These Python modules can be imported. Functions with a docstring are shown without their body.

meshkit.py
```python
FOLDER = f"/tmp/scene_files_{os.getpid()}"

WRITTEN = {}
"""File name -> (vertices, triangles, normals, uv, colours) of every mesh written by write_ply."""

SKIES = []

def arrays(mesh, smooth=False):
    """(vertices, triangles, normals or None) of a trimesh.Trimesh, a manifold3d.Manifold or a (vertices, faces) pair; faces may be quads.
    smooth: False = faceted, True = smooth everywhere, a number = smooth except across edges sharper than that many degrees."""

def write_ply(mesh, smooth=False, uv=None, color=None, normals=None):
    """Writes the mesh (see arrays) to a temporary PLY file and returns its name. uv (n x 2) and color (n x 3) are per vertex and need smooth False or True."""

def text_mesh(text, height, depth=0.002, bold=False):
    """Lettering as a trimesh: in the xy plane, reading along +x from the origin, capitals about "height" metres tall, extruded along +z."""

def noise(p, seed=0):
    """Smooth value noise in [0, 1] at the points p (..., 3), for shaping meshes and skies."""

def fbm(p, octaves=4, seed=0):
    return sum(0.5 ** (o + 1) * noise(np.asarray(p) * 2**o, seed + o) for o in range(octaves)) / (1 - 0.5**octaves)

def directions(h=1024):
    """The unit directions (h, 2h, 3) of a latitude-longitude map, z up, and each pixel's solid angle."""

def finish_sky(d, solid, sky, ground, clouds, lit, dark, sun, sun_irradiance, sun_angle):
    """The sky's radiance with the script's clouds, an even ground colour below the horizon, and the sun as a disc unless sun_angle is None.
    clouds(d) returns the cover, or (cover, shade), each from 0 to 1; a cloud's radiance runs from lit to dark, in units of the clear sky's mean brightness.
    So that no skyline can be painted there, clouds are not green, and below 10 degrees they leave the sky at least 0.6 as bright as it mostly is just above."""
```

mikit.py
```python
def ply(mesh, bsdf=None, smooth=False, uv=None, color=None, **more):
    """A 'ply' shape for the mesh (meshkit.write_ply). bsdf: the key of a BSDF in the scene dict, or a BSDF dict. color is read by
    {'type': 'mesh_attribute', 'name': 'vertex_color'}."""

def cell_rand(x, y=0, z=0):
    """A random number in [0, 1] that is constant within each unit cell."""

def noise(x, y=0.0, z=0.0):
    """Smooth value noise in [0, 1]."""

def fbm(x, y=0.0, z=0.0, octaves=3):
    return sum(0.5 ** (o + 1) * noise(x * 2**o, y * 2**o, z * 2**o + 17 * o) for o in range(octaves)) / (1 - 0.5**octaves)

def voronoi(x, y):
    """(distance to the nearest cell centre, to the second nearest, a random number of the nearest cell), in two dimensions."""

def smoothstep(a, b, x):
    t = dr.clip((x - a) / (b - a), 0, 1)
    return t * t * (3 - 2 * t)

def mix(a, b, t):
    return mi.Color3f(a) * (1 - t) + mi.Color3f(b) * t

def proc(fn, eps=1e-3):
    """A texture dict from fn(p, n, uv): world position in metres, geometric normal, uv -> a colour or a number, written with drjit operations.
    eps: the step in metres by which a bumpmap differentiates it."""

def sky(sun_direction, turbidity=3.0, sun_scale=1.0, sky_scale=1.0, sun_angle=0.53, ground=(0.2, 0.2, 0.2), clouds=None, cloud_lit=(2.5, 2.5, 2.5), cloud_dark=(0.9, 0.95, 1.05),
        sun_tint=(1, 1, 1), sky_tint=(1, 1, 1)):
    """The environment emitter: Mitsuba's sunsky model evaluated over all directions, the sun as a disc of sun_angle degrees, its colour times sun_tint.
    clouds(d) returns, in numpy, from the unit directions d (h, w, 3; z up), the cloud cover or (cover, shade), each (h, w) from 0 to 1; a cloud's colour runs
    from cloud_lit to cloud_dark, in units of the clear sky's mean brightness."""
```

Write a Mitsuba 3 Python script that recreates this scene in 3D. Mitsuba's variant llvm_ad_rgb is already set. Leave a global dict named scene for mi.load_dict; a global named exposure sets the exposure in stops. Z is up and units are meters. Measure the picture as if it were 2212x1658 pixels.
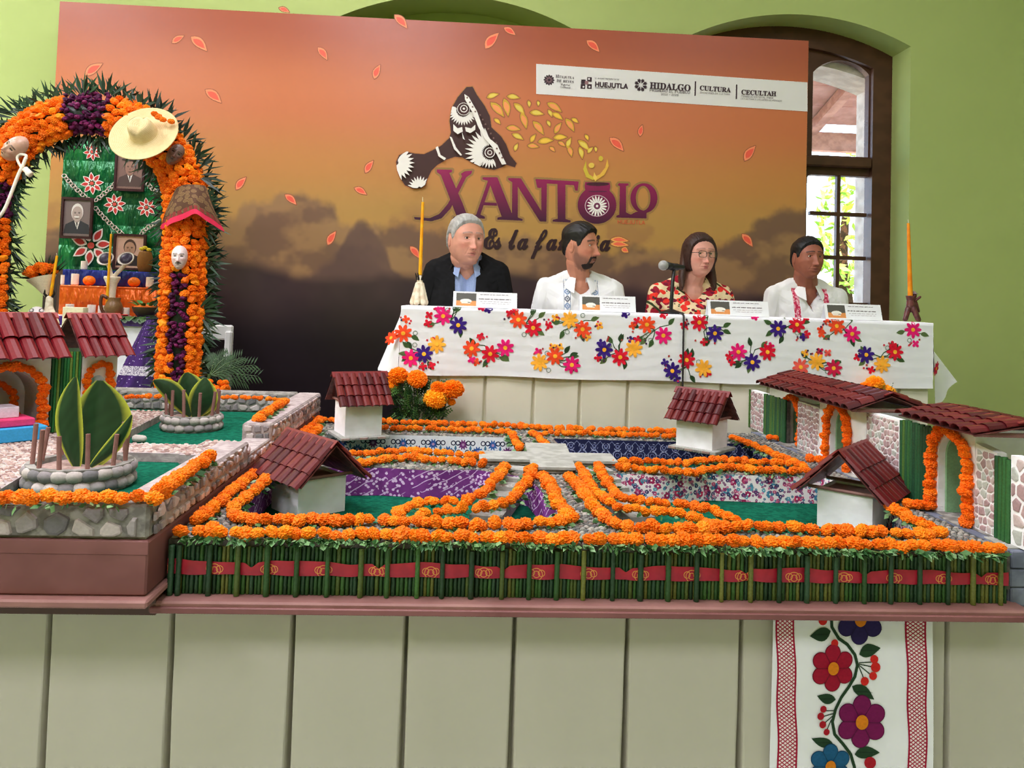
import math, random, glob
import numpy as np, trimesh, shapely, drjit as dr, mitsuba as mi
import manifold3d as m3
import shapely.geometry as sg, shapely.affinity as sa
from shapely.ops import unary_union
import mikit, meshkit
from mikit import proc, noise, fbm, voronoi, cell_rand, smoothstep, mix

T = mi.ScalarTransform4f
scene, labels = {'type': 'scene'}, {}
RNG = random.Random(7)
NPR = np.random.RandomState(7)

# ---------------------------------------------------------------- camera
FPX, YAW, PITCH, ROLL, HORIZON = 1700.0, math.radians(3.2), math.radians(2.4), 0.033, 652.0
EYE = np.array([0.0, 0.0, 1.46])
_d = np.array([math.sin(YAW) * math.cos(PITCH), math.cos(YAW) * math.cos(PITCH), math.sin(PITCH)])
_r = np.array([math.cos(YAW), -math.sin(YAW), 0.0])
_u = np.cross(_r, _d)
CR = math.cos(ROLL) * _r + math.sin(ROLL) * _u
CU = math.cos(ROLL) * _u - math.sin(ROLL) * _r
CD = _d
PX, PY = 1106.0, HORIZON - FPX * math.tan(PITCH)
_M = np.eye(4)
_M[:3, 0], _M[:3, 1], _M[:3, 2], _M[:3, 3] = -CR, CU, CD, EYE
scene['camera'] = {'type': 'perspective', 'fov': math.degrees(2 * math.atan(1106 / FPX)), 'fov_axis': 'x', 'near_clip': 0.05, 'far_clip': 200.0,
                   'principal_point_offset_x': 0.0, 'principal_point_offset_y': (829.0 - PY) / 1658.0,
                   'to_world': T(_M.tolist())}

# ---------------------------------------------------------------- sky, lamps, exposure
scene['sky'] = mikit.sky((-0.35, -0.75, 0.75), turbidity=4.0, sun_scale=14.0, sky_scale=30.0, ground=(0.35, 0.33, 0.3))
exposure = 0.0
LAMPS = [  # x, y, radiance of the ceiling panels
    (-4.2, -1.5, 24.0), (-0.87, -1.5, 19.0), (2.46, -1.5, 5.0),
    (-4.2, 1.3, 27.0), (-0.87, 1.3, 23.0), (2.46, 1.3, 4.0),
    (-4.2, 3.7, 16.0), (-0.87, 3.7, 6.0), (2.46, 3.7, 1.2)]
CEIL = 4.7
# ---------------------------------------------------------------- pixel helpers: where a sight line meets a plane of the room
def ray(u, v): return CD + CR * (u - PX) / FPX - CU * (v - PY) / FPX
def onz(u, v, z): d = ray(u, v); return EYE + d * (z - EYE[2]) / d[2]
def ony(u, v, y): d = ray(u, v); return EYE + d * (y - EYE[1]) / d[1]
def onx(u, v, x): d = ray(u, v); return EYE + d * (x - EYE[0]) / d[0]
def proj(p):
    q = np.asarray(p, float) - EYE
    z = q @ CD
    return PX + FPX * (q @ CR) / z, PY - FPX * (q @ CU) / z

# ---------------------------------------------------------------- scene bookkeeping
def S(r, g, b):
    c = np.array([r, g, b], float) / 255
    return tuple(float(x) for x in np.where(c < 0.04045, c / 12.92, ((c + 0.055) / 1.055) ** 2.4))
_count = {}
def uniq(base):
    n = _count.get(base, 0)
    _count[base] = n + 1
    return base if n == 0 else f'{base}_{n:03d}'
def shape(mesh, bsdf, smooth=False, color=None, uv=None):
    if len(mesh) > 2 and color is None: color = mesh[2]
    v, f = np.asarray(mesh[0], float), np.asarray(mesh[1], int)
    if color is not None:
        color = np.asarray(color, float)
        if color.ndim == 1: color = np.tile(color, (len(v), 1))
        if smooth not in (True, False): smooth = True
        if bsdf in PACKED and (color[f[:, 0]] == color[f[:, 1]]).all() and (color[f[:, 0]] == color[f[:, 2]]).all():
            # one colour per piece: carried in the texture coordinates (red and green in u, blue in v), so that pieces of one material join
            q = np.clip(color, 0, 1) ** (1 / 2.2)
            return mikit.ply((v, f), PACKED[bsdf], smooth, uv=np.c_[np.floor(q[:, 0] * 255) + 0.004 + 0.99 * q[:, 1], q[:, 2]])
        return mikit.ply((v, f), bsdf, smooth, color=color)
    if uv is not None: return mikit.ply((v, f), bsdf, bool(smooth), uv=uv)
    return mikit.ply((v, f), bsdf, smooth)
def thing(base, label, cat, group=None, kind=None):
    k = uniq(base)
    labels[k] = {'label': label, 'category': cat}
    if group: labels[k]['group'] = group
    if kind: labels[k]['kind'] = kind
    return k
def struct(base, mesh, bsdf, smooth=False, **kw):
    k = uniq(base)
    labels[k] = {'kind': 'structure'}
    if mesh is not None: scene[k] = shape(mesh, bsdf, smooth, **kw)
    return k
def body(k, mesh, bsdf, smooth=False, **kw): scene[k] = shape(mesh, bsdf, smooth, **kw); return k
def part(parent, name, mesh, bsdf, smooth=False, label=None, kind=None, **kw):
    k = uniq(f'{parent}__{name}')
    scene[k] = shape(mesh, bsdf, smooth, **kw)
    if label or kind: labels[k] = {}
    if label: labels[k]['label'] = label
    if kind: labels[k]['kind'] = kind
    return k
def copy_part(parent, name, sh, M):
    k = uniq(f'{parent}__{name}')
    scene[k] = {**sh, 'to_world': T(np.asarray(M).tolist())}
    return k

# ---------------------------------------------------------------- meshes: (V, F) or (V, F, C)
def cat(ms):
    V, F, C, n, has = [], [], [], 0, any(len(m) > 2 for m in ms)
    for m in ms:
        V.append(np.asarray(m[0], float)); F.append(np.asarray(m[1], int) + n); n += len(m[0])
        if has: C.append(np.broadcast_to(np.asarray(m[2] if len(m) > 2 else (0.5, 0.5, 0.5), float), (len(m[0]), 3)))
    return (np.vstack(V), np.vstack(F), np.vstack(C)) if has else (np.vstack(V), np.vstack(F))
def paint(m, c):
    return (m[0], m[1], np.tile(np.asarray(c, float), (len(m[0]), 1)))
def tm(t): return (np.array(t.vertices), np.array(t.faces))
def mf(m):
    q = m.to_mesh()
    return (np.array(q.vert_properties[:, :3], float), np.array(q.tri_verts, int))
def to_mf(m): return m3.Manifold(m3.Mesh(np.asarray(m[0], np.float32), np.asarray(m[1], np.uint32)))
def xf(m, M):
    M = np.asarray(M)
    return (np.asarray(m[0]) @ M[:3, :3].T + M[:3, 3], m[1], *m[2:])
def Rz(a): c, s = math.cos(a), math.sin(a); return np.array([[c, -s, 0, 0], [s, c, 0, 0], [0, 0, 1, 0], [0, 0, 0, 1.0]])
def Rx(a): c, s = math.cos(a), math.sin(a); return np.array([[1, 0, 0, 0], [0, c, -s, 0], [0, s, c, 0], [0, 0, 0, 1.0]])
def Ry(a): c, s = math.cos(a), math.sin(a); return np.array([[c, 0, s, 0], [0, 1, 0, 0], [-s, 0, c, 0], [0, 0, 0, 1.0]])
def Tr(x, y=None, z=None):
    if y is None: x, y, z = x
    M = np.eye(4); M[:3, 3] = (x, y, z); return M
def Sc(x, y=None, z=None): return np.diag([x, x if y is None else y, x if z is None else z, 1.0])
def frame(o, ex, ey, ez):
    M = np.eye(4); M[:3, 0], M[:3, 1], M[:3, 2], M[:3, 3] = ex, ey, ez, o; return M
def bx(x0, x1, y0, y1, z0, z1, b=0.0):
    if b <= 0:
        t = trimesh.creation.box((abs(x1 - x0), abs(y1 - y0), abs(z1 - z0)))
        return xf(tm(t), Tr((x0 + x1) / 2, (y0 + y1) / 2, (z0 + z1) / 2))
    P = []
    for sx in (0, 1):
        for sy in (0, 1):
            for sz in (0, 1):
                c = np.array([(x0, x1)[sx], (y0, y1)[sy], (z0, z1)[sz]], float)
                d = np.array([1 - 2 * sx, 1 - 2 * sy, 1 - 2 * sz]) * b
                for k in range(3):
                    e = d.copy(); e[k] = 0
                    P.append(c + e)
    return mf(m3.Manifold.hull_points(np.array(P)))
def tube(pts, r, n=8, cap=True):
    p = np.asarray(pts, float)
    r = np.broadcast_to(np.asarray(r, float), (len(p),))
    t = np.gradient(p, axis=0); t /= np.linalg.norm(t, axis=1, keepdims=True) + 1e-12
    a = np.cross(t[0], (0, 0, 1) if abs(t[0][2]) < 0.9 else (1, 0, 0)); a /= np.linalg.norm(a)
    A = []
    for k in range(len(p)):
        a = a - t[k] * (a @ t[k]); a /= np.linalg.norm(a) + 1e-12
        A.append(a)
    A = np.array(A); B = np.cross(t, A)
    g = np.arange(n) * 2 * np.pi / n
    V = p[:, None] + r[:, None, None] * (np.cos(g)[None, :, None] * A[:, None] + np.sin(g)[None, :, None] * B[:, None])
    i, j = np.meshgrid(np.arange(len(p) - 1), np.arange(n), indexing='ij')
    q = np.stack([i * n + j, i * n + (j + 1) % n, (i + 1) * n + (j + 1) % n, (i + 1) * n + j], -1).reshape(-1, 4)
    F = np.vstack([q[:, [0, 1, 2]], q[:, [0, 2, 3]]])
    V = V.reshape(-1, 3)
    if cap:
        m = len(V); V = np.vstack([V, p[0], p[-1]]); j = np.arange(n)
        F = np.vstack([F, np.stack([np.full(n, m), (j + 1) % n, j], -1), np.stack([np.full(n, m + 1), (len(p) - 1) * n + j, (len(p) - 1) * n + (j + 1) % n], -1)])
    return (V, F)
def lathe(prof, n=24):
    """profile of (radius, height) from bottom to top, closed at the axis"""
    p = [(max(r, 1e-4), z) for r, z in prof]
    return tube_z(np.array(p), n)
def tube_z(p, n):
    g = np.arange(n) * 2 * np.pi / n
    V = np.stack([np.outer(p[:, 0], np.cos(g)), np.outer(p[:, 0], np.sin(g)), np.repeat(p[:, 1:2], n, 1)], -1).reshape(-1, 3)
    i, j = np.meshgrid(np.arange(len(p) - 1), np.arange(n), indexing='ij')
    q = np.stack([i * n + j, i * n + (j + 1) % n, (i + 1) * n + (j + 1) % n, (i + 1) * n + j], -1).reshape(-1, 4)
    F = np.vstack([q[:, [0, 1, 2]], q[:, [0, 2, 3]]])
    m = len(V); V = np.vstack([V, (0, 0, p[0, 1]), (0, 0, p[-1, 1])]); j = np.arange(n); k = (len(p) - 1) * n
    return (V, np.vstack([F, np.stack([np.full(n, m), (j + 1) % n, j], -1), np.stack([np.full(n, m + 1), k + j, k + (j + 1) % n], -1)]))
_ico = {}
def ball(sub=2, r=1.0, c=(0, 0, 0)):
    if sub not in _ico: _ico[sub] = tm(trimesh.creation.icosphere(sub))
    s = np.asarray(r, float)
    return (_ico[sub][0] * s + np.asarray(c), _ico[sub][1])
def tri2d(poly):
    """triangles of a shapely polygon (or several)"""
    ms = []
    for g in getattr(poly, 'geoms', [poly]):
        if g.is_empty or g.geom_type != 'Polygon' or g.area < 1e-12: continue
        v, f = trimesh.creation.triangulate_polygon(g, engine='earcut')
        ms.append((np.c_[v, np.zeros(len(v))], np.array(f)))
    return cat(ms)
def prism(poly, h):
    return cat([tm(trimesh.creation.extrude_polygon(g, h, engine='earcut')) for g in getattr(poly, 'geoms', [poly]) if g.geom_type == 'Polygon' and g.area > 1e-12])
def dense(m, edge):
    v, f = trimesh.remesh.subdivide_to_size(m[0], m[1], edge, max_iter=12)
    return (v, f)
def gridmesh(fn, nu, nv):
    u, v = np.meshgrid(np.linspace(0, 1, nu), np.linspace(0, 1, nv), indexing='ij')
    V = fn(u.ravel(), v.ravel())
    i, j = np.meshgrid(np.arange(nu - 1), np.arange(nv - 1), indexing='ij')
    q = np.stack([i * nv + j, (i + 1) * nv + j, (i + 1) * nv + j + 1, i * nv + j + 1], -1).reshape(-1, 4)
    return (np.asarray(V), np.vstack([q[:, [0, 1, 2]], q[:, [0, 2, 3]]])), np.stack([u.ravel(), v.ravel()], -1)
def spheres_hull(S_, n=12):
    return m3.Manifold.hull_points(np.vstack([ball(1 if n <= 12 else 2, r, c)[0] for c, r in S_]))
def blob(chains, edge, iters=8):
    """chains: lists of (centre, radius) hulled pairwise and joined into one smooth skin"""
    parts = []
    for ch in chains:
        if len(ch) == 1: parts.append(spheres_hull(ch)); continue
        for a, b in zip(ch[:-1], ch[1:]): parts.append(spheres_hull([a, b]))
    M = m3.Manifold.batch_boolean(parts, m3.OpType.Add).refine_to_length(edge)
    v, f = mf(M)
    t = trimesh.Trimesh(v, f, process=True)
    trimesh.smoothing.filter_taubin(t, iterations=iters)
    return tm(t)
def spline(P, n):
    P = np.asarray(P, float)
    d = np.r_[0, np.cumsum(np.linalg.norm(np.diff(P, axis=0), axis=1))]
    from scipy.interpolate import PchipInterpolator
    t = np.linspace(0, d[-1], n)
    return np.stack([PchipInterpolator(d, P[:, k])(t) for k in range(P.shape[1])], -1)
def along(P, step, jit=0.0):
    P = spline(P, 400) if len(P) > 2 else np.array([np.asarray(P[0]) * (1 - t) + np.asarray(P[1]) * t for t in np.linspace(0, 1, 200)])
    d = np.r_[0, np.cumsum(np.linalg.norm(np.diff(P, axis=0), axis=1))]
    n = max(int(round(d[-1] / step)), 1)
    t = np.linspace(0, d[-1], n + 1)
    return np.stack([np.interp(t, d, P[:, k]) for k in range(3)], -1)
_fonts = {}
def glyphs(text, height, font='Inter', bold=0):
    """lettering as a shapely shape, capitals about height tall, baseline at the origin"""
    from PIL import Image, ImageDraw, ImageFont
    if font not in _fonts: _fonts[font] = ImageFont.truetype(glob.glob(f'/opt/blender-*/*/datafiles/fonts/{font}*.woff2')[0], 96)
    ft = _fonts[font]
    x0, y0, x1, y1 = ft.getbbox(text, anchor='ls', stroke_width=bold)
    im = Image.new('L', (x1 - x0 + 8, y1 - y0 + 8))
    ImageDraw.Draw(im).text((4 - x0, 4 - y0), text, 255, font=ft, anchor='ls', stroke_width=bold)
    on = np.pad(np.asarray(im) > 127, ((0, 0), (1, 1))).astype(np.int8)
    rows, st = np.nonzero(np.diff(on, axis=1) == 1)
    en = np.nonzero(np.diff(on, axis=1) == -1)[1]
    shp = unary_union(shapely.box(st, -rows - 1, en, -rows)).buffer(0.6).buffer(-0.6).simplify(0.8)
    s = height / 70.0
    return sa.affine_transform(shp, [s, 0, 0, s, -4 * s, (4 - y0) * s])
def mathbold(t, a=0x1D400):
    return ''.join(chr(a + ord(c) - 65) if 'A' <= c <= 'Z' else chr(a + 26 + ord(c) - 97) if 'a' <= c <= 'z' else c for c in t)
def petalflower(n, r, r0=0.25, w=0.36, rot=0.0, notch=0):
    out = []
    for k in range(n):
        e = sa.scale(sg.Point(0, 0).buffer(1, 6), r * (1 - r0) / 2, r * w)
        out.append(sa.rotate(sa.translate(e, r * (1 + r0) / 2, 0), math.degrees(rot) + 360 * k / n, origin=(0, 0)))
    return unary_union(out + [sg.Point(0, 0).buffer(r * (r0 + 0.12), 6)])
def leaf2d(L, w, bend=0.0):
    t = np.linspace(0, 1, 9)
    h = w * np.sin(np.pi * t ** 0.8) / 2
    b = bend * np.sin(np.pi * t)
    return sg.Polygon(np.r_[np.c_[t * L, b + h], np.c_[t[::-1] * L, b[::-1] - h[::-1]]]).buffer(0)

# ---------------------------------------------------------------- materials
def mat(name, d, two=True):
    scene[name] = {'type': 'twosided', 'bsdf': d} if two else d
    return name
def rgb(c): return {'type': 'rgb', 'value': [float(x) for x in c]}
def prin(color, rough=0.6, spec=0.4, **kw):
    return {'type': 'principled', 'base_color': color if isinstance(color, dict) else rgb(color), 'roughness': rough, 'specular': spec, **kw}
def bump(d, fn, scale=1.0, eps=1e-3):
    return {'type': 'bumpmap', 'arbitrary': proc(fn, eps), 'scale': scale, 'bsdf': d}
VC = {'type': 'mesh_attribute', 'name': 'vertex_color'}
PACKED = {'vc': 'piece_matte', 'vc_gloss': 'piece_gloss', 'vc_leaf': 'piece_leaf', 'vc_matte': 'piece_matte', 'ink': 'piece_ink', 'vc_petal': 'piece_petal'}
def unpack(amp, sc):
    def f(p, n, uv):
        r = dr.floor(uv.x)
        c = dr.power(dr.maximum(mi.Color3f(r / 255, (uv.x - r - 0.004) / 0.99, uv.y), 0), 2.2)
        return c * (1 - amp + 2 * amp * fbm(p.x * sc, p.y * sc, p.z * sc, 3)) if amp else c
    return f
mat('piece_matte', prin(proc(unpack(0.16, 220.0)), 0.75, 0.25))
mat('piece_gloss', prin(proc(unpack(0.16, 120.0)), 0.36, 0.35))
mat('piece_leaf', prin(proc(unpack(0.25, 260.0)), 0.42, 0.45))
mat('piece_ink', prin(proc(unpack(0, 0)), 0.45, 0.3))
mat('piece_petal', prin(proc(unpack(0.55, 420.0)), 0.6, 0.25, sheen=0.3))
mat('vc', prin(VC, 0.75, 0.25))
mat('vc_gloss', prin(VC, 0.32, 0.5))
mat('vc_matte', {'type': 'diffuse', 'reflectance': VC})
mat('vc_skin', prin(VC, 0.5, 0.35))
mat('vc_leaf', prin(VC, 0.42, 0.45))
mat('vc_hair', prin(VC, 0.45, 0.35))
for nm, c, r in [('black_metal', S(22, 22, 24), 0.35), ('black_plastic', S(26, 26, 28), 0.5), ('dark_wood', S(70, 42, 30), 0.5), ('white_paint', S(222, 222, 222), 0.45), ('grey_metal', S(150, 150, 150), 0.3)]:
    mat(nm, prin(c, r, 0.5))
def noisy(name, c1, c2, sc=30.0, rough=0.7, spec=0.3, bsc=None, bh=0.0, two=True):
    def f(p, n, uv): return mix(c1, c2, smoothstep(0.3, 0.7, fbm(p.x * sc, p.y * sc, p.z * sc, 4)))
    d = prin(proc(f), rough, spec)
    if bsc:
        def g(p, n, uv): return fbm(p.x * bsc, p.y * bsc, p.z * bsc, 3)
        d = bump(d, g, bh)
    return mat(name, d, two)
noisy('green_wall', S(178, 192, 122), S(172, 187, 118), 1.3, 0.8, 0.2, 9.0, 0.004)
noisy('ceiling_paint', S(232, 234, 236), S(226, 228, 230), 1.0, 0.9, 0.1)
noisy('floor_tile', S(168, 168, 170), S(152, 152, 156), 3.0, 0.4, 0.4)
noisy('stage_carpet', S(46, 44, 46), S(36, 34, 36), 20.0, 0.95, 0.1)
noisy('wood_frame', S(86, 54, 38), S(74, 46, 32), 14.0, 0.45, 0.4)
noisy('red_wood', S(128, 82, 80), S(112, 68, 66), 7.0, 0.5, 0.35, 60.0, 0.001)
noisy('pink_wood', S(150, 108, 102), S(134, 92, 88), 9.0, 0.55, 0.35, 80.0, 0.001)
noisy('plaster', S(240, 240, 244), S(230, 229, 232), 24.0, 0.85, 0.2, 140.0, 0.0012)
noisy('felt', S(14, 92, 70), S(9, 74, 56), 90.0, 0.95, 0.1, 700.0, 0.0008)
noisy('mortar', S(172, 160, 158), S(146, 132, 132), 60.0, 0.9, 0.1, 300.0, 0.0015)
noisy('mortar_grey', S(150, 146, 140), S(112, 108, 104), 60.0, 0.9, 0.1, 300.0, 0.0015)
noisy('cobble_bed', S(92, 88, 80), S(66, 64, 60), 90.0, 0.9, 0.1)
noisy('grey_stone', S(164, 164, 158), S(144, 144, 138), 40.0, 0.8, 0.2, 200.0, 0.0008)
noisy('blue_grey_block', S(118, 124, 140), S(96, 102, 118), 30.0, 0.7, 0.2, 120.0, 0.001)
noisy('pink_cobble', S(166, 142, 134), S(136, 110, 104), 70.0, 0.85, 0.2)
noisy('clay_dark', S(104, 54, 54), S(74, 36, 38), 60.0, 0.4, 0.4)
noisy('clay_white', S(232, 222, 200), S(206, 186, 160), 60.0, 0.6, 0.3)
noisy('wax_yellow', S(244, 180, 20), S(236, 150, 10), 30.0, 0.45, 0.4)
noisy('wax_orange', S(240, 150, 20), S(228, 124, 10), 30.0, 0.45, 0.4)
noisy('terrace_stone', S(214, 204, 190), S(190, 178, 164), 5.0, 0.9, 0.1, 30.0, 0.01)
noisy('soil', S(70, 48, 36), S(50, 34, 26), 80.0, 0.95, 0.05)
def weave(p, n, uv): return dr.sin(p.x * 2600 + p.y * 2600) * dr.sin(p.z * 2600) * 0.5
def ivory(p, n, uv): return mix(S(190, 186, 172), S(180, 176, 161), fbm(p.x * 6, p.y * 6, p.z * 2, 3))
mat('ivory_cloth_dim', prin(proc(ivory), 0.7, 0.3, sheen=0.3))  # front skirt: its weaker light is put into a darker ivory
def ivory_lit(p, n, uv): return mix(S(222, 219, 202), S(213, 209, 190), fbm(p.x * 6, p.y * 6, p.z * 2, 3))
mat('ivory_cloth_lit', prin(proc(ivory_lit), 0.7, 0.3, sheen=0.3))  # lit copy of the ivory cloth for the brighter head table skirt
def whitec(p, n, uv): return mix(S(232, 233, 238), S(224, 225, 230), fbm(p.x * 9, p.y * 9, p.z * 9, 3))
mat('white_cloth', prin(proc(whitec), 0.8, 0.2, sheen=0.3))
mat('glass_pane', {'type': 'thindielectric', 'int_ior': 1.5}, two=False)
mat('candle_glass', {'type': 'thindielectric', 'int_ior': 1.5}, two=False)
# ---------------------------------------------------------------- the room
YW, REC = 4.86, 0.30            # face of the back wall, depth of its window niches
STAGE = 0.677
def arch2d(x0, x1, zs, rise, z0):
    """an opening from z0 up to the spring line zs with a flat segmental arch on top"""
    c, h = (x0 + x1) / 2, (x1 - x0) / 2
    R = (h * h + rise * rise) / (2 * rise)
    a = math.asin(h / R)
    t = np.linspace(-a, a, 25)
    return sg.Polygon([(x0, z0)] + [(c + R * math.sin(k), zs + rise - R + R * math.cos(k)) for k in t] + [(x1, z0)])
def upright(m, y):
    """a prism drawn in (x, z) with its thickness along +y from y"""
    v = m[0]
    return (np.c_[v[:, 0], y + v[:, 2], v[:, 1]], m[1][:, ::-1], *m[2:])
NICHE = [arch2d(1.36, 2.80, 3.19, 0.17, STAGE), arch2d(-0.85, 0.60, 3.19, 0.17, STAGE)]
wall2 = sg.box(-5.6, 0, 5.2, CEIL).difference(unary_union(NICHE))
struct('wall_back', upright(prism(wall2, REC), YW), 'green_wall')
struct('wall_left', bx(-5.8, -5.6, -4.2, YW + REC, 0, CEIL), 'green_wall')
struct('wall_right', bx(5.2, 5.4, -4.2, YW + REC, 0, CEIL), 'green_wall')
struct('wall_front', bx(-5.8, 5.4, -4.4, -4.2, 0, CEIL), 'green_wall')
struct('floor', bx(-5.8, 5.4, -4.4, YW + REC, -0.1, 0), 'floor_tile')
struct('ceiling', bx(-5.8, 5.4, -4.4, YW + REC, CEIL, CEIL + 0.1), 'ceiling_paint')
struct('trim_stage', bx(-3.9, 4.4, 3.46, YW, 0, STAGE, 0.01), 'stage_carpet')
YF = YW + REC - 0.03
# closed back of the hidden niche, and the glazed door in the visible one
struct('wall_niche', upright(prism(arch2d(-0.87, 0.62, 3.2, 0.17, STAGE), 0.03), YF + 0.03), 'green_wall')
w1 = struct('window_1', None, None)
OUT = arch2d(1.36, 2.80, 3.19, 0.17, STAGE)
# sash openings measured on the frame plane
def fp(u, v): p = ony(u, v, YF); return p[0], p[2]
xa, za = fp(1752, 335); xb, _ = fp(1870, 335); _, zt = fp(1812, 128)
xL, xR = xa, fp(1871, 500)[0]
up_top = arch2d(xL, xR, zt - 0.10, 0.09, za)
zl0, zl1 = fp(1800, 652)[1], fp(1800, 379)[1]
lower = sg.box(xL, zl0 + 0.03, xR, zl1 - 0.03).buffer(0.03, 6)
mx = 2.08                        # meeting stile: the left leaf mirrors the right one behind the banner
def mir(g): return sa.scale(g, -1, 1, origin=(mx, 0))
holes = unary_union([up_top, lower, mir(up_top), mir(lower)])
part(w1, 'outer_frame', upright(prism(OUT.difference(OUT.buffer(-0.13)), 0.10), YF - 0.05), 'wood_frame')
part(w1, 'sash', upright(prism(OUT.buffer(-0.125).difference(holes), 0.055), YF - 0.01), 'wood_frame')
zr = fp(1800, 352)[1]
part(w1, 'transom_rail', bx(1.5, 2.66, YF - 0.07, YF - 0.01, zr - 0.035, zr + 0.03, 0.008), 'wood_frame')
for sx in (lambda a: a, lambda a: 2 * mx - a):
    for g in (0.5,):
        xm = sx(xL + (xR - xL) * g)
        part(w1, 'glazing_bar', bx(xm - 0.012, xm + 0.012, YF - 0.005, YF + 0.035, zl0, zl1, 0.003), 'wood_frame')
    for v in (462, 556):
        z = fp(1810, v)[1]
        a, b = sorted((sx(xL), sx(xR)))
        part(w1, 'glazing_bar', bx(a, b, YF - 0.005, YF + 0.035, z - 0.012, z + 0.012, 0.003), 'wood_frame')
    a, b = sorted((sx(xL), sx(xR)))
    for z0, z1 in ((za - 0.01, zt + 0.01), (zl0 - 0.01, zl1 + 0.01)):
        part(w1, 'pane', ([(a, YF + 0.02, z0), (b, YF + 0.02, z0), (b, YF + 0.02, z1), (a, YF + 0.02, z1)], [[0, 1, 2], [0, 2, 3]]), 'glass_pane')
part(w1, 'sill_rail', bx(1.5, 2.66, YF - 0.03, YF + 0.05, zl0 - 0.09, zl0 - 0.01, 0.006), 'wood_frame')

# outside: stone surround, porch with rafters and boards, a post, a tree
noisy('porch_boards', S(206, 160, 150), S(180, 130, 120), 6.0, 0.8, 0.2)
noisy('porch_beam', S(196, 150, 138), S(168, 122, 112), 10.0, 0.8, 0.2)
noisy('stone_light', S(232, 220, 204), S(206, 192, 176), 16.0, 0.9, 0.1, 60.0, 0.004)
st = thing('stone_surround', 'pale stone arch outside the upper window pane', 'stone arch')
sx1 = ony(1846, 420, YW + REC + 0.36)[0]
ring = arch2d(1.25, 3.05, 3.25, 0.17, 0.0).difference(arch2d(2 * mx - sx1, sx1, ony(1847, 196, YW + REC + 0.06)[2] + 0.05, 0.13, -0.1))
body(st, upright(prism(ring, 0.3), YW + REC + 0.05), 'stone_light')
struct('floor_porch', bx(-4, 9, YW + REC, 16, -0.1, 0.3), 'terrace_stone')
pr = thing('porch_roof', 'pinkish board porch roof on sloping rafters seen through the upper pane', 'porch roof')
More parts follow.
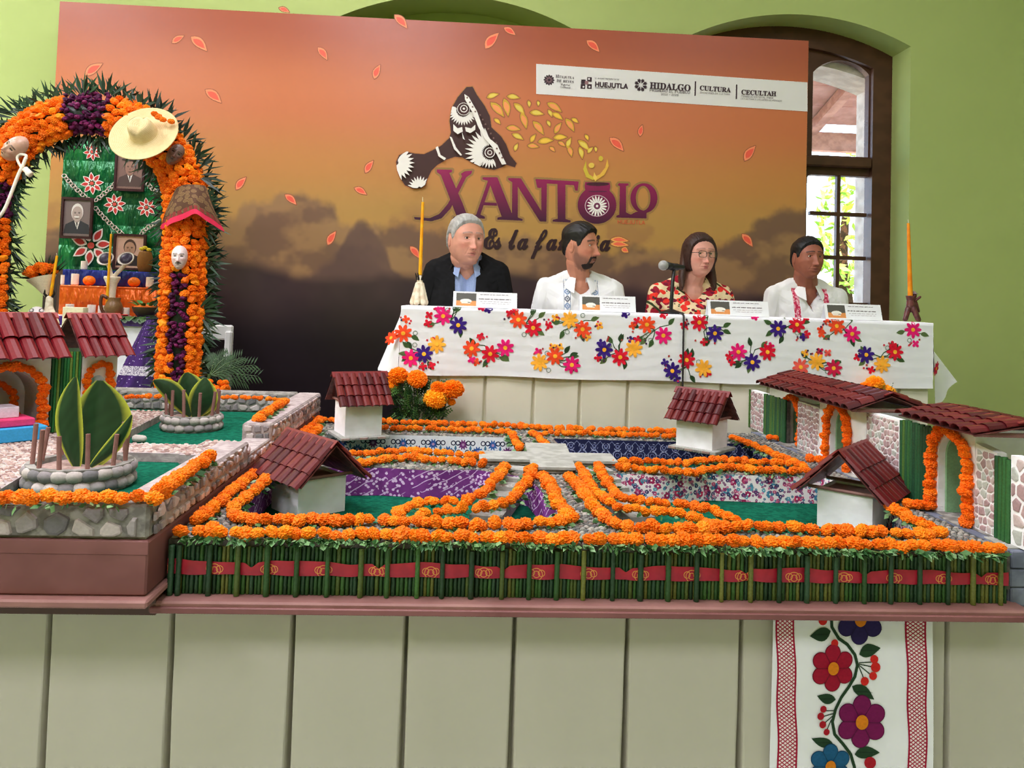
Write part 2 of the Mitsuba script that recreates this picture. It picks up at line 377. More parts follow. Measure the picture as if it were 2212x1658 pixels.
def slope(x0, x1, y0, y1, z0, z1, th):
    m = bx(x0, x1, 0, 1, 0, th)
    v = m[0].copy(); t = v[:, 1].copy()
    v[:, 1] = y0 + t * (y1 - y0); v[:, 2] += z0 + t * (z1 - z0)
    return (v, m[1])
for k in range(9):
    part(pr, 'board', slope(0.6, 5.2, 5.55 + k * 0.4, 5.55 + k * 0.4 + 0.385, 4.75 - k * 0.115, 4.75 - (k + 1) * 0.115, 0.03), 'porch_boards')
for x in (1.0, 1.75, 2.5, 3.25, 4.0, 4.75):
    part(pr, 'rafter', slope(x, x + 0.11, 5.5, 9.2, 4.63, 3.56, 0.12), 'porch_beam')
part(pr, 'purlin', bx(0.6, 5.2, 7.3, 7.42, 4.02, 4.12), 'porch_beam')
part(pr, 'fascia', bx(0.6, 5.2, 9.15, 9.25, 3.40, 3.62), 'porch_beam')
po = thing('porch_post', 'slim pale porch post standing in the glare right of the tree outside', 'post')
body(po, bx(4.62, 4.84, 8.9, 9.12, 0.3, 3.45, 0.02), 'stone_light')
po2 = thing('garden_wall', 'low whitewashed garden wall beyond the porch outside the door', 'garden wall')
body(po2, bx(-2, 9, 13.4, 13.7, 0.3, 2.0, 0.03), 'stone_light')
tx_ = ony(1834, 450, 11.2)[0]
tr = thing('tree', 'bright green leafy tree in the glare outside the lower panes', 'tree')
part(tr, 'trunk', tube([(tx_, 11.2, 0.25), (tx_ + 0.05, 11.2, 1.2), (tx_ - 0.07, 11.25, 2.2), (tx_ - 0.05, 11.2, 2.9)], [0.12, 0.1, 0.08, 0.05], 8), 'soil', True)
L = []
for k in range(420):
    d = NPR.randn(3); d /= np.linalg.norm(d)
    c = np.array([tx_, 11.2, 2.75]) + d * np.array([0.42, 0.6, 1.1]) * NPR.uniform(0.5, 1) ** 0.5
    a, b = NPR.randn(3), NPR.randn(3)
    a /= np.linalg.norm(a); b -= a * (b @ a); b /= np.linalg.norm(b)
    s = NPR.uniform(0.06, 0.11)
    g = np.array(S(*[(150, 190, 60), (120, 170, 50), (176, 206, 90)][k % 3]))
    L.append((np.array([c - a * s, c - b * s * 0.4, c + a * s, c + b * s * 0.4]), np.array([[0, 1, 2], [0, 2, 3]]), np.tile(g, (4, 1))))
part(tr, 'leaves', cat(L), 'vc', kind='stuff')

# ceiling lamps: framed light panels
for i, (x, y, rad) in enumerate(LAMPS):
    lp = thing('ceiling_lamp', f'square white ceiling light panel, {("first", "second", "third")[i % 3]} from the left in the {("rear", "middle", "stage")[i // 3]} row', 'ceiling lamp', 'light panels on the ceiling')
    w = 0.62
    part(lp, 'frame', upright(prism(sg.box(-w - 0.03, -w - 0.03, w + 0.03, w + 0.03).difference(sg.box(-w, -w, w, w)), 0.07), 0), 'white_paint')
    k = list(scene)[-1]
    v = bx(x - w - 0.03, x + w + 0.03, y - w - 0.03, y + w + 0.03, CEIL - 0.10, CEIL - 0.002)
    scene[k] = shape(cat([bx(x - w - 0.03, x - w, y - w, y + w, CEIL - 0.1, CEIL - 0.002), bx(x + w, x + w + 0.03, y - w, y + w, CEIL - 0.1, CEIL - 0.002),
                          bx(x - w - 0.03, x + w + 0.03, y - w - 0.03, y - w, CEIL - 0.1, CEIL - 0.002), bx(x - w - 0.03, x + w + 0.03, y + w, y + w + 0.03, CEIL - 0.1, CEIL - 0.002)]), 'white_paint')
    kd = uniq(f'{lp}__diffuser')
    scene[kd] = mikit.ply((np.array([(x - w, y - w, CEIL - 0.085), (x - w, y + w, CEIL - 0.085), (x + w, y + w, CEIL - 0.085), (x + w, y - w, CEIL - 0.085)]), np.array([[0, 1, 2], [0, 2, 3]])), 'white_paint',
                          emitter={'type': 'area', 'radiance': rgb((rad * 1.0, rad * 0.955, rad * 1.05))})
# ---------------------------------------------------------------- printed backdrop
YB = 4.70
BX0, BX1, BZ0, BZ1 = -2.447, 2.055, 0.70, 3.135
def bd(u, v): p = ony(u, v, YB); return np.array([p[0], p[2]])
def ridge(x, base, amp, f, s): return base + amp * (fbm(x * f + s, 3.7 + s, 0, 5) - 0.5) * 2
def print_fn(p, n, uv):
    x, z = p.x, p.z
    c = mix(S(192, 146, 82), S(204, 138, 78), smoothstep(1.95, 2.25, z))
    c = mix(c, S(212, 122, 80), smoothstep(2.2, 2.6, z))
    c = mix(c, S(176, 90, 64), smoothstep(2.65, 3.1, z))
    blot = fbm(x * 3.2 + 9, z * 4.0, 0, 5)
    c = mix(c, S(176, 128, 80), smoothstep(0.50, 0.66, blot) * smoothstep(2.15, 1.9, z) * 0.9)
    # far hills, then the dark range, then the ground
    far = 1.80 + 0.24 * dr.exp(-dr.square((x + 1.05) / 0.5)) + 0.30 * dr.exp(-dr.square((x - 1.95) / 0.42)) + 0.10 * dr.exp(-dr.square((x + 0.35) / 0.2)) + 0.26 * (fbm(x * 4.0, 1.3, 0, 5) - 0.5)
    a = smoothstep(-0.03, 0.05, far - z + 0.12 * (fbm(x * 9, z * 9, 2, 4) - 0.5))
    hz = mix(S(118, 88, 76), S(160, 122, 88), smoothstep(0.42, 0.64, fbm(x * 5, z * 6, 4, 4)))
    c = mix(c, hz, a * 0.9)
    pk = 1.58 + 0.34 * dr.exp(-dr.square((x + 0.62) / 0.16)) + 0.16 * dr.exp(-dr.square((x - 1.1) / 0.3)) + 0.12 * (fbm(x * 6.0 + 5, 7.3, 0, 4) - 0.5)
    b = smoothstep(-0.02, 0.05, pk - z + 0.06 * (fbm(x * 14, z * 14, 6, 3) - 0.5))
    c = mix(c, mix(S(92, 68, 70), S(112, 84, 78), fbm(x * 8, z * 8, 8, 3)), b * 0.85)
    nr = 1.61 - 0.025 * x + 0.05 * dr.sin(x * 3.1 + 1) + 0.10 * (fbm(x * 3.0 + 2, 4.4, 0, 4) - 0.5)
    d = smoothstep(-0.03, 0.06, nr - z)
    c = mix(c, mix(S(60, 44, 50), S(76, 56, 58), fbm(x * 6, z * 6, 1, 3)), d)
    c = mix(c, S(34, 26, 32), smoothstep(1.56, 1.16, z) * 0.94)
    return c * 0.86
mat('print', prin(proc(print_fn), 0.32, 0.35))
bk = thing('backdrop', 'large printed banner of orange sky and dark mountains behind the head table', 'backdrop')
bn = part(bk, 'banner', bx(BX0, BX1, YB, YB + 0.012, BZ0, BZ1), 'print')
part(bk, 'frame', cat([bx(x - 0.02, x + 0.02, YB + 0.013, YB + 0.05, STAGE, BZ1 - 0.01) for x in np.linspace(BX0 + 0.03, BX1 - 0.03, 5)] + [bx(BX0, BX1, YB + 0.013, YB + 0.05, z, z + 0.04) for z in (0.75, 1.9, BZ1 - 0.05)]), 'grey_metal')
mat('ink', prin(VC, 0.45, 0.3))
def decal(name, items, lift=0.0012, label=None, parent=None, y=None, mat_='ink'):
    """items: (polygon in x,z on the banner, colour or function of (x, z) -> colour); later items lie in front"""
    ms = []
    for i, (g, c) in enumerate(items):
        if g.is_empty: continue
        try: m = tri2d(g)
        except Exception: continue
        v = m[0]
        col = np.array([c(a, b) for a, b in v[:, :2]]) if callable(c) else np.tile(c, (len(v), 1))
        ms.append((np.c_[v[:, 0], np.full(len(v), (YB if y is None else y) - lift - 0.0004 * i), v[:, 1]], m[1], col))
    return part(parent or bn, name, cat(ms), mat_, label=label)
def P(*uv, k=None):
    """polygon from picture measurements; k = (x offset, y offset, scale) of the enlarged view they were read in"""
    pts = [(k[0] + a / k[2], k[1] + b / k[2]) if k else (a, b) for a, b in uv]
    return sg.Polygon([bd(*q) for q in pts]).buffer(0)
K = (840.0, 150.0, 3.159)
# drifting petals
def petal(u, v, L, w, ang, c1, c2, px=True):
    s = 4.70 / FPX
    g = sa.translate(sa.rotate(sa.translate(leaf2d(L * s, w * s, w * s * 0.12), -L * s / 2, 0), -ang, origin=(0, 0)), *bd(u, v))
    return [(g.buffer(0.004), S(150, 84, 58)), (g, c2), (sa.scale(g, 0.72, 0.66), c1)]
for u, v, L, a in [(203, 150, 44, -38), (385, 85, 30, -35), (430, 95, 46, 40), (697, 116, 34, 52), (461, 208, 44, 38), (815, 155, 34, -70), (866, 47, 40, 45), (614, 22, 24, 20),
                   (1063, 88, 46, -52), (1101, 68, 30, 30), (1281, 100, 38, 40), (1385, 282, 26, -80), (1332, 312, 42, 42), (1620, 331, 42, -55), (521, 396, 34, -55), (628, 431, 32, 40), (798, 360, 32, -60), (779, 413, 30, 28), (717, 514, 34, -62), (896, 545, 32, 50), (1614, 519, 36, 48)]:
    decal('petal', petal(u, v, L, L * 0.42, a, S(236, 92, 72), S(244, 140, 100)))
for X, Y, L, a in [(710, 180, 90, -20), (740, 275, 140, 45), (800, 260, 130, 75), (850, 190, 90, 5), (890, 270, 110, 45), (955, 235, 50, 80), (1018, 232, 40, 85), (1130, 260, 120, 30), (1010, 300, 100, 5), (920, 350, 120, 70), (740, 355, 60, 40),
                   (850, 405, 100, 5), (880, 460, 90, 25), (1020, 400, 120, 50), (1090, 370, 50, 60), (1100, 300, 60, 60), (1150, 320, 90, 30), (1155, 400, 90, -60), (1235, 380, 110, 55), (1270, 350, 60, 30), (1350, 465, 50, 60), (1070, 490, 110, -8), (1170, 465, 100, -5),
                   (1180, 510, 60, 30), (1230, 500, 80, -70), (985, 470, 70, -60), (985, 525, 80, 5), (870, 530, 60, -70), (1115, 545, 50, 40), (1235, 560, 80, 70), (1330, 520, 110, 40), (1310, 570, 90, 75), (1375, 550, 60, -50), (1410, 545, 40, 80)]:
    y = (X * 7 + Y) % 3
    decal('petal', petal(K[0] + X / K[2], K[1] + Y / K[2], L / K[2], 0.30 * L / K[2] + 3, a, [S(236, 190, 70), S(240, 150, 90), S(226, 200, 90)][int(y)], S(206, 160, 50)))
# hand bell, dark brown with white flowers
bell = P((530, 120), (572, 118), (600, 172), (655, 250), (690, 320), (700, 395), (765, 455), (800, 510), (828, 585), (872, 640), (860, 668), (800, 650), (770, 668), (720, 685), (640, 672), (560, 632), (500, 600), (450, 596), (390, 617), (330, 652), (290, 692), (265, 745), (248, 792), (218, 812), (168, 814), (110, 790), (78, 740), (58, 690), (50, 630), (70, 585), (120, 562), (180, 574), (240, 578), (300, 550), (360, 518), (412, 468), (424, 430), (414, 350), (430, 262), (470, 190), k=K)
W = S(238, 232, 226); BR = S(66, 36, 34)
its = [(bell.buffer(0.006), S(178, 110, 60)), (bell, BR)]
def fan(cx, cy, a0, a1, n, r0, r1, w):
    for t in np.linspace(a0, a1, n):
        p0 = (cx + r0 * math.cos(t), cy + r0 * math.sin(t)); p1 = (cx + r1 * math.cos(t), cy + r1 * math.sin(t))
        q = np.array([bd(K[0] + a / K[2], K[1] + b / K[2]) for a, b in (p0, p1)])
        d = q[1] - q[0]; Ln = np.linalg.norm(d)
        its.append((sa.translate(sa.rotate(leaf2d(Ln, w * 4.7 / FPX / K[2]), math.degrees(math.atan2(d[1], d[0])), origin=(0, 0)), *q[0]).intersection(bell), W))
def disc(cx, cy, r, c): its.append((sa.translate(sg.Point(0, 0).buffer(r * 4.7 / FPX / K[2], 8), *bd(K[0] + cx / K[2], K[1] + cy / K[2])), c))
fan(505, 280, 0.3, 3.4, 17, 40, 105, 16); disc(510, 272, 44, W); disc(510, 272, 40, BR); disc(512, 270, 26, W); disc(512, 270, 20, BR); disc(512, 270, 8, W)
fan(690, 570, 2.3, 4.5, 12, 45, 175, 26); disc(688, 570, 36, W); disc(688, 570, 30, BR); disc(688, 570, 17, W); disc(688, 570, 11, BR)
fan(690, 570, 1.2, 2.3, 6, 45, 110, 16)
fan(50, 640, -0.75, 1.25, 9, 15, 128, 28); fan(210, 812, -2.9, -0.3, 10, 8, 84, 18)
its.append((P((515, 175), (545, 195), (600, 290), (640, 400), (690, 480), (740, 520), (775, 600), (800, 650), (770, 655), (735, 585), (700, 530), (655, 480), (610, 400), (570, 300), (520, 215), k=K), W))
for t in range(14):
    c = np.array([530, 200]) + (np.array([785, 640]) - np.array([530, 200])) * t / 14 + (np.array([14, -8]) if 3 < t < 11 else 0)
    disc(c[0] + 5, c[1], 6, S(120, 90, 84))
its.append((P((440, 380), (470, 410), (500, 400), (505, 430), (470, 450), (440, 425), k=K), W)); its.append((P((520, 400), (560, 410), (590, 385), (590, 420), (555, 442), (525, 430), k=K), W)); its.append((P((498, 430), (512, 470), (520, 488), (505, 480), k=K), W))
its.append((P((415, 465), (430, 470), (460, 540), (500, 590), (490, 596), (445, 550), k=K), W)); its.append((P((320, 540), (336, 530), (355, 590), (392, 612), (380, 626), (340, 600), k=K), W))
decal('bell_print', its, label='dark brown hand bell with white flower tracery')
# the title
zT, zBm = bd(1100, 370)[1], bd(1100, 480)[1]
def grad(x, z):
    t = min(max((zT - z) / (zT - zBm), 0), 1)
    return np.array(S(150, 30, 84)) * (1 - t) + np.array(S(56, 20, 48)) * t
def letter(name, g):
    decal('letter', [(g.buffer(0.008).buffer(0.004), S(150, 112, 66)), (tri_split(g), grad)], label=f'letter {name}')
def tri_split(g):
    z0, z1 = g.bounds[1], g.bounds[3]
    return sg.MultiPolygon([q for k in range(8) for q in getattr(g.intersection(sg.box(-9, z0 + (z1 - z0) * k / 8, 9, z0 + (z1 - z0) * (k + 1) / 8)), 'geoms', [g.intersection(sg.box(-9, z0 + (z1 - z0) * k / 8, 9, z0 + (z1 - z0) * (k + 1) / 8))]) if q.geom_type == 'Polygon'])
X_ = unary_union([P((326, 682), (432, 684), (430, 700), (412, 706), (500, 905), (530, 985), (556, 1012), (560, 1026), (440, 1020), (440, 1006), (462, 1000), (355, 720), (328, 700), k=K),
                  P((570, 690), (562, 712), (528, 735), (470, 850), (420, 950), (360, 1015), (290, 1036), (176, 1022), (172, 1006), (280, 1014), (345, 985), (400, 920), (455, 820), (500, 728), (490, 712), (520, 694), k=K)])
A_ = unary_union([P((640, 735), (740, 735), (850, 1008), (895, 1016), (895, 1030), (740, 1024), (740, 1010), (770, 1004), (692, 790), (625, 990), (655, 1004), (655, 1018), (570, 1012), (570, 1000), (596, 990), (676, 760), (640, 750), k=K), P((640, 905), (735, 910), (740, 930), (632, 925), k=K)])
N_ = unary_union([P((815, 740), (900, 742), (1040, 965), (1040, 770), (1005, 760), (1005, 748), (1110, 752), (1110, 764), (1078, 772), (1075, 1038), (1030, 1036), (880, 800), (880, 1010), (912, 1020), (912, 1032), (800, 1026), (800, 1014), (840, 1006), (842, 770), (815, 752), k=K)])
T_ = P((1000, 748), (1295, 764), (1288, 826), (1272, 826), (1262, 790), (1205, 786), (1205, 1020), (1240, 1030), (1240, 1044), (1118, 1038), (1118, 1026), (1152, 1018), (1150, 782), (1080, 778), (1030, 810), (1012, 806), k=K)
L_ = P((1570, 776), (1635, 778), (1635, 790), (1618, 796), (1618, 975), (1650, 990), (1690, 970), (1758, 975), (1758, 1016), (1552, 1010), (1552, 998), (1572, 990), (1576, 796), (1560, 788), k=K)
def ell(cx, cy, rx, ry): return sg.Polygon([bd(K[0] + (cx + rx * math.cos(t)) / K[2], K[1] + (cy + ry * math.sin(t)) / K[2]) for t in np.linspace(0, 2 * np.pi, 48)])
O_ = ell(1740, 878, 92, 102).difference(ell(1735, 878, 50, 84))
for n_, g_ in (('X', X_), ('A', A_), ('N', N_), ('T', T_), ('L', L_), ('O', O_)): letter(n_, g_)
pot = unary_union([ell(1420, 925, 132, 128), P((1340, 768), (1506, 772), (1512, 800), (1500, 850), (1345, 845), (1335, 795), k=K)])
its = [(pot.buffer(0.01), S(150, 112, 66)), (tri_split(pot), grad), (ell(1424, 782, 78, 13), S(70, 26, 44)), (ell(1424, 832, 66, 5), S(96, 30, 66))]
its.append((ell(1420, 930, 84, 74).difference(ell(1420, 930, 78, 68)), S(200, 170, 180)))
c_ = bd(K[0] + 1420 / K[2], K[1] + 932 / K[2])
its += [(sa.translate(petalflower(18, 0.062, 0.32, 0.09), *c_), W), (sa.translate(sg.Point(0, 0).buffer(0.02), *c_), S(110, 50, 80)), (sa.translate(sg.Point(0, 0).buffer(0.008), *c_), W)]
its += [(P((1345, 620), (1325, 680), (1345, 735), (1390, 755), (1440, 740), (1410, 745), (1365, 715), (1348, 670), k=K), S(206, 180, 60)), (P((1490, 610), (1500, 660), (1470, 720), (1425, 750), (1405, 765), (1400, 735), (1440, 715), (1475, 670), k=K), S(226, 176, 70)), (ell(1445, 608, 15, 18), S(206, 180, 60)), (ell(1382, 655, 20, 18), S(226, 190, 80)), (P((1400, 700), (1420, 740), (1410, 765), (1392, 740), k=K), S(236, 196, 90))]
decal('pot_print', its, label='purple clay pot drawn as the letter O with a curl of yellow smoke')
def put(g, u0, v0, u1, v1, c, name, label=None, fit=True):
    """lettering laid along the line from (u0, v0) to (u1, v1) on the banner"""
    a, b = bd(u0, v0), bd(u1, v1)
    d = b - a
    x0, _, x1, _ = g.bounds
    s = np.linalg.norm(d) / (x1 - x0) if fit else 1
    g = sa.translate(g, -x0, 0)
    g = sa.affine_transform(g, [s * d[0] / np.linalg.norm(d), -s * d[1] / np.linalg.norm(d), s * d[1] / np.linalg.norm(d), s * d[0] / np.linalg.norm(d), a[0], a[1]])
    decal(name, [(g, c)], 0.005, label=label)
SCR = 'NotoSansMath'
put(sa.scale(glyphs(' '.join(mathbold(w_, 0x1D4D0) for w_ in 'Es la familia'.split()), 0.1, SCR, 2), 1, 1.42, origin=(0, 0)), 1044, 536, 1318, 541, S(48, 24, 30), 'lettering', 'script words Es la familia')
put(glyphs('HUEJUTLA', 0.03), 1334, 483, 1393, 485, S(214, 84, 60), 'lettering', 'small orange word under the title')
for Y, a, L in ((1165, 3, 130), (1195, 2, 130), (1235, 25, 55)):
    decal('petal', petal(K[0] + (1575 + (35 if L < 100 else 0)) / K[2], K[1] + Y / K[2], L / K[2], 12, a, S(244, 110, 80), S(240, 170, 90)))
# sponsor strip
strip = sg.Polygon([bd(1158, 138), bd(1744, 178), bd(1744, 241), bd(1158, 203)])
decal('logo_strip', [(strip, S(226, 222, 222))], 0.002, label='white strip with official logos')
DK = S(52, 34, 42)
def strip_decal(items, label=None): decal('logo', [(g, c) for g, c in items], 0.003, label=label)
def at_px(g, u, v, s): q = bd(u, v); return sa.translate(sa.scale(g, s * 4.7 / FPX, s * 4.7 / FPX, origin=(0, 0)), *q)
strip_decal([(at_px(petalflower(12, 1, 0.4, 0.18), 1186, 173, 12), DK), (at_px(petalflower(8, 1, 0.2, 0.2), 1186, 173, 8), S(120, 90, 96)), (at_px(sg.Point(0, 0).buffer(1), 1186, 173, 3), DK)], 'round flower emblem')
sq = [(at_px(sg.box(-1, -1, 1, 1), 1260, 177, 5), DK), (at_px(sg.box(-1, -1, 1, 1), 1259, 187, 5), DK), (at_px(sg.box(-1, -1, 1, 1), 1273, 187, 5), DK), (at_px(sg.box(-1, -1, 1, 1), 1273, 172, 5), DK), (at_px(sg.box(-1, -1, 1, 1), 1267, 179, 4), S(150, 110, 116))]
sq += [(at_px(sg.Point(0, 0).buffer(1), u, v, 2.2), S(226, 222, 222)) for u, v in ((1260, 170), (1260, 188), (1273, 188), (1272, 171))]
strip_decal(sq, 'square emblem of four blocks')
st_ = []
for k in range(8):
    a = math.pi / 4 * k + math.pi / 8
    st_.append((at_px(sa.rotate(sg.Polygon([(0.25, 0), (0.7, 0.26), (1, 0.1), (0.85, 0), (1, -0.1), (0.7, -0.26)]), math.degrees(a), origin=(0, 0)), 1384, 184, 15), DK))
strip_decal(st_, 'eight pointed star emblem')
sr = lambda t, h: glyphs(mathbold(t), h, SCR)
def words(ws, h): return sr(ws, h)
put(unary_union([words('H', 0.05), sa.translate(words('UEJUTLA', 0.038), words('H', 0.05).bounds[2] + 0.006, 0)]), 1200, 168, 1240, 171, DK, 'lettering', 'HUEJUTLA over DE REYES')
put(words('DE', 0.03), 1202, 177, 1213, 178, DK, 'lettering'); put(words('REYES', 0.04), 1216, 178, 1239, 180, DK, 'lettering')
put(glyphs(mathbold('Capital', 0x1D4D0), 0.03, SCR), 1211, 184, 1231, 186, DK, 'lettering'); put(glyphs('Cultural', 0.03), 1210, 190, 1232, 192, DK, 'lettering')
put(glyphs('H. AYUNTAMIENTO DE', 0.03), 1285, 171, 1337, 174, DK, 'lettering'); put(glyphs('HUEJUTLA', 0.05, bold=4), 1285, 187, 1356, 192, DK, 'lettering', 'bold word HUEJUTLA'); put(glyphs('GOBIERNO MUNICIPAL', 0.03), 1285, 191, 1328, 194, DK, 'lettering')
put(words('HIDALGO', 0.05).buffer(0.0012), 1403, 191, 1491, 197, DK, 'lettering', 'serif word HIDALGO'); put(glyphs('PRIMERO EL PUEBLO', 0.03), 1403, 198, 1490, 203, DK, 'lettering'); put(glyphs('2022 - 2028', 0.03), 1427, 206, 1465, 208, DK, 'lettering')
put(words('CULTURA', 0.05).buffer(0.0012), 1511, 195, 1578, 200, DK, 'lettering', 'serif word CULTURA'); put(glyphs('SECRETARÍA DE CULTURA', 0.03), 1511, 202, 1576, 206, S(110, 100, 100), 'lettering')
put(words('CECULTAH', 0.05).buffer(0.0012), 1601, 204, 1676, 208, DK, 'lettering', 'serif word CECULTAH'); put(glyphs('CONSEJO ESTATAL PARA', 0.03), 1600, 210, 1670, 214, S(110, 100, 100), 'lettering'); put(glyphs('LA CULTURA Y LAS ARTES DE HIDALGO', 0.03), 1600, 215, 1688, 220, S(110, 100, 100), 'lettering')
for u, v0, v1 in ((1502, 176, 207), (1591, 183, 214)):
    strip_decal([(sg.Polygon([bd(u - 1.4, v0), bd(u + 1.4, v0), bd(u + 0.6, v1), bd(u - 2.2, v1)]), DK)])
# ---------------------------------------------------------------- marigold heads and garlands
def marigold(sub, seed, sq=0.72, c=((238, 118, 6), (244, 130, 10), (230, 106, 4))):
    v, f = ball(sub)
    a = meshkit.noise(v * 5.0, seed) - 0.5
    b = meshkit.noise(v * (9.5 if sub < 4 else 15), seed + 3) - 0.5
    r = 0.86 + (0.30 if sub < 4 else 0.10) * a + 0.42 * b
    V = v * r[:, None] * np.array([1, 1, sq])
    rs = np.random.RandomState(seed)
    return (V, f, np.tile(S(*c[rs.randint(0, len(c))]), (len(V), 1)))
HEADS = [shape(marigold(3, s), 'vc_petal') for s in range(5)]
HEADS_BIG = [shape(marigold(4, 20 + s, 0.8, ((250, 150, 16), (255, 170, 30), (244, 128, 8))), 'vc_petal') for s in range(3)]
HEADS_DEEP = [shape(marigold(3, 40 + s, 0.72, ((244, 116, 8), (250, 130, 12), (238, 104, 6))), 'vc_petal') for s in range(3)]
CEL = [shape(marigold(2, 60 + s, 0.8, ((96, 16, 70), (120, 20, 84), (74, 10, 56))), 'vc_petal') for s in range(2)]
def head(parent, p, r, name='flower_head', kinds=None, tilt=0.5):
    k = (kinds or HEADS)[RNG.randrange(len(kinds or HEADS))]
    M = Tr(*p) @ Rz(RNG.uniform(0, 6.28)) @ Rx(RNG.gauss(0, tilt)) @ Sc(r)
    return copy_part(parent, name, k, M)
def leafbits(pts, w, size, n, down=0.006, pal=((70, 112, 62), (96, 136, 84), (46, 84, 46), (120, 156, 108))):
    """little marigold leaves spread along a line"""
    L = []
    pts = np.asarray(pts)
    for k in range(n):
        t = NPR.uniform(0, len(pts) - 1.001); i = int(t)
        p = pts[i] + (pts[i + 1] - pts[i]) * (t - i)
        d = pts[i + 1] - pts[i]; d = d / (np.linalg.norm(d) + 1e-9)
        s = np.cross(d, (0, 0, 1)); s /= np.linalg.norm(s) + 1e-9
        sg_ = NPR.choice([-1, 1])
        b = p + s * sg_ * w * NPR.uniform(0.5, 1.0) - np.array([0, 0, down])
        o = s * sg_ + d * NPR.uniform(-0.8, 0.8) + np.array([0, 0, NPR.uniform(-0.7, 0.4)])
        o /= np.linalg.norm(o)
        q = np.cross(o, NPR.randn(3)); q /= np.linalg.norm(q) + 1e-9
        l, h = size * NPR.uniform(0.6, 1.3), size * NPR.uniform(0.16, 0.3)
        c = S(*pal[NPR.randint(len(pal))])
        L.append((np.array([b, b + o * l * 0.55 + q * h, b + o * l, b + o * l * 0.55 - q * h]), np.array([[0, 1, 2], [0, 2, 3]]), np.tile(c, (4, 1))))
    return cat(L)
def garland(label, pts, r=0.018, step=0.030, leaves=True, group=None, kinds=None, jit=0.004, base='marigold_garland', lw=0.014, dens=3.0):
    g = thing(base, label, 'garland', group)
    step, r = step * 0.88, r * 1.07
    Q = along(np.asarray(pts, float), step)
    for p in Q:
        rr = r * RNG.uniform(0.86, 1.14)
        head(g, p + np.array([RNG.gauss(0, jit), RNG.gauss(0, jit), RNG.gauss(0, jit * 0.4)]), rr, kinds=kinds)
    if leaves:
        part(g, 'leaf_trim', leafbits(Q, lw, 0.024, int(len(Q) * dens), r * 0.5), 'vc_leaf', kind='stuff')
    return g
# ---------------------------------------------------------------- the plaza model on the front table
ZP, ZF = 0.932, 0.845            # walkway level, floor of the sunken gardens
PX0, PX1, PY0, PY1 = -0.6205, 1.245, 1.75, 3.36
def zz(uv, z): return [onz(u, v, z) for u, v in uv]
# table under it
ft = thing('display_table', 'long table under the plaza model, hidden by the ivory skirt', 'table')
part(ft, 'top', bx(-2.3, 2.2, 1.80, 3.455, 0.755, 0.785), 'dark_wood')
for x in (-2.2, -0.6, 0.9, 2.1):
    for y in (1.9, 3.3): part(ft, 'leg', bx(x - 0.025, x + 0.025, y - 0.025, y + 0.025, 0, 0.755), 'grey_metal')
plaza = thing('plaza_model', 'model of a sunken town plaza with marigold edged walks on the front table', 'scale model')
part(plaza, 'baseboard', bx(PX0 - 0.02, PX1 + 0.03, PY0 - 0.05, PY1, 0.790, 0.815, 0.004), 'pink_wood', label='dusty pink wooden ledge')
part(plaza, 'edge_strip', bx(PX0 - 0.012, PX1 + 0.02, PY0 - 0.058, PY0 - 0.051, 0.793, 0.806, 0.002), 'red_wood')
# pits as seen from above: four gardens and two small ones beside the middle walk
def poly_at(uv, z=None): return sg.Polygon([onz(u, v, z or ZP)[:2] for u, v in uv])
C_L = 0.265; C_R = 0.365
pit_fl = sg.Polygon([(-0.55, 1.90), (0.235, 1.90), (0.265, 2.0), (0.21, 2.40), (0.05, 2.50), (-0.1, 2.475), (-0.25, 2.50), (-0.56, 2.46)])
pit_fr = sg.Polygon([(0.40, 1.88), (1.19, 1.86), (1.20, 2.05), (1.24, 2.20), (1.24, 2.30), (1.18, 2.45), (1.16, 2.50), (0.98, 2.50), (0.80, 2.515), (0.62, 2.47), (0.46, 2.50), (0.345, 2.40), (0.36, 2.05)])
pit_bl = sg.Polygon([(-0.52, 2.66), (-0.1, 2.69), (0.19, 2.66), (0.20, 3.10), (-0.52, 3.10)])
pit_br = sg.Polygon([(0.38, 2.66), (0.75, 2.62), (1.18, 2.62), (1.18, 3.08), (0.36, 3.10)])
slab2 = sg.box(PX0, PY0, PX1 + 0.01, PY1 - 0.02).difference(unary_union([pit_fl, pit_fr, pit_bl, pit_br]))
m = prism(slab2, ZP - 0.004 - ZF)
ww = part(plaza, 'walkway', xf(m, Tr(0, 0, ZF)), 'cobble_bed')
part(plaza, 'garden_floor', bx(PX0 + 0.005, PX1 - 0.005, PY0 + 0.005, PY1 - 0.02, 0.816, ZF), 'felt', label='green felt floor')
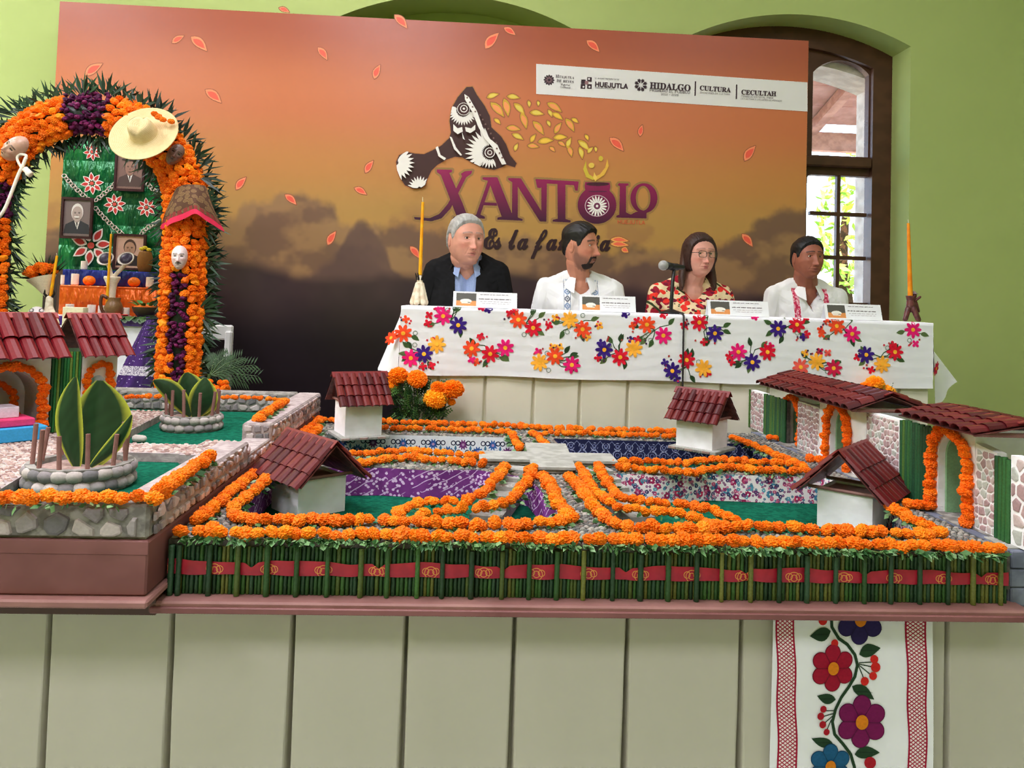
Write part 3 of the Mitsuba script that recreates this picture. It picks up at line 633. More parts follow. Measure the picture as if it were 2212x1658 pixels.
# cobbles of the walkway: single stones in front, the rest as one mass
area = slab2.buffer(-0.004)
prep = shapely.prepared.prep(area)
stones, s_ = [], 0.0165
for iy, y in enumerate(np.arange(PY0 + 0.01, PY1 - 0.02, s_ * 0.72)):
    for x in np.arange(PX0 + 0.01, PX1, s_):
        c = (x + (iy % 2) * s_ / 2 + NPR.uniform(-0.2, 0.2) * s_, y + NPR.uniform(-0.12, 0.12) * s_)
        if not prep.contains(sg.Point(c)): continue
        n = 6; a = np.arange(n) * 2 * np.pi / n + NPR.uniform(0, 1)
        rr = s_ * NPR.uniform(0.40, 0.52, n)
        lo = np.c_[c[0] + rr * np.cos(a), c[1] + rr * 0.72 * np.sin(a), np.full(n, ZP - 0.005)]
        hi = np.c_[c[0] + rr * 0.72 * np.cos(a), c[1] + rr * 0.52 * np.sin(a), np.full(n, ZP - 0.001 + NPR.uniform(0, 0.002))]
        V = np.vstack([lo, hi, [(c[0], c[1], ZP + 0.0012)]])
        F = [[i, (i + 1) % n, n + (i + 1) % n] for i in range(n)] + [[i, n + (i + 1) % n, n + i] for i in range(n)] + [[n + i, n + (i + 1) % n, 2 * n] for i in range(n)]
        g = S(*[(150, 148, 140), (120, 120, 116), (176, 170, 160), (104, 104, 104), (140, 126, 118)][NPR.randint(5)])
        stones.append((c[1], c[0], (V, np.array(F), np.tile(g, (len(V), 1)))))
near = sorted(range(len(stones)), key=lambda i: stones[i][0] + 0.15 * abs(stones[i][1] - 0.32))
vis = [i for i in near if not (PY0 + 0.0 < stones[i][0] < PY0 + 0.045)]
first = set(vis[:240])
for i in vis[:240]: part(ww, 'cobblestone', stones[i][2], 'vc')
part(ww, 'cobblestones', cat([s[2] for i, s in enumerate(stones) if i not in first]), 'vc', kind='stuff')
# textile linings of the garden walls
def uvcell(uv, k): return uv.x * k, uv.y * k
def ring(d, r, w): return smoothstep(w, w * 0.5, dr.abs(d - r))
def floral_white(p, n, uv):
    c = mi.Color3f(S(232, 224, 226))
    for k, (sc, off, pal) in enumerate([(26.0, 0.0, (S(150, 40, 84), S(70, 130, 160), S(190, 50, 90))), (44.0, 7.3, (S(60, 50, 96), S(180, 70, 110), S(90, 150, 170))), (70.0, 3.1, (S(120, 60, 110), S(60, 110, 140), S(200, 110, 150)))]):
        x, y = uv.x * sc + off, uv.y * sc + off * 2
        d, _, r = voronoi(x, y)
        col = dr.select(r < 0.4, mi.Color3f(pal[0]), dr.select(r < 0.75, mi.Color3f(pal[1]), mi.Color3f(pal[2])))
        ang = dr.atan2(dr.sin(x * 6.28), dr.cos(y * 6.28))
        c = mix(c, col, smoothstep(0.30, 0.25, d + 0.05 * dr.sin(ang * 5)) * smoothstep(0.06, 0.09, d))
    return c
def floral_purple(p, n, uv):
    c = mix(S(128, 62, 138), S(100, 44, 112), fbm(uv.x * 40, uv.y * 40, 0, 3))
    d, e, r = voronoi(uv.x * 70, uv.y * 80)
    c = mix(c, S(214, 186, 222), smoothstep(0.36, 0.30, d) * smoothstep(0.42, 0.5, noise(uv.x * 60, uv.y * 60)))
    k = dr.abs(dr.sin(uv.x * 60 + uv.y * 100 + 3 * fbm(uv.x * 12, uv.y * 12)))
    return mix(c, S(206, 176, 216), smoothstep(0.22, 0.12, k) * smoothstep(0.4, 0.55, noise(uv.x * 25, uv.y * 25, 3)))
def frieze(p, n, uv):
    """white cloth with a row of blue and purple flowers and dark scrolls; uv in metres, v from 0 at the foot"""
    c = mi.Color3f(S(226, 224, 232))
    x = uv.x / 0.058
    i = dr.floor(x); fx = (x - i - 0.5) * 0.058; y = uv.y - 0.048
    odd = i - 2 * dr.floor(i / 2)
    yy = y + dr.select(odd > 0.5, 0.020, -0.006)
    r = dr.sqrt(fx * fx + yy * yy); a = dr.atan2(yy, fx)
    fl = smoothstep(0.021, 0.0195, r / (0.8 + 0.2 * dr.cos(a * 10)))
    kk = i - 3 * dr.floor(i / 3)
    c = mix(c, dr.select(kk < 0.5, mi.Color3f(S(52, 84, 150)), dr.select(kk < 1.5, mi.Color3f(S(110, 50, 110)), mi.Color3f(S(60, 96, 160)))), fl)
    c = mix(c, S(180, 140, 180), smoothstep(0.006, 0.005, r))
    x2 = uv.x / 0.058 + 0.5; j = dr.floor(x2); gx = (x2 - j - 0.5) * 0.058
    for sx, sy, rr in ((0.009, 0.012, 0.008), (-0.009, 0.012, 0.008), (0.012, -0.022, 0.007), (-0.012, -0.022, 0.007)):
        q = dr.sqrt(dr.square(gx - sx) + dr.square(y - sy))
        c = mix(c, S(34, 34, 60), smoothstep(0.0022, 0.0014, dr.abs(q - rr)))
    c = mix(c, S(70, 110, 140), smoothstep(0.006, 0.004, dr.abs(gx) + dr.abs(y + 0.008) * 0.35))
    return c
def navy(p, n, uv):
    c = mi.Color3f(S(34, 36, 72))
    x = uv.x / 0.046; i = dr.floor(x); fx = (x - i - 0.5) * 0.046; y = uv.y - 0.05
    for cy, rr in ((0.010, 0.014), (-0.022, 0.016)):
        q = dr.sqrt(fx * fx + dr.square(y - cy))
        c = mix(c, S(170, 172, 206), smoothstep(0.0018, 0.001, dr.abs(q - rr)) * smoothstep(0.35, 0.5, noise(uv.x * 160, uv.y * 160)))
        c = mix(c, S(128, 132, 180), smoothstep(0.0014, 0.0006, dr.abs(q - rr * 0.5)))
    w = dr.abs(fx) - dr.abs(y - 0.005) * 0.9
    c = mix(c, S(150, 156, 196), smoothstep(0.0016, 0.0008, dr.abs(w)) * 0.8)
    return c
for nm, fn in (('textile_floral', floral_white), ('textile_purple', floral_purple), ('textile_frieze', frieze), ('textile_navy', navy)): mat(nm, prin(proc(fn), 0.85, 0.15))
def lining(pit, m_, a, b, label):
    """cloth stuck to a run of a garden's wall, from vertex a to vertex b of its outline"""
    P_ = np.array(pit.exterior.coords)[:-1]
    n = len(P_); idx = [(a + k) % n for k in range(((b - a) % n) + 1)]
    Q = P_[idx]
    dd = np.r_[0, np.cumsum(np.linalg.norm(np.diff(Q, axis=0), axis=1))]; tt = np.sort(np.r_[np.linspace(0, dd[-1], 30), dd[1:-1]])
    Q = np.stack([np.interp(tt, dd, Q[:, k]) for k in range(2)], -1)
    cen = np.array(pit.centroid.coords[0])
    t = np.gradient(Q, axis=0); nrm = np.c_[-t[:, 1], t[:, 0]]; nrm /= np.linalg.norm(nrm, axis=1, keepdims=True)
    nrm *= np.sign(((cen - Q) * nrm).sum(1))[:, None]
    d = np.r_[0, np.cumsum(np.linalg.norm(np.diff(Q, axis=0), axis=1))]
    V, UV = [], []
    zs = np.linspace(ZF + 0.001, ZP - 0.001, 3)
    for z in zs:
        q = Q + nrm * 0.005
        V.append(np.c_[q, np.full(len(q), z)]); UV.append(np.c_[d + a * 0.37, np.full(len(q), z - ZF)])
    N = len(Q)
    F = [[k * N + i, k * N + i + 1, (k + 1) * N + i + 1, (k + 1) * N + i] for k in range(2) for i in range(N - 1)]
    F = np.array(F)
    part(plaza, 'textile', (np.vstack(V), np.vstack([F[:, [0, 1, 2]], F[:, [0, 2, 3]]])), m_, True, uv=np.vstack(UV), label=label)
lining(pit_fl, 'textile_purple', 3, 7, 'purple embroidered lining of the front left garden')
lining(pit_fl, 'textile_purple', 7, 0, 'purple embroidered lining of the front left garden')
lining(pit_fl, 'textile_purple', 1, 3, 'purple embroidered lining of the front left garden')
lining(pit_fr, 'textile_floral', 6, 11, 'white floral lining of the front right garden')
lining(pit_fr, 'textile_floral', 1, 6, 'white floral lining of the front right garden')
lining(pit_fr, 'textile_floral', 11, 0, 'white floral lining of the front right garden')
lining(pit_bl, 'textile_frieze', 3, 4, 'white lining with blue and purple flowers in the back left garden')
lining(pit_bl, 'textile_frieze', 2, 3, 'white lining with blue and purple flowers in the back left garden')
lining(pit_bl, 'textile_frieze', 4, 0, 'white lining with blue and purple flowers in the back left garden')
lining(pit_br, 'textile_navy', 3, 4, 'navy lining with pale scrolls in the back right garden')
lining(pit_br, 'textile_navy', 2, 3, 'navy lining with pale scrolls in the back right garden')
lining(pit_br, 'textile_navy', 4, 0, 'navy lining with pale scrolls in the back right garden')
# the pale cross in the middle, with its stone footing, and two flights of steps
cross = thing('cross_platform', 'pale grey cross shaped platform at the centre of the plaza model', 'platform')
zc = ZP + 0.022
arm_a = sg.Polygon([(0.222, 2.45), (0.352, 2.45), (0.372, 2.86), (0.232, 2.86)])
arm_b = sg.Polygon([(0.062, 2.56), (0.505, 2.56), (0.505, 2.69), (0.062, 2.69)])
cr = unary_union([arm_a, arm_b])
part(cross, 'slab', xf(prism(cr.buffer(0.004), 0.008), Tr(0, 0, zc - 0.008)), 'grey_stone')
part(cross, 'footing', xf(prism(cr.buffer(-0.004), zc - 0.008 - ZP - 0.0015), Tr(0, 0, ZP + 0.0015)), 'mortar_grey')
def steps(label, p0, p1, n, w):
    s = thing('model_steps', label, 'steps')
    p0, p1 = np.array(p0, float), np.array(p1, float)
    d = p1 - p0; L = np.linalg.norm(d); d /= L; q = np.array([-d[1], d[0]])
    for k in range(n):
        z1 = ZP + 0.012 - (ZP - ZF) * (k + 0.3) / n
        a = p0 + d * L * k / n; b = p0 + d * L * (k + 1) / n
        g = sg.Polygon([a + q * w, b + q * w, b - q * w, a - q * w])
        part(s, 'step', xf(prism(g, z1 - ZF - 0.001), Tr(0, 0, ZF + 0.001)), 'grey_stone')
    return s
steps('grey stone steps running down left of the middle walk', (0.165, 2.53), (0.055, 2.10), 7, 0.045)
steps('grey stone steps running down right of the middle walk', (0.43, 2.53), (0.52, 2.12), 7, 0.038)
# bamboo apron: canes behind, posts in front, woven ribbon
BAM = [S(40, 74, 34), S(54, 92, 40), S(30, 58, 34), S(74, 90, 38), S(40, 70, 46), S(96, 100, 42)]
def cane(x, y, z0, z1, r, col, n=7):
    zs = [z0]; nodes = np.arange(z0 + NPR.uniform(0.008, 0.02), z1, NPR.uniform(0.022, 0.032))
    pr = [(r, z0)]
    for q in nodes: pr += [(r * 0.98, q - 0.0015), (r * 1.13, q), (r * 0.98, q + 0.0015)]
    pr += [(r, z1)]
    m = xf(lathe(pr, n), Tr(x, y, 0))
    c = np.tile(col, (len(m[0]), 1))
    return (m[0], m[1], c)
zb0, zb1 = 0.816, ZP - 0.012
ab = part(plaza, 'apron_board', bx(PX0 + 0.002, PX1, PY0 + 0.002, PY0 + 0.006, zb0, zb1), 'cobble_bed')
x = PX0 + 0.006
i = 0
post_x = []
while x < PX1 - 0.004:
    r = NPR.uniform(0.0036, 0.0052)
    if i % 7 == 3 and i > 0: post_x.append(x)
    part(ab, 'bamboo_cane', cane(x, PY0 - 0.003, zb0, zb1 - NPR.uniform(0, 0.006), r, BAM[NPR.randint(6)], 6), 'vc_leaf', True)
    x += r * 2.02; i += 1
for x in post_x + [PX0 + 0.012]:
    part(ab, 'bamboo_post', cane(x + NPR.uniform(-0.003, 0.003), PY0 - 0.0155, zb0, zb1 + NPR.uniform(-0.004, 0.006), NPR.uniform(0.0048, 0.0064), np.array(BAM[[1, 5, 3, 0, 4, 2][NPR.randint(6)]]) * NPR.uniform(0.9, 1.3), 8), 'vc_leaf', True)
rb = thing('red_ribbon', 'red ribbon with gold scrolls woven through the bamboo posts of the model', 'ribbon')
def rib_fn(p, n, uv):
    x = p.x / 0.115; i = dr.floor(x); fx = (x - i - 0.5) * 0.115; y = p.z - 0.874
    c = mix(S(170, 30, 50), S(146, 22, 42), fbm(p.x * 60, p.z * 60, 0, 3))
    g = mi.Float(0)
    for ox, oy, rr in ((0, -0.006, 0.007), (0.011, -0.003, 0.007), (-0.011, -0.003, 0.007), (0, -0.006, 0.013)):
        q = dr.sqrt(dr.square(fx - ox) + dr.square(y - oy))
        g = dr.maximum(g, smoothstep(0.0012, 0.0005, dr.abs(q - rr)))
    return mix(c, S(214, 150, 70), g * 0.8)
mat('ribbon_red', prin(proc(rib_fn), 0.4, 0.5, sheen=0.3))
px = np.array(sorted(post_x))
def rib_y(x):
    k = np.abs(x[:, None] - px[None, :]).min(1)
    return PY0 - 0.0095 - 0.002 * np.clip(k / 0.02, 0, 1) + 0.0012 * np.sin(x * 90)
def ribm(u, v):
    x = PX0 + 0.004 + u * (PX1 - PX0 - 0.006)
    fold = 0.010 * np.maximum(0, 1 - np.abs(((x + 0.3) % 0.27) - 0.13) / 0.014) + 0.003 * np.sin(x * 23)
    return np.stack([x, rib_y(x) - 0.0012 * np.sin(v * np.pi), 0.858 + 0.029 * v - fold * (v * 1.1 - 0.1) + 0.001 * np.sin(x * 60)], -1)
m, _ = gridmesh(ribm, 500, 4)
body(rb, m, 'ribbon_red', True)
# ---------------------------------------------------------------- tiled roofs and kiosks
TILE_R = [S(84, 20, 25), S(96, 25, 28), S(72, 17, 22), S(104, 31, 30)]
def tile_mesh(L, w, h, n=5):
    """half round tile: x across, y down the slope from 0 to L, z up; a little wider at the foot"""
    a = np.linspace(0, np.pi, n + 1)
    rows = []
    for y, k in ((0, 0.88), (L, 1.0)):
        rows.append(np.c_[-np.cos(a) * w / 2 * k, np.full(n + 1, y), np.sin(a) * h * k + (0 if y else 0.0)])
    t = 0.0018
    lo = [r - np.array([0, 0, t]) for r in rows]
    V = np.vstack(rows + lo); m = n + 1
    F = []
    for i in range(n):
        F += [[i, i + 1, m + i + 1], [i, m + i + 1, m + i], [2 * m + i, 3 * m + i + 1, 2 * m + i + 1], [2 * m + i, 3 * m + i, 3 * m + i + 1]]
        F += [[m + i, m + i + 1, 3 * m + i + 1], [m + i, 3 * m + i + 1, 3 * m + i]]
    return (V, np.array(F))
_tiles = {}
TILE_V = [S(92, 9, 18), S(104, 12, 22), S(82, 8, 16), S(110, 16, 24)]
def roof(parent, R0, R1, E0, E1, F0, F1, cols, rows, deck='clay_dark', tilts=0.10, cap=True, pal=0):
    """gable roof: ridge R0-R1, eaves E0-E1 on one side and F0-F1 on the other (points run the same way)"""
    R0, R1 = np.array(R0, float), np.array(R1, float)
    up = np.array([0, 0, 1.0])
    decks, tiles = [], []
    for (A, B) in ((E0, E1), (F0, F1)):
        A, B = np.array(A, float), np.array(B, float)
        nrm = np.cross(R1 - R0, A - R0); nrm /= np.linalg.norm(nrm); nrm *= np.sign(nrm[2])
        q = np.array([R0, R1, B, A])
        th = 0.003
        V = np.vstack([q, q - nrm * th])
        decks.append((V, np.array([[0, 1, 2], [0, 2, 3], [4, 6, 5], [4, 7, 6], [0, 4, 5], [0, 5, 1], [1, 5, 6], [1, 6, 2], [2, 6, 7], [2, 7, 3], [3, 7, 4], [3, 4, 0]])))
        Ls = np.linalg.norm(A - R0); w = np.linalg.norm(R1 - R0) / cols; L = Ls / rows
        key = (round(w, 4), round(L, 4), pal)
        if key not in _tiles: _tiles[key] = [shape((*tile_mesh(L * 1.22, w * 1.0, w * 0.30), np.tile(c, (24, 1))), 'vc_gloss') for c in (TILE_R, TILE_V)[pal]]
        ex = (R1 - R0) / np.linalg.norm(R1 - R0)
        for j in range(rows):
            for i in range(cols):
                s, t = (i + 0.5) / cols, j / rows
                top = R0 + (R1 - R0) * s; bot = A + (B - A) * s
                o = top + (bot - top) * t
                ey = (bot - top) / np.linalg.norm(bot - top)
                ez = np.cross(ex, ey); ez /= np.linalg.norm(ez); ex_ = ex
                if ez[2] < 0: ez = -ez; ex_ = -ex
                a = tilts * 0.6
                M = frame(o + ez * 0.004, ex_, ey * math.cos(a) + ez * math.sin(a), ez * math.cos(a) - ey * math.sin(a)) @ Rz(RNG.gauss(0, 0.02))
                tiles.append((_tiles[key][RNG.randrange(4)], M))
    rk = part(parent, 'roof', cat(decks), deck)
    for t_, M in tiles: copy_part(rk, 'tile', t_, M)
    if cap:
        c = []
        for (A, sgn) in ((E0, 1), (F0, 1)):
            A = np.array(A, float); d = (A - R0); d /= np.linalg.norm(d)
            o = up * 0.013; e = (R1 - R0) / np.linalg.norm(R1 - R0) * 0.006
            w = 0.026
            q = np.array([R0 + o - e, R1 + o + e, R1 + o + e + d * w, R0 + o - e + d * w])
            V = np.vstack([q, q - up * 0.003])
            c.append((V, np.array([[0, 1, 2], [0, 2, 3], [4, 6, 5], [4, 7, 6], [0, 4, 5], [0, 5, 1], [1, 5, 6], [1, 6, 2], [2, 6, 7], [2, 7, 3], [3, 7, 4], [3, 4, 0]])))
        part(rk, 'ridge_cap', paint(cat(c), (S(116, 40, 42), S(140, 38, 30))[pal]), 'vc_gloss', False)
def kiosk(label, corner, ang, w, d, z0, z1, zr, over=0.03, ridge_along='x', cols=6, rows=4, plinth=False, ro=0.05):
    """white walled kiosk: 'corner' is the near corner, the front runs w along ang, the side runs d along ang + 90 degrees"""
    k = thing('kiosk', label, 'model house', 'white kiosks with red tile roofs in the plaza')
    c = np.array([corner[0], corner[1], 0.0])
    ex = np.array([math.cos(ang), math.sin(ang), 0]); ey = np.array([-math.sin(ang), math.cos(ang), 0])
    M = frame(c, ex, ey, (0, 0, 1))
    t = 0.008
    ring_ = sg.box(0, 0, w, d).difference(sg.box(t, t, w - t, d - t))
    part(k, 'walls', xf(xf(prism(ring_, z1 - z0), Tr(0, 0, z0)), M), 'plaster')
    part(k, 'ceiling_board', xf(bx(t, w - t, t, d - t, z1 - 0.012, z1 - 0.006), M), 'pink_wood')
    if plinth:
        part(k, 'plinth', xf(bx(-0.02, w + 0.025, -0.025, d + 0.02, ZP + 0.002, z0, 0.002), M), 'grey_stone')
        for i in range(5):
            part(k, 'plinth_stone', xf(bx(-0.018 + i * 0.034, 0.012 + i * 0.034, -0.029, -0.024, ZP + 0.004, z0 - 0.002, 0.001), M), ['pink_cobble', 'mortar_grey'][i % 2])
    o = over
    def pt(x, y, z): return c + ex * x + ey * y + np.array([0, 0, z])
    ze = z1 - 0.004
    if ridge_along == 'x':
        roof(k, pt(-ro, d / 2, zr), pt(w + ro, d / 2, zr), pt(-ro, -o, ze), pt(w + ro, -o, ze), pt(-ro, d + o, ze), pt(w + ro, d + o, ze), cols, rows)
        beams = [(pt(x_, -o * 0.6, z1 + 0.004), pt(x_, d + o * 0.6, z1 + 0.004)) for x_ in (-0.004, w + 0.004)]
    else:
        roof(k, pt(w / 2, -ro, zr), pt(w / 2, d + ro, zr), pt(-o, -ro, ze), pt(-o, d + ro, ze), pt(w + o, -ro, ze), pt(w + o, d + ro, ze), cols, rows)
        beams = [(pt(-o * 0.6, y_, z1 + 0.004), pt(w + o * 0.6, y_, z1 + 0.004)) for y_ in (-0.004, d + 0.004)]
    for a, b in beams:
        part(k, 'tie_beam', tube([a, b], 0.005, 6), 'pink_wood')
    return k
D = math.radians
kiosk('white kiosk with a red tile roof in the front left corner of the plaza', (-0.442, 2.21), D(41), 0.150, 0.150, ZF + 0.001, 0.950, 1.050, 0.030, 'y', 7, 3, ro=0.062)
kiosk('white kiosk with a red tile roof before the potted marigolds', (-0.430, 2.94), D(24), 0.140, 0.150, ZP + 0.014, 1.066, 1.165, 0.032, 'x', 7, 3, True, ro=0.032)
kiosk('white kiosk with a red tile roof under the microphone cable', (0.800, 2.93), D(-43), 0.145, 0.125, ZP + 0.014, 1.050, 1.146, 0.030, 'x', 7, 3, True, ro=0.032)
kiosk('white kiosk with a red tile roof in the front right corner of the plaza', (1.026, 2.235), D(-43), 0.150, 0.150, ZF + 0.001, 0.955, 1.070, 0.040, 'y', 7, 3, ro=0.055)
# ---------------------------------------------------------------- marigold rows of the plaza model
ZG = ZP + 0.014
def gz(uv, z=ZG, z_end=None):
    n = len(uv)
    out = []
    for i, (u, v) in enumerate(uv):
        zz_ = z if z_end is None else z + (z_end - z) * (i / (n - 1))
        out.append(onz(u, v, zz_))
    return out
GR = 'marigold rows of the plaza model'
garland('marigold row along the front edge above the bamboo', gz([(396, 1145), (700, 1152), (1150, 1160), (1600, 1168), (2158, 1182)]), 0.0185, 0.031, dens=26, lw=0.021)
garland('marigold row along the left edge of the plaza', [(-0.592, y, ZG) for y in (1.84, 2.2, 2.7, 3.34)], 0.018, 0.030)
garland('marigold row along the back edge of the plaza', gz([(645, 903), (900, 912), (1150, 921), (1278, 926), (1480, 930)]), 0.0165, 0.029)
garland('marigold row along the front rim of the left garden', gz([(505, 1108), (530, 1119), (640, 1121), (850, 1123), (1040, 1131), (1180, 1127), (1222, 1120)]), 0.0175, 0.030)
garland('marigold row along the left rim of the left garden', gz([(498, 1098), (572, 1038), (640, 975), (692, 922)]), 0.0175, 0.030)
garland('marigold row left of the middle walk', gz([(1177, 1029), (1192, 1052), (1203, 1080), (1217, 1102), (1236, 1118)]), 0.021, 0.033)
garland('marigold row right of the middle walk ending along the front rim', gz([(1232, 1029), (1255, 1055), (1276, 1083), (1301, 1108), (1330, 1130), (1385, 1138), (1460, 1140), (1590, 1137)]), 0.020, 0.033)
garland('marigold row on the outer side of the left steps', gz([(1091, 1004), (1078, 1024), (1058, 1047), (1035, 1067), (1001, 1077), (950, 1082), (905, 1084), (878, 1094), (858, 1112)], ZP + 0.018, 0.890), 0.017, 0.029)
garland('marigold row on the inner side of the left steps', gz([(1149, 1009), (1142, 1032), (1124, 1055), (1101, 1080), (1063, 1090), (1000, 1097), (935, 1106), (890, 1122)], ZP + 0.018, 0.888), 0.017, 0.029)
garland('marigold row on the inner side of the right steps', gz([(1253, 1009), (1271, 1037), (1291, 1067), (1317, 1085), (1342, 1095), (1380, 1100), (1431, 1103), (1469, 1108), (1507, 1121), (1545, 1134)], ZP + 0.018, 0.905), 0.017, 0.029)
garland('marigold row on the outer side of the right steps', gz([(1291, 1004), (1306, 1032), (1322, 1057), (1342, 1072), (1380, 1080), (1431, 1085), (1481, 1090), (1532, 1098), (1564, 1111), (1602, 1128)], ZP + 0.018, 0.905), 0.017, 0.029)
garland('upper of the two wavy marigold rows on the left arm', gz([(763, 981), (811, 976), (875, 972), (951, 977), (1037, 984)]), 0.0165, 0.028)
garland('lower of the two wavy marigold rows on the left arm', gz([(770, 1001), (824, 991), (875, 986), (925, 991), (989, 995), (1037, 999)]), 0.0165, 0.028)
garland('upper of the two wavy marigold rows on the right arm', gz([(1329, 998), (1380, 995), (1456, 998), (1557, 991), (1605, 995), (1657, 997), (1740, 1003)]), 0.0165, 0.028)
garland('lower of the two wavy marigold rows on the right arm', gz([(1335, 1008), (1367, 1009), (1405, 1013), (1481, 1018), (1557, 1009), (1588, 1008), (1657, 1015), (1740, 1016)]), 0.0165, 0.028)
garland('marigold row along the rim of the back left garden', gz([(822, 922), (960, 926), (1096, 931)]), 0.015, 0.026)
garland('marigold row along the rim of the back right garden', gz([(1179, 933), (1300, 936), (1470, 942)]), 0.015, 0.026)
garland('marigold row left of the walk behind the cross', gz([(1104, 934), (1112, 948), (1122, 966)]), 0.015, 0.026)
garland('marigold row right of the walk behind the cross', gz([(1150, 934), (1165, 945), (1178, 960)]), 0.015, 0.026)
garland('marigold row along the right rim behind the third kiosk', gz([(1583, 944), (1643, 967), (1691, 988), (1742, 1010)]), 0.016, 0.028)
garland('marigold row along the right rim before the second facade', gz([(1918, 1092), (1967, 1118), (2022, 1146)]), 0.017, 0.029)
garland('marigold row along the front rim of the right garden', gz([(1612, 1136), (1726, 1141), (1864, 1147), (2012, 1153)]), 0.0175, 0.030)
# ---------------------------------------------------------------- church front module at the right of the plaza
sb = thing('model_forecourt', 'blue grey block base beside the right end of the bamboo apron', 'model base')
part(sb, 'core', bx(PX1 + 0.014, 2.0, PY0 + 0.012, 3.40, 0.786, ZP - 0.003), 'blue_grey_block')
for r_ in range(3):
    x = PX1 + 0.016 - (0.03 if r_ % 2 else 0)
    while x < 1.98:
        a, b = max(x, PX1 + 0.014), x + 0.075
        part(sb, 'block', bx(a + 0.001, b - 0.001, PY0 + 0.004, PY0 + 0.014, 0.806 + r_ * 0.042, 0.846 + r_ * 0.042, 0.003), 'blue_grey_block')
        x += 0.075
for iy in range(18):
    for ix in range(5):
        x0, y0 = PX1 + 0.02 + ix * 0.05 + (iy % 2) * 0.02, PY0 + 0.02 + iy * 0.09
        part(sb, 'paving_slab', bx(x0 + 0.001, x0 + 0.049, y0 + 0.001, y0 + 0.089, ZP - 0.004, ZP + 0.0005, 0.0015), ['mortar_grey', 'grey_stone', 'mortar_grey'][NPR.randint(3)])
def ypx(u, x, z=ZP):
    lo, hi = 1.2, 6.0
    for _ in range(40):
        m_ = (lo + hi) / 2
        if proj((x, m_, z))[0] > u: lo = m_
        else: hi = m_
    return lo
WX = 1.29
def ztop(u, v, x=WX): return onx(u, v, x)[2]
def side(m, x):
    """a prism drawn in (y, z) with its thickness along +x from x"""
    v = m[0]
    return (np.c_[x + v[:, 2], v[:, 0], v[:, 1]], m[1], *m[2:])
def cells(w, h, s, seed, sq=1.0):
    rs = np.random.RandomState(seed)
    pts = [((i + 0.5 + rs.uniform(-0.36, 0.36) + 0.5 * (j % 2)) * s, (j + 0.5 + rs.uniform(-0.34, 0.34)) * s * sq) for i in range(-1, int(w / s) + 2) for j in range(-1, int(h / s / sq) + 2)]
    vor = shapely.voronoi_polygons(sg.MultiPoint(pts))
    box_ = sg.box(0, 0, w, h)
    out = []
    for g in vor.geoms:
        g = g.intersection(box_).buffer(-s * 0.10).buffer(-s * 0.06).buffer(s * 0.06, 2)
        if g.geom_type == 'Polygon' and g.area > s * s * 0.12: out.append(g.simplify(s * 0.03))
    return out
STN = [S(178, 150, 150), S(160, 132, 134), S(190, 172, 170), S(170, 140, 142), S(176, 178, 172)]
def stone_part(g, z0, h, col):
    """one cushion shaped stone from its outline"""
    c = np.array(g.exterior.coords)[:-1]
    if sg.LinearRing(c).is_ccw is False: c = c[::-1]
    k = c.mean(0); n = len(c)
    V = np.vstack([np.c_[c, np.full(n, z0)], np.c_[k + (c - k) * 0.93, np.full(n, z0 + h * 0.7)], np.c_[k + (c - k) * 0.7, np.full(n, z0 + h)], [(k[0], k[1], z0 + h * 1.05)]])
    F = []
    for i in range(n):
        j = (i + 1) % n
        F += [[i, j, n + j], [i, n + j, n + i], [n + i, n + j, 2 * n + j], [n + i, 2 * n + j, 2 * n + i], [2 * n + i, 2 * n + j, 3 * n]]
    col = np.tile(col, (len(V), 1))
    return (V, np.array(F), col)
def to_side(m, y1, z0, x):
    """from the stone sheet (s right, t up, height out) onto a wall facing -x; s runs towards the viewer"""
    v = m[0]
    return (np.c_[x - v[:, 2], y1 - v[:, 0], z0 + v[:, 1]], m[1], *m[2:])
def stone_wall(u0, u1, zt0, zt1, label, x=WX, s=0.020, seed=1, th=0.025):
    y1, y0 = ypx(u0, x), ypx(u1, x)
    k = thing('model_stone_wall', label, 'model wall', 'stone walls beside the plaza')
    q = sg.Polygon([(y0, ZP + 0.001), (y1, ZP + 0.001), (y1, zt0), (y0, zt1)])
    bk_ = part(k, 'backing', side(prism(q, th), x), 'plaster')
    for g in cells(y1 - y0, min(zt0, zt1) - ZP - 0.004, s, seed):
        part(k, 'stone', to_side(stone_part(g, 0, 0.003, STN[NPR.randint(5)]), y1, ZP + 0.002, x), 'vc')
    return k
def bamboo_wall(u0, u1, zt, label, x=WX, r=0.0065):
    y1, y0 = ypx(u0, x), ypx(u1, x)
    k = thing('bamboo_panel', label, 'bamboo panel', 'bamboo panels beside the plaza')
    part(k, 'backing', bx(x + 0.006, x + 0.02, y0, y1, ZP + 0.001, zt - 0.006), 'cobble_bed')
    for y in np.arange(y0 + r, y1, r * 2.02):
        c = np.array(S(*[(36, 84, 52), (46, 96, 50), (28, 70, 46), (70, 106, 46)][NPR.randint(4)]))
        part(k, 'bamboo_cane', paint(tube([(x, y, ZP + 0.002), (x, y, zt + NPR.uniform(-0.004, 0.003))], r, 6), c), 'vc_leaf', True)
    return k
z_a, z_b = ztop(1606, 836), ztop(1655, 840)
bamboo_wall(1605, 1620, z_a, 'narrow green bamboo panel farthest back in the row right of the third kiosk')
stone_wall(1621, 1649, z_a, z_a, 'painted stone wall between the two farthest bamboo panels', seed=2)
bamboo_wall(1650, 1696, z_a + 0.002, 'dark green bamboo panel left of the farthest marigold arch')
stone_wall(1722, 1768, 1.115, 1.115, 'painted stone wall under the far end of the long model roof', seed=3)
stone_wall(1871, 1941, ztop(1871, 888), ztop(1941, 906), 'painted stone wall between the long roofed facade and the tall bamboo panel', seed=4)
bamboo_wall(1943, 2013, ztop(1975, 912), 'tall dark green bamboo panel behind the front right kiosk')
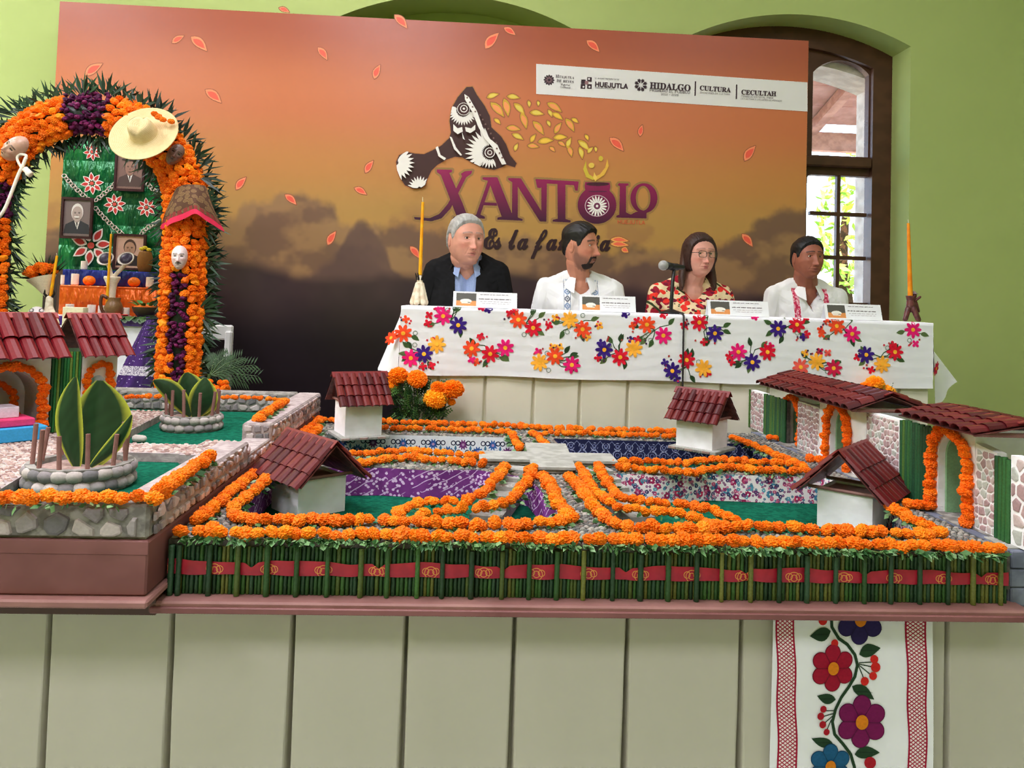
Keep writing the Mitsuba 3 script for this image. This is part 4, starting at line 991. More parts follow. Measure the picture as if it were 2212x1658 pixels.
stone_wall(2106, 2152, ztop(2106, 956), ztop(2152, 978), 'painted stone wall right of the nearest marigold arch', seed=5)
bamboo_wall(2153, 2182, ztop(2165, 985), 'narrow bright green bamboo panel nearest the right edge of the picture')
stone_wall(2183, 2240, ztop(2195, 985), ztop(2195, 985), 'rough pinkish stone pier at the right edge of the picture', seed=6, s=0.035)
def facade(u0, u1, zt, cu, hw, zs, label, seed, rows=((0.0, 1.0),), x=WX, inner=True):
    """white front with an arched opening: cu = picture column of the arch's middle, hw = half width in metres"""
    y1, y0 = ypx(u0, x), ypx(u1, x)
    yc = ypx(cu, x)
    k = thing('model_facade', label, 'model house')
    hole = arch2d(yc - hw, yc + hw, zs, hw * 0.98, ZP - 0.01)
    part(k, 'front', side(prism(sg.box(y0, ZP + 0.001, y1, zt).difference(hole), 0.02), x), 'plaster')
    part(k, 'back_wall', bx(x + 0.16, x + 0.17, y0, y1, ZP + 0.001, zt), 'plaster')
    part(k, 'side_wall', bx(x + 0.02, x + 0.16, y1 - 0.01, y1, ZP + 0.001, zt), 'plaster')
    part(k, 'side_wall', bx(x + 0.02, x + 0.16, y0, y0 + 0.01, ZP + 0.001, zt), 'plaster')
    ins = hole.buffer(0.004).difference(hole.buffer(-0.006)).intersection(sg.box(0, ZP + 0.001, 9, 9))
    part(k, 'arch_lining', paint(side(prism(ins, 0.10), x + 0.0205), S(130, 170, 130)), 'vc', False, label='green arch lining')
    return k, yc, y0, y1
def arch_garland(label, x, yc, hw, zs, r=0.014, foot=True, z0=None, step=0.021):
    t = np.linspace(0, np.pi, 15)
    z0 = z0 or ZP + 0.012
    pts = [(x, yc + hw, z0)] + [(x, yc + hw * math.cos(a), zs + hw * math.sin(a)) for a in t] + [(x, yc - hw, z0)]
    if foot: pts = [(x - 0.05, yc + hw + 0.01, z0), (x - 0.02, yc + hw + 0.004, z0)] + pts
    return garland(label, pts, r, step, False, 'marigold arches of the model fronts', HEADS_DEEP, 0.003)
f1, yc1, y01, y11 = facade(1769, 1870, 1.158, 1812, 0.068, 1.062, 'white model front with an arch under the long tile roof', 1)
arch_garland('marigold arch on the white front under the long tile roof', WX - 0.012, yc1, 0.080, 1.062, 0.016)
arch_garland('inner marigold arch behind the opening under the long roof', WX + 0.10, yc1, 0.05, 1.04, 0.011, False)
f2, yc2, y02, y12 = facade(2015, 2105, 1.178, 2056, 0.062, 1.085, 'white model front with an arch under the short tile roof at the right', 2)
arch_garland('marigold arch on the white front under the short tile roof', WX - 0.012, yc2, 0.078, 1.082, 0.017)
arch_garland('inner marigold arch behind the opening under the short roof', WX + 0.12, yc2 - 0.01, 0.042, 1.05, 0.012, False)
f0, yc0, y00, y10 = facade(1697, 1724, 1.12, 1716, 0.06, 1.045, 'white model front half hidden behind the stone wall under the long roof', 3, x=WX + 0.03)
arch_garland('farthest marigold arch beside the dark bamboo panel', WX + 0.015, yc0, 0.075, 1.045, 0.015)
# their roofs
def wall_roof(k, e0, e1, r0, r1, xe, xr, cols, rows):
    E0, E1, R0, R1 = onx(*e0, xe), onx(*e1, xe), onx(*r0, xr), onx(*r1, xr)
    ze, zr = (E0[2] + E1[2]) / 2, (R0[2] + R1[2]) / 2
    ya, yb = max(E0[1], R0[1]), min(E1[1], R1[1])
    E0, E1, R0, R1 = (np.array(p) for p in ((xe, ya, ze), (xe, yb, ze), (xr, ya, zr), (xr, yb, zr)))
    m_ = np.array([2 * (xr - xe), 0, 0])
    roof(k, R0, R1, E0, E1, E0 + m_, E1 + m_, cols, rows)
    part(k, 'tie_beam', tube([(xe + 0.01, yb + 0.02, ze - 0.002), (2 * xr - xe - 0.01, yb + 0.02, ze - 0.002)], 0.006, 6), 'pink_wood')
    pass
wall_roof(f1, (1676, 838), (1840, 887), (1706, 816), (1892, 834), 1.215, 1.345, 16, 3)
wall_roof(f2, (1997, 900), (2108, 950), (2038, 872), (2176, 918), 1.215, 1.345, 8, 3)
# ---------------------------------------------------------------- village model at the left
ZV, ZFV, ZPV = 1.027, 0.955, 0.986        # wall tops, felt, paths
VX0, VX1, VY0, VY1 = -1.75, -0.6225, 1.65, 3.50
vil = thing('village_model', 'model village yard with stone walls on a brown wooden base at the left', 'scale model')
part(vil, 'ledge', bx(VX0, VX1 + 0.012, VY0 - 0.03, VY1, 0.829, 0.845, 0.004), 'pink_wood', label='dusty pink ledge under the box')
part(vil, 'base_box', bx(VX0, VX1, VY0 - 0.006, VY1, 0.8455, 0.955, 0.004), 'red_wood', label='brown painted wooden box')
part(vil, 'plank', bx(VX0, VX1 + 0.001, VY0 - 0.0085, VY0 - 0.006, 0.928, 0.955, 0.001), 'red_wood')
part(vil, 'felt', bx(VX0, VX1 - 0.08, VY0 + 0.06, VY1 - 0.08, 0.9555, ZFV + 0.002), 'felt', label='green felt ground')
part(vil, 'stand', bx(VX0, VX1, VY0 + 0.05, VY1, 0.787, 0.828), 'dark_wood')
GREYS = [S(150, 142, 142), S(128, 120, 122), S(170, 160, 156), S(108, 104, 106), S(184, 172, 170)]
def wall_front(k, x0, x1, y, z0, z1, s, seed, h=0.008, sq=0.8):
    for g in cells(x1 - x0, z1 - z0, s, seed, sq):
        m_ = stone_part(g, 0, h, GREYS[NPR.randint(5)])
        v = m_[0]
        part(k, 'wall_stone', (np.c_[x0 + v[:, 0], y - v[:, 2], z0 + v[:, 1]], m_[1], m_[2]), 'vc', False)
def wall_side(k, y0, y1, x, z0, z1, s, seed, h=0.006, sq=0.8):
    for g in cells(y1 - y0, z1 - z0, s, seed, sq):
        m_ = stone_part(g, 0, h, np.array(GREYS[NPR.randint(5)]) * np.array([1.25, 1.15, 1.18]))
        v = m_[0]
        part(k, 'wall_stone', (np.c_[x + v[:, 2], y0 + v[:, 0], z0 + v[:, 1]], m_[1], m_[2]), 'vc', False)
fw_ = part(vil, 'front_wall', bx(VX0, VX1 - 0.004, VY0, VY0 + 0.075, 0.9555, ZV, 0.006), 'mortar_grey')
wall_front(fw_, VX0 + 0.55, VX1 - 0.02, VY0, 0.957, ZV - 0.003, 0.052, 11)
yB0, yB1 = onz(258, 977, ZPV)[1], onz(258, 954, ZPV)[1]
sw1 = part(vil, 'side_wall', bx(VX1 - 0.085, VX1, VY0 + 0.076, yB0, 0.9555, ZV, 0.006), 'mortar')
part(vil, 'side_wall', bx(VX1 - 0.085, VX1, yB0 + 0.0005, yB1 + 0.10, 0.9555, ZPV + 0.004, 0.004), 'mortar')
sw3 = part(vil, 'side_wall', bx(VX1 - 0.095, VX1, yB1 + 0.1005, VY1, 0.9555, ZV + 0.01, 0.006), 'mortar')
wall_side(sw1, VY0 + 0.01, VY1 - 0.02, VX1, 0.9575, ZPV - 0.002, 0.036, 12)
wall_side(sw1, VY0 + 0.01, yB0, VX1, ZPV, ZV - 0.003, 0.034, 13)
wall_side(sw3, yB1 + 0.11, VY1 - 0.02, VX1, ZPV, ZV + 0.006, 0.036, 15)
wall_front(sw3, VX1 - 0.094, VX1 - 0.004, yB1 + 0.1005, ZFV + 0.006, ZV + 0.006, 0.03, 16, 0.005)
bw_ = part(vil, 'back_wall', bx(VX0, VX1 - 0.0955, VY1 - 0.08, VY1, 0.9555, ZV + 0.012, 0.006), 'mortar_grey')
wall_front(bw_, -1.46, VX1 - 0.10, VY1 - 0.08, 0.958, ZV + 0.008, 0.040, 14, 0.006)
# paths
def flag(poly, z0, z1, m_): return part(vil, 'path', xf(prism(poly, z1 - z0), Tr(0, 0, z0)), m_)
pA = sg.Polygon([onz(u, v, ZPV)[:2] for u, v in [(-80, 1080), (0, 1054), (25, 1039), (84, 1003), (130, 990), (240, 953), (286, 925), (352, 891), (356, 886), (250, 884), (-60, 925), (-200, 1000)]]).buffer(0)
pB = sg.Polygon([onz(u, v, ZPV)[:2] for u, v in [(200, 952), (258, 954), (527, 960), (520, 975), (418, 978), (200, 973)]]).buffer(0)
pB = unary_union([pB, sg.box(VX1 - 0.2, yB0 + 0.001, VX1 - 0.0855, yB1 + 0.07)])
clip = sg.box(VX0 + 0.01, VY0 + 0.08, VX1 - 0.0855, VY1 - 0.085)
pth = unary_union([pA, pB]).intersection(clip)
pk_ = flag(pth, ZFV + 0.0025, ZPV - 0.003, 'mortar')
prp = shapely.prepared.prep(pth.buffer(-0.004))
cob = []
x0_, y0_, x1_, y1_ = pth.bounds
for iy, y in enumerate(np.arange(y0_, y1_, 0.013)):
    for x in np.arange(x0_, x1_, 0.020):
        c = (x + (iy % 2) * 0.010 + NPR.uniform(-0.004, 0.004), y + NPR.uniform(-0.002, 0.002))
        if not prp.contains(sg.Point(c)): continue
        a = np.arange(6) * np.pi / 3 + NPR.uniform(0, 1); rr = NPR.uniform(0.75, 1.0, 6)
        lo = np.c_[c[0] + rr * 0.010 * np.cos(a), c[1] + rr * 0.0065 * np.sin(a), np.full(6, ZPV - 0.004)]
        hi = np.c_[c[0] + rr * 0.0075 * np.cos(a), c[1] + rr * 0.0045 * np.sin(a), np.full(6, ZPV + NPR.uniform(-0.001, 0.002))]
        V = np.vstack([lo, hi, [(c[0], c[1], ZPV + 0.002)]])
        F = [[i, (i + 1) % 6, 6 + (i + 1) % 6] for i in range(6)] + [[i, 6 + (i + 1) % 6, 6 + i] for i in range(6)] + [[6 + i, 6 + (i + 1) % 6, 12] for i in range(6)]
        cob.append((V, np.array(F), np.tile(S(*[(178, 150, 142), (196, 172, 164), (154, 124, 118), (206, 190, 182)][NPR.randint(4)]), (13, 1))))
part(pk_, 'cobblestones', cat(cob), 'vc', kind='stuff')
# edging stones of the paths
ed = thing('loose_stone', 'small pale stone lying on the green felt of the village yard', 'stone')
c = onz(301, 955, ZFV + 0.002)
q = blob([[((c[0] - 0.012, c[1], c[2] + 0.013), 0.013), ((c[0] + 0.012, c[1], c[2] + 0.012), 0.012)]], 0.006, 3)
body(ed, paint(q, S(196, 186, 178)), 'vc', True)
# planters
def leaf_mesh(base, tip, width, bend=(0, 0, 0), edge=0.16, fold=0.25, n=14, m_=7, side_=None):
    base, tip, bend = np.array(base, float), np.array(tip, float), np.array(bend, float)
    ax = tip - base; L = np.linalg.norm(ax); ax /= L
    if side_ is None: side_ = np.cross(ax, (0, -1, 0))
    side_ = np.array(side_, float); side_ -= ax * (side_ @ ax); side_ /= np.linalg.norm(side_) + 1e-9
    nr = np.cross(ax, side_)
    t = np.linspace(0, 1, n); s = np.linspace(-1, 1, m_)
    w = width / 2 * np.clip(np.sin(np.pi * np.clip(t * 0.93 + 0.05, 0, 1)) ** 0.75, 0.02, 1)
    V, C = [], []
    for ti, wi in zip(t, w):
        c = base + ax * L * ti + bend * math.sin(math.pi * ti / 1.3)
        for si in s:
            V.append(c + side_ * wi * si + nr * (abs(si) * wi * fold))
            e = abs(si) > 1 - edge * 1.6
            C.append(S(196, 200, 70) if e else np.array(S(32, 64, 34)) * (0.75 + 0.5 * ((si + ti * 3) % 0.6)))
    q = np.array([[i * m_ + j, i * m_ + j + 1, (i + 1) * m_ + j + 1, (i + 1) * m_ + j] for i in range(n - 1) for j in range(m_ - 1)])
    return (np.array(V), np.vstack([q[:, [0, 1, 2]], q[:, [0, 2, 3]]]), np.array(C))
def planter(label, u, v, wpx, hpx, nst, sth, leaves, seed):
    c = onz(u, v, ZFV + 0.002)
    sc = np.linalg.norm(c - EYE) / FPX
    R = wpx / 2 * sc; h = hpx * sc
    k = thing('planter', label, 'planter')
    rm = part(k, 'rim', xf(lathe([(R * 0.96, 0), (R * 0.97, h), (R * 0.80, h), (R * 0.78, h * 0.75), (0, h * 0.75)], 28), Tr(*c)), 'mortar_grey')
    n = int(2 * np.pi * R / 0.034)
    for j in range(2):
        for i in range(n):
            a = 2 * np.pi * (i + 0.5 * j) / n
            b = blob([[((R * 0.93 * math.cos(a - 0.06), R * 0.93 * math.sin(a - 0.06), h * (0.27 + 0.48 * j)), h * 0.27), ((R * 0.93 * math.cos(a + 0.06), R * 0.93 * math.sin(a + 0.06), h * (0.27 + 0.48 * j)), h * 0.25)]], 0.02, 1)
            part(rm, 'stone', paint(xf(b, Tr(*c)), np.array(GREYS[NPR.randint(5)]) * 1.15), 'vc', True)
    part(k, 'soil', xf(lathe([(R * 0.78, h * 0.7), (R * 0.78, h * 0.8), (0, h * 0.84)], 24), Tr(*c)), 'pink_cobble')
    for i in range(nst):
        a = 2 * np.pi * i / nst + 0.15
        r0 = R * 0.84
        b = c + np.array([r0 * math.cos(a), r0 * math.sin(a), h * 0.7]); tl = NPR.uniform(0.85, 1.12) * sth
        tp = b + np.array([NPR.uniform(-0.012, 0.012), NPR.uniform(-0.008, 0.008), tl])
        part(k, 'stick', tube([b, tp], 0.0058, 8), 'pink_wood')
    for (u0, v0, u1, v1, w, bend, dy) in leaves:
        p0 = ony(u0, v0, c[1] + dy); p1 = ony(u1, v1, c[1] + dy * 1.5)
        part(k, 'leaf', leaf_mesh(p0, p1, w * sc, bend), 'vc_leaf', True)
    return k
planter('stone ringed planter with upright leaves and sticks in the front of the village yard', 172, 1047, 184, 44, 11, 0.105,
        [(165, 1012, 183, 815, 50, (-0.035, 0, 0), -0.02), (192, 1012, 206, 822, 112, (0.012, 0.01, 0), 0.0), (195, 1008, 278, 890, 26, (0.012, 0, -0.01), -0.03)], 1)
planter('stone ringed planter with drooping leaves and sticks at the back of the village yard', 414, 926, 112, 30, 11, 0.11,
        [(412, 898, 330, 832, 40, (0.01, -0.02, 0.03), -0.02), (415, 902, 402, 812, 60, (0.0, 0.0, 0.02), 0.02), (420, 902, 438, 815, 56, (0.02, -0.02, 0.0), -0.02), (428, 902, 442, 850, 44, (0.02, 0, 0.01), 0.01)], 2)
# marigold rows of the village
GV = 'marigold rows of the village model'
garland('marigold row along the front wall of the village model', [onz(u, v, ZV + 0.014) for u, v in [(-90, 1072), (0, 1073), (170, 1074), (332, 1071)]], 0.019, 0.033, dens=5)
garland('marigold row on the right wall of the village model', [onz(u, v, ZV + 0.014) for u, v in [(345, 1062), (395, 1025), (452, 986)]], 0.019, 0.031)
garland('short marigold row at the back end of the village wall', [onz(u, v, ZV + 0.024) for u, v in [(560, 902), (585, 884), (612, 867)]], 0.018, 0.027)
garland('thin marigold row along the back wall of the village model', [onz(u, v, ZV + 0.020) for u, v in [(250, 857), (400, 856), (500, 857), (610, 863)]], 0.012, 0.020, False)
# adobe fronts with roofs
FA = np.array([-1.352, 2.640, 0]); FT = math.radians(46)
FD, FN = np.array([math.cos(FT), math.sin(FT), 0]), np.array([math.sin(FT), -math.cos(FT), 0])     # along the front, towards the viewer
FM = frame(FA, FD, -FN, (0, 0, 1))          # local: x along, y into the house, z up
zt = 1.248
adobe = thing('adobe_house', 'white model house with a wide arch under the larger red roof at the left edge', 'model house')
h1 = arch2d(-0.205, -0.005, 1.10, 0.098, ZPV)
def fr(m_): return xf(m_, FM)
def up0(m_, y=0.0): return upright(m_, y)
part(adobe, 'front', fr(up0(prism(sg.box(-0.42, ZPV + 0.001, 0.015, zt).difference(h1), 0.02))), 'plaster')
part(adobe, 'back_wall', fr(bx(-0.42, 0.015, 0.16, 0.17, ZPV + 0.001, zt)), 'plaster')
part(adobe, 'arch_lining', paint(fr(up0(prism(h1.buffer(0.006).difference(h1.buffer(-0.006)).intersection(sg.box(-1, ZPV + 0.002, 1, 2)), 0.12), 0.021)), S(170, 160, 156)), 'vc')
def L3(x, y, z): return (FM @ np.array([x, y, z, 1]))[:3]
roof(adobe, L3(-0.45, 0.075, 1.362), L3(0.045, 0.075, 1.362), L3(-0.45, -0.075, 1.236), L3(0.045, -0.075, 1.236), L3(-0.45, 0.225, 1.236), L3(0.045, 0.225, 1.236), 11, 2, pal=1)
bp = thing('bamboo_panel', 'wide green bamboo panel between the two white fronts of the village model', 'bamboo panel')
part(bp, 'backing', fr(bx(0.016, 0.108, 0.006, 0.02, ZPV + 0.001, zt - 0.004)), 'cobble_bed')
for x in np.arange(0.021, 0.108, 0.0091):
    c = S(*[(24, 96, 60), (40, 120, 64), (18, 84, 52), (110, 140, 60)][NPR.randint(4)])
    part(bp, 'bamboo_cane', paint(fr(tube([(x, 0, ZPV + 0.002), (x, 0, zt)], 0.0045, 6)), c), 'vc_leaf', True)
adobe2 = thing('adobe_house', 'white model house with a narrow arch under the smaller red roof', 'model house')
h2 = arch2d(0.138, 0.192, 1.14, 0.026, ZPV)
part(adobe2, 'front', fr(up0(prism(sg.box(0.110, ZPV + 0.001, 0.224, zt).difference(h2), 0.02))), 'plaster')
part(adobe2, 'side_wall', fr(bx(0.214, 0.224, 0.021, 0.16, ZPV + 0.001, zt)), 'plaster')
part(adobe2, 'back_wall', paint(fr(bx(0.110, 0.224, 0.1605, 0.17, ZPV + 0.001, zt)), S(150, 190, 150)), 'vc')
roof(adobe2, L3(0.085, 0.075, 1.362), L3(0.250, 0.075, 1.362), L3(0.085, -0.065, 1.238), L3(0.250, -0.065, 1.238), L3(0.085, 0.215, 1.238), L3(0.250, 0.215, 1.238), 5, 2, pal=1)
def farch(label, c, hw, zs, r, step, y=-0.012, z0=None, a0=0.0, rise=None):
    t = np.linspace(a0, np.pi, 15)
    z0 = z0 or ZPV + 0.014
    rise = rise or hw
    pts = ([(c + hw, y, z0)] if a0 == 0 else []) + [(c + hw * math.cos(a), y, zs + rise * math.sin(a)) for a in t] + [(c - hw, y, z0)]
    return garland(label, [L3(*p) for p in pts], r, step, False, 'marigold arches of the model fronts', HEADS_DEEP, 0.003)
farch('wide marigold arch on the white front at the left edge', -0.105, 0.098, 1.11, 0.019, 0.026, -0.02, rise=0.10)
farch('narrow marigold arch on the white front left of the altar table', 0.165, 0.037, 1.16, 0.015, 0.021, rise=0.045)
farch('inner marigold arch deep in the wide opening at the left edge', -0.125, 0.072, 1.08, 0.014, 0.022, 0.10)
sh = thing('model_altar', 'pink and blue stepped altar in the wide arch at the left edge', 'model altar')
part(sh, 'lower_step', paint(fr(bx(-0.34, -0.022, -0.11, -0.024, ZPV + 0.001, ZPV + 0.042, 0.002)), S(60, 156, 212)), 'vc', label='bright blue step')
part(sh, 'upper_step', paint(fr(bx(-0.34, -0.050, -0.085, 0.02, ZPV + 0.0425, ZPV + 0.066, 0.003)), S(222, 66, 116)), 'vc', label='pink step')
part(sh, 'cloth', paint(fr(bx(-0.34, -0.085, -0.05, 0.03, ZPV + 0.0665, ZPV + 0.10, 0.002)), S(226, 212, 232)), 'vc', label='white lace cloth')
# ---------------------------------------------------------------- ivory skirt of the front table and the embroidered runner
YS = 1.775
sk = thing('table_skirt', 'ivory pleated skirt hanging from the front table', 'table skirt')
pleats = sorted([ony(u, 1480, YS)[0] for u in (-170, 100, 366, 628, 873, 1108, 1353, 1600, 1845, 2045, 2290)])
def skirt_mesh(x0, x1, y, z0, z1, pl, depth=0.045, n=8):
    """flat panels whose edges turn back into narrow box pleats that open towards the hem"""
    xs = []
    for p in pl: xs += list(p + np.array([-0.05, -0.022, -0.012, -0.0085, -0.0065, -0.0045, -0.0025, 0, 0.0025, 0.0045, 0.0065, 0.0085, 0.012, 0.02, 0.05]))
    xs = np.array(sorted(set([x0, x1] + [q for q in xs if x0 < q < x1] + list(np.linspace(x0, x1, 120)))))
    zs = np.linspace(z1, z0, n)
    V = []
    for i, z in enumerate(zs):
        t = i / (n - 1)
        g = np.zeros(len(xs))
        for p in pl:
            d = xs - p
            w = 0.0030 + 0.0058 * t
            g = np.maximum(g, depth * np.exp(-(d / w) ** 4))
            g = g - 0.006 * np.exp(-((d - 0.03) / 0.03) ** 2) * (0.3 + 0.7 * t) * 0.5
        wave = 0.004 * t * np.sin(xs * 17 + 2 * np.sin(xs * 5)) + 0.002 * np.sin(xs * 41 + z * 3) * t
        V.append(np.c_[xs, y + g + wave, np.full(len(xs), z)])
    m_ = len(xs)
    q = np.array([[i * m_ + j, (i + 1) * m_ + j, (i + 1) * m_ + j + 1, i * m_ + j + 1] for i in range(n - 1) for j in range(m_ - 1)])
    return (np.vstack(V), np.vstack([q[:, [0, 1, 2]], q[:, [0, 2, 3]]]))
part(sk, 'cloth', skirt_mesh(-2.3, 2.2, YS, 0.005, 0.787, pleats), 'ivory_cloth_dim', True)
# embroidered runner hanging over the front skirt
RY = 1.755
rn = thing('embroidered_runner', 'white hanging runner with big embroidered flowers and red lattice borders on the front skirt', 'table runner')
KR = (1600.0, 1280.0, 3.614)
def rp(X, Y): p = ony(KR[0] + X / KR[2], KR[1] + Y / KR[2], RY); return np.array([p[0], p[2]])
PXR = RY / FPX / KR[2]
def drape(x, z): return 0.004 * np.sin(x * 21 + 1) + 0.003 * np.sin(z * 9 + x * 6)
ra, rbx = rp(250, 130)[0], rp(1490, 700)[0]
def rmesh(u, v):
    x = ra + u * (rbx - ra); z = 0.08 + v * (0.787 - 0.08)
    return np.stack([x + 0.004 * (1 - v) * u, RY + drape(x, z), z], -1)
m, _ = gridmesh(rmesh, 50, 40)
rc = part(rn, 'cloth', m, 'white_cloth', True)
def lattice(p, n, uv):
    a = dr.abs(dr.sin(uv.x * 3.14159 * 4 + uv.y * 3.14159)); b = dr.abs(dr.sin(uv.x * 3.14159 * 4 - uv.y * 3.14159))
    w = 0.36 + 0.14 * noise(uv.x * 9, uv.y * 3)
    k = dr.maximum(smoothstep(w + 0.06, w - 0.06, a), smoothstep(w + 0.06, w - 0.06, b))
    k = dr.maximum(k, smoothstep(0.10, 0.07, uv.x)); k = dr.maximum(k, smoothstep(0.90, 0.93, uv.x))
    return mix(S(226, 210, 212), S(150, 24, 52), k)
mat('lattice', prin(proc(lattice), 0.8, 0.2))
for X0, X1, X2, X3 in ((268, 408, 285, 438), (1282, 1446, 1296, 1436)):
    def bm(u, v, X0=X0, X1=X1, X2=X2, X3=X3):
        z0, z1 = 0.08, 0.786
        a0, a1, b0, b1 = rp(X2, 1366)[0], rp(X3, 1366)[0], rp(X0, 130)[0], rp(X1, 130)[0]
        zb = rp(0, 1366)[1]
        z = z0 + v * (z1 - z0); t = np.clip((z - zb) / (0.786 - zb), -1, 1)
        xl, xr = a0 + (b0 - a0) * t, a1 + (b1 - a1) * t
        x = xl + (xr - xl) * u + 0.0015 * np.sin(z * 40)
        return np.stack([x, RY + drape(x, z) - 0.0015, z], -1)
    m, uv = gridmesh(bm, 6, 60)
    part(rn, 'lace_border', m, 'lattice', True, uv=np.c_[uv[:, 0], (m[0][:, 2]) / 0.0085], label='red lattice lace border')
def remb(name, items, lift0=0.002, label=None):
    ms = []
    for i, (g, c) in enumerate(items):
        if g.is_empty: continue
        m_ = dense(tri2d(g), 0.025); v = m_[0]
        ms.append((np.c_[v[:, 0], RY + drape(v[:, 0], v[:, 1]) - lift0 - 0.0005 * i, v[:, 1]], m_[1], np.tile(c, (len(v), 1))))
    part(rc, name, cat(ms), 'vc', label=label)
GRN = S(30, 58, 34); LG = S(22, 44, 28)
stem = sg.LineString([rp(*q) for q in [(700, 90), (705, 260), (760, 350), (830, 400), (890, 480), (910, 560), (890, 650), (840, 730), (780, 810), (735, 900), (710, 1000), (730, 1100), (800, 1180), (860, 1260), (892, 1366), (880, 1500), (800, 1620), (720, 1760), (700, 1900)]])
remb('stem', [(stem.buffer(12 * PXR), GRN)], 0.0018)
def rleaf(X0, Y0, X1, Y1, w):
    a, b = rp(X0, Y0), rp(X1, Y1); d = b - a
    g = sa.translate(sa.rotate(leaf2d(np.linalg.norm(d), w * PXR, w * PXR * 0.1), math.degrees(math.atan2(d[1], d[0])), origin=(0, 0)), *a)
    remb('leaf', [(g, GRN), (sa.scale(g, 0.9, 0.08), LG)])
for q in [(695, 290, 528, 325, 105), (925, 480, 1092, 430, 100), (866, 725, 1040, 830, 90), (735, 825, 585, 790, 80), (718, 1175, 545, 1125, 75), (890, 1262, 1085, 1245, 95), (700, 130, 640, 150, 60), (740, 1560, 580, 1600, 100), (900, 1660, 1060, 1640, 100)]: rleaf(*q)
for X, Y, R, c, c2, rot in [(930, 205, 195, (38, 26, 80), (28, 18, 60), 0.5), (708, 575, 180, (150, 12, 42), (100, 6, 28), 0.52), (938, 1000, 203, (112, 12, 76), (76, 6, 52), 0.5), (692, 1345, 172, (22, 82, 122), (12, 54, 84), 0.5), (960, 1640, 190, (150, 12, 42), (100, 6, 28), 0.5)]:
    o = rp(X, Y)
    pet = [sa.translate(sa.rotate(sa.translate(sa.scale(sg.Point(0, 0).buffer(1, 10), R * PXR * 0.36, R * PXR * 0.34), R * PXR * 0.62, 0), math.degrees(rot) + 60 * k, origin=(0, 0)), *o) for k in range(6)]
    base = unary_union(pet + [sa.translate(sg.Point(0, 0).buffer(R * PXR * 0.5), *o)])
    lines = [(sa.translate(sa.rotate(sg.box(R * PXR * 0.2, -R * PXR * 0.012, R * PXR * 0.72, R * PXR * 0.012), math.degrees(rot) + 30 + 60 * k, origin=(0, 0)), *o), S(*c2)) for k in range(6)]
    remb('flower', [(base.buffer(R * PXR * 0.03), S(*c2)), (base, S(*c))] + lines + [(sa.translate(sa.scale(sg.Point(0, 0).buffer(R * PXR * 0.25), 1, 1.12), *o), S(206, 120, 20))], 0.003)
for X, Y, r, c in [(1040, 515, 32, 0), (1050, 577, 38, 0), (1030, 645, 31, 0), (965, 686, 33, 0), (635, 895, 26, 1), (614, 950, 28, 1), (631, 1016, 28, 1), (662, 1076, 25, 1), (605, 150, 42, 0), (630, 205, 36, 0), (725, 385, 30, 0), (1010, 1325, 46, 1)]:
    o = rp(X, Y)
    remb('berry', [(sa.translate(sg.Point(0, 0).buffer(r * PXR, 8), *o), S(*[(196, 34, 30), (160, 18, 34)][c]))], 0.0032)
for P0, P1 in [((925, 545), (1015, 540)), ((925, 555), (1015, 575)), ((925, 565), (1005, 630)), ((920, 570), (960, 665)), ((725, 912), (655, 910)), ((715, 935), (635, 955)), ((710, 955), (650, 1005)), ((700, 985), (670, 1055))]:
    remb('berry_stalk', [(sg.LineString([rp(*P0), rp(*P1)]).buffer(3.5 * PXR), LG)], 0.0016)
# ---------------------------------------------------------------- head table on the stage
TY0, TY1, TZ = 3.50, 3.88, 1.428
tl, trr = ony(868, 660, TY0)[0], ony(2012, 697, TY0)[0]
ht = thing('head_table', 'long narrow table under the flower embroidered cloth', 'table')
part(ht, 'top', bx(tl + 0.01, trr - 0.01, TY0 + 0.01, TY1, TZ - 0.04, TZ - 0.006), 'dark_wood')
for x in (tl + 0.08, (tl + trr) / 2, trr - 0.08):
    for y in (TY0 + 0.05, TY1 - 0.04): part(ht, 'leg', bx(x - 0.02, x + 0.02, y - 0.02, y + 0.02, STAGE, TZ - 0.04), 'grey_metal')
sk2 = thing('table_skirt', 'ivory pleated skirt under the embroidered cloth of the head table', 'table skirt')
pl2 = sorted([ony(u, 870, TY0)[0] for u in (945, 1047, 1152, 1252, 1356, 1472, 1558, 1660, 1760, 1850, 1943)])
part(sk2, 'cloth', skirt_mesh(tl + 0.02, trr - 0.01, TY0 + 0.004, STAGE + 0.003, TZ - 0.05, pl2, 0.022), 'ivory_cloth_lit', True)
tc = thing('embroidered_tablecloth', 'white cloth with bright embroidered flowers over the head table', 'tablecloth')
zb_l, zb_r = ony(860, 806, TY0)[2], ony(2005, 838, TY0)[2]
def front_y(x, z):
    t = np.clip((TZ - z) / 0.31, 0, 1)
    return TY0 - 0.012 - 0.006 * t + 0.004 * t * np.sin(x * 13) + 0.0016 * np.sin(x * 37 + z * 20) * t + 0.0012 * np.sin(z * 130 + 3 * np.sin(x * 4))
def clothm(u, v):
    x = tl - 0.002 + u * (trr - tl + 0.004)
    zbm = zb_l + (zb_r - zb_l) * u + 0.003 * np.sin(x * 9)
    top = v < 0.2
    s = v / 0.2
    zt_ = TZ + 0.001 + 0 * x
    z = np.where(top, zt_, TZ - 0.001 - (v - 0.2) / 0.8 * (TZ - zbm))
    y = np.where(top, TY1 - s * (TY1 - TY0 + 0.010), front_y(x, z))
    return np.stack([x, y, z], -1)
m, _ = gridmesh(clothm, 160, 26)
tcc = part(tc, 'cloth', m, 'white_cloth', True)
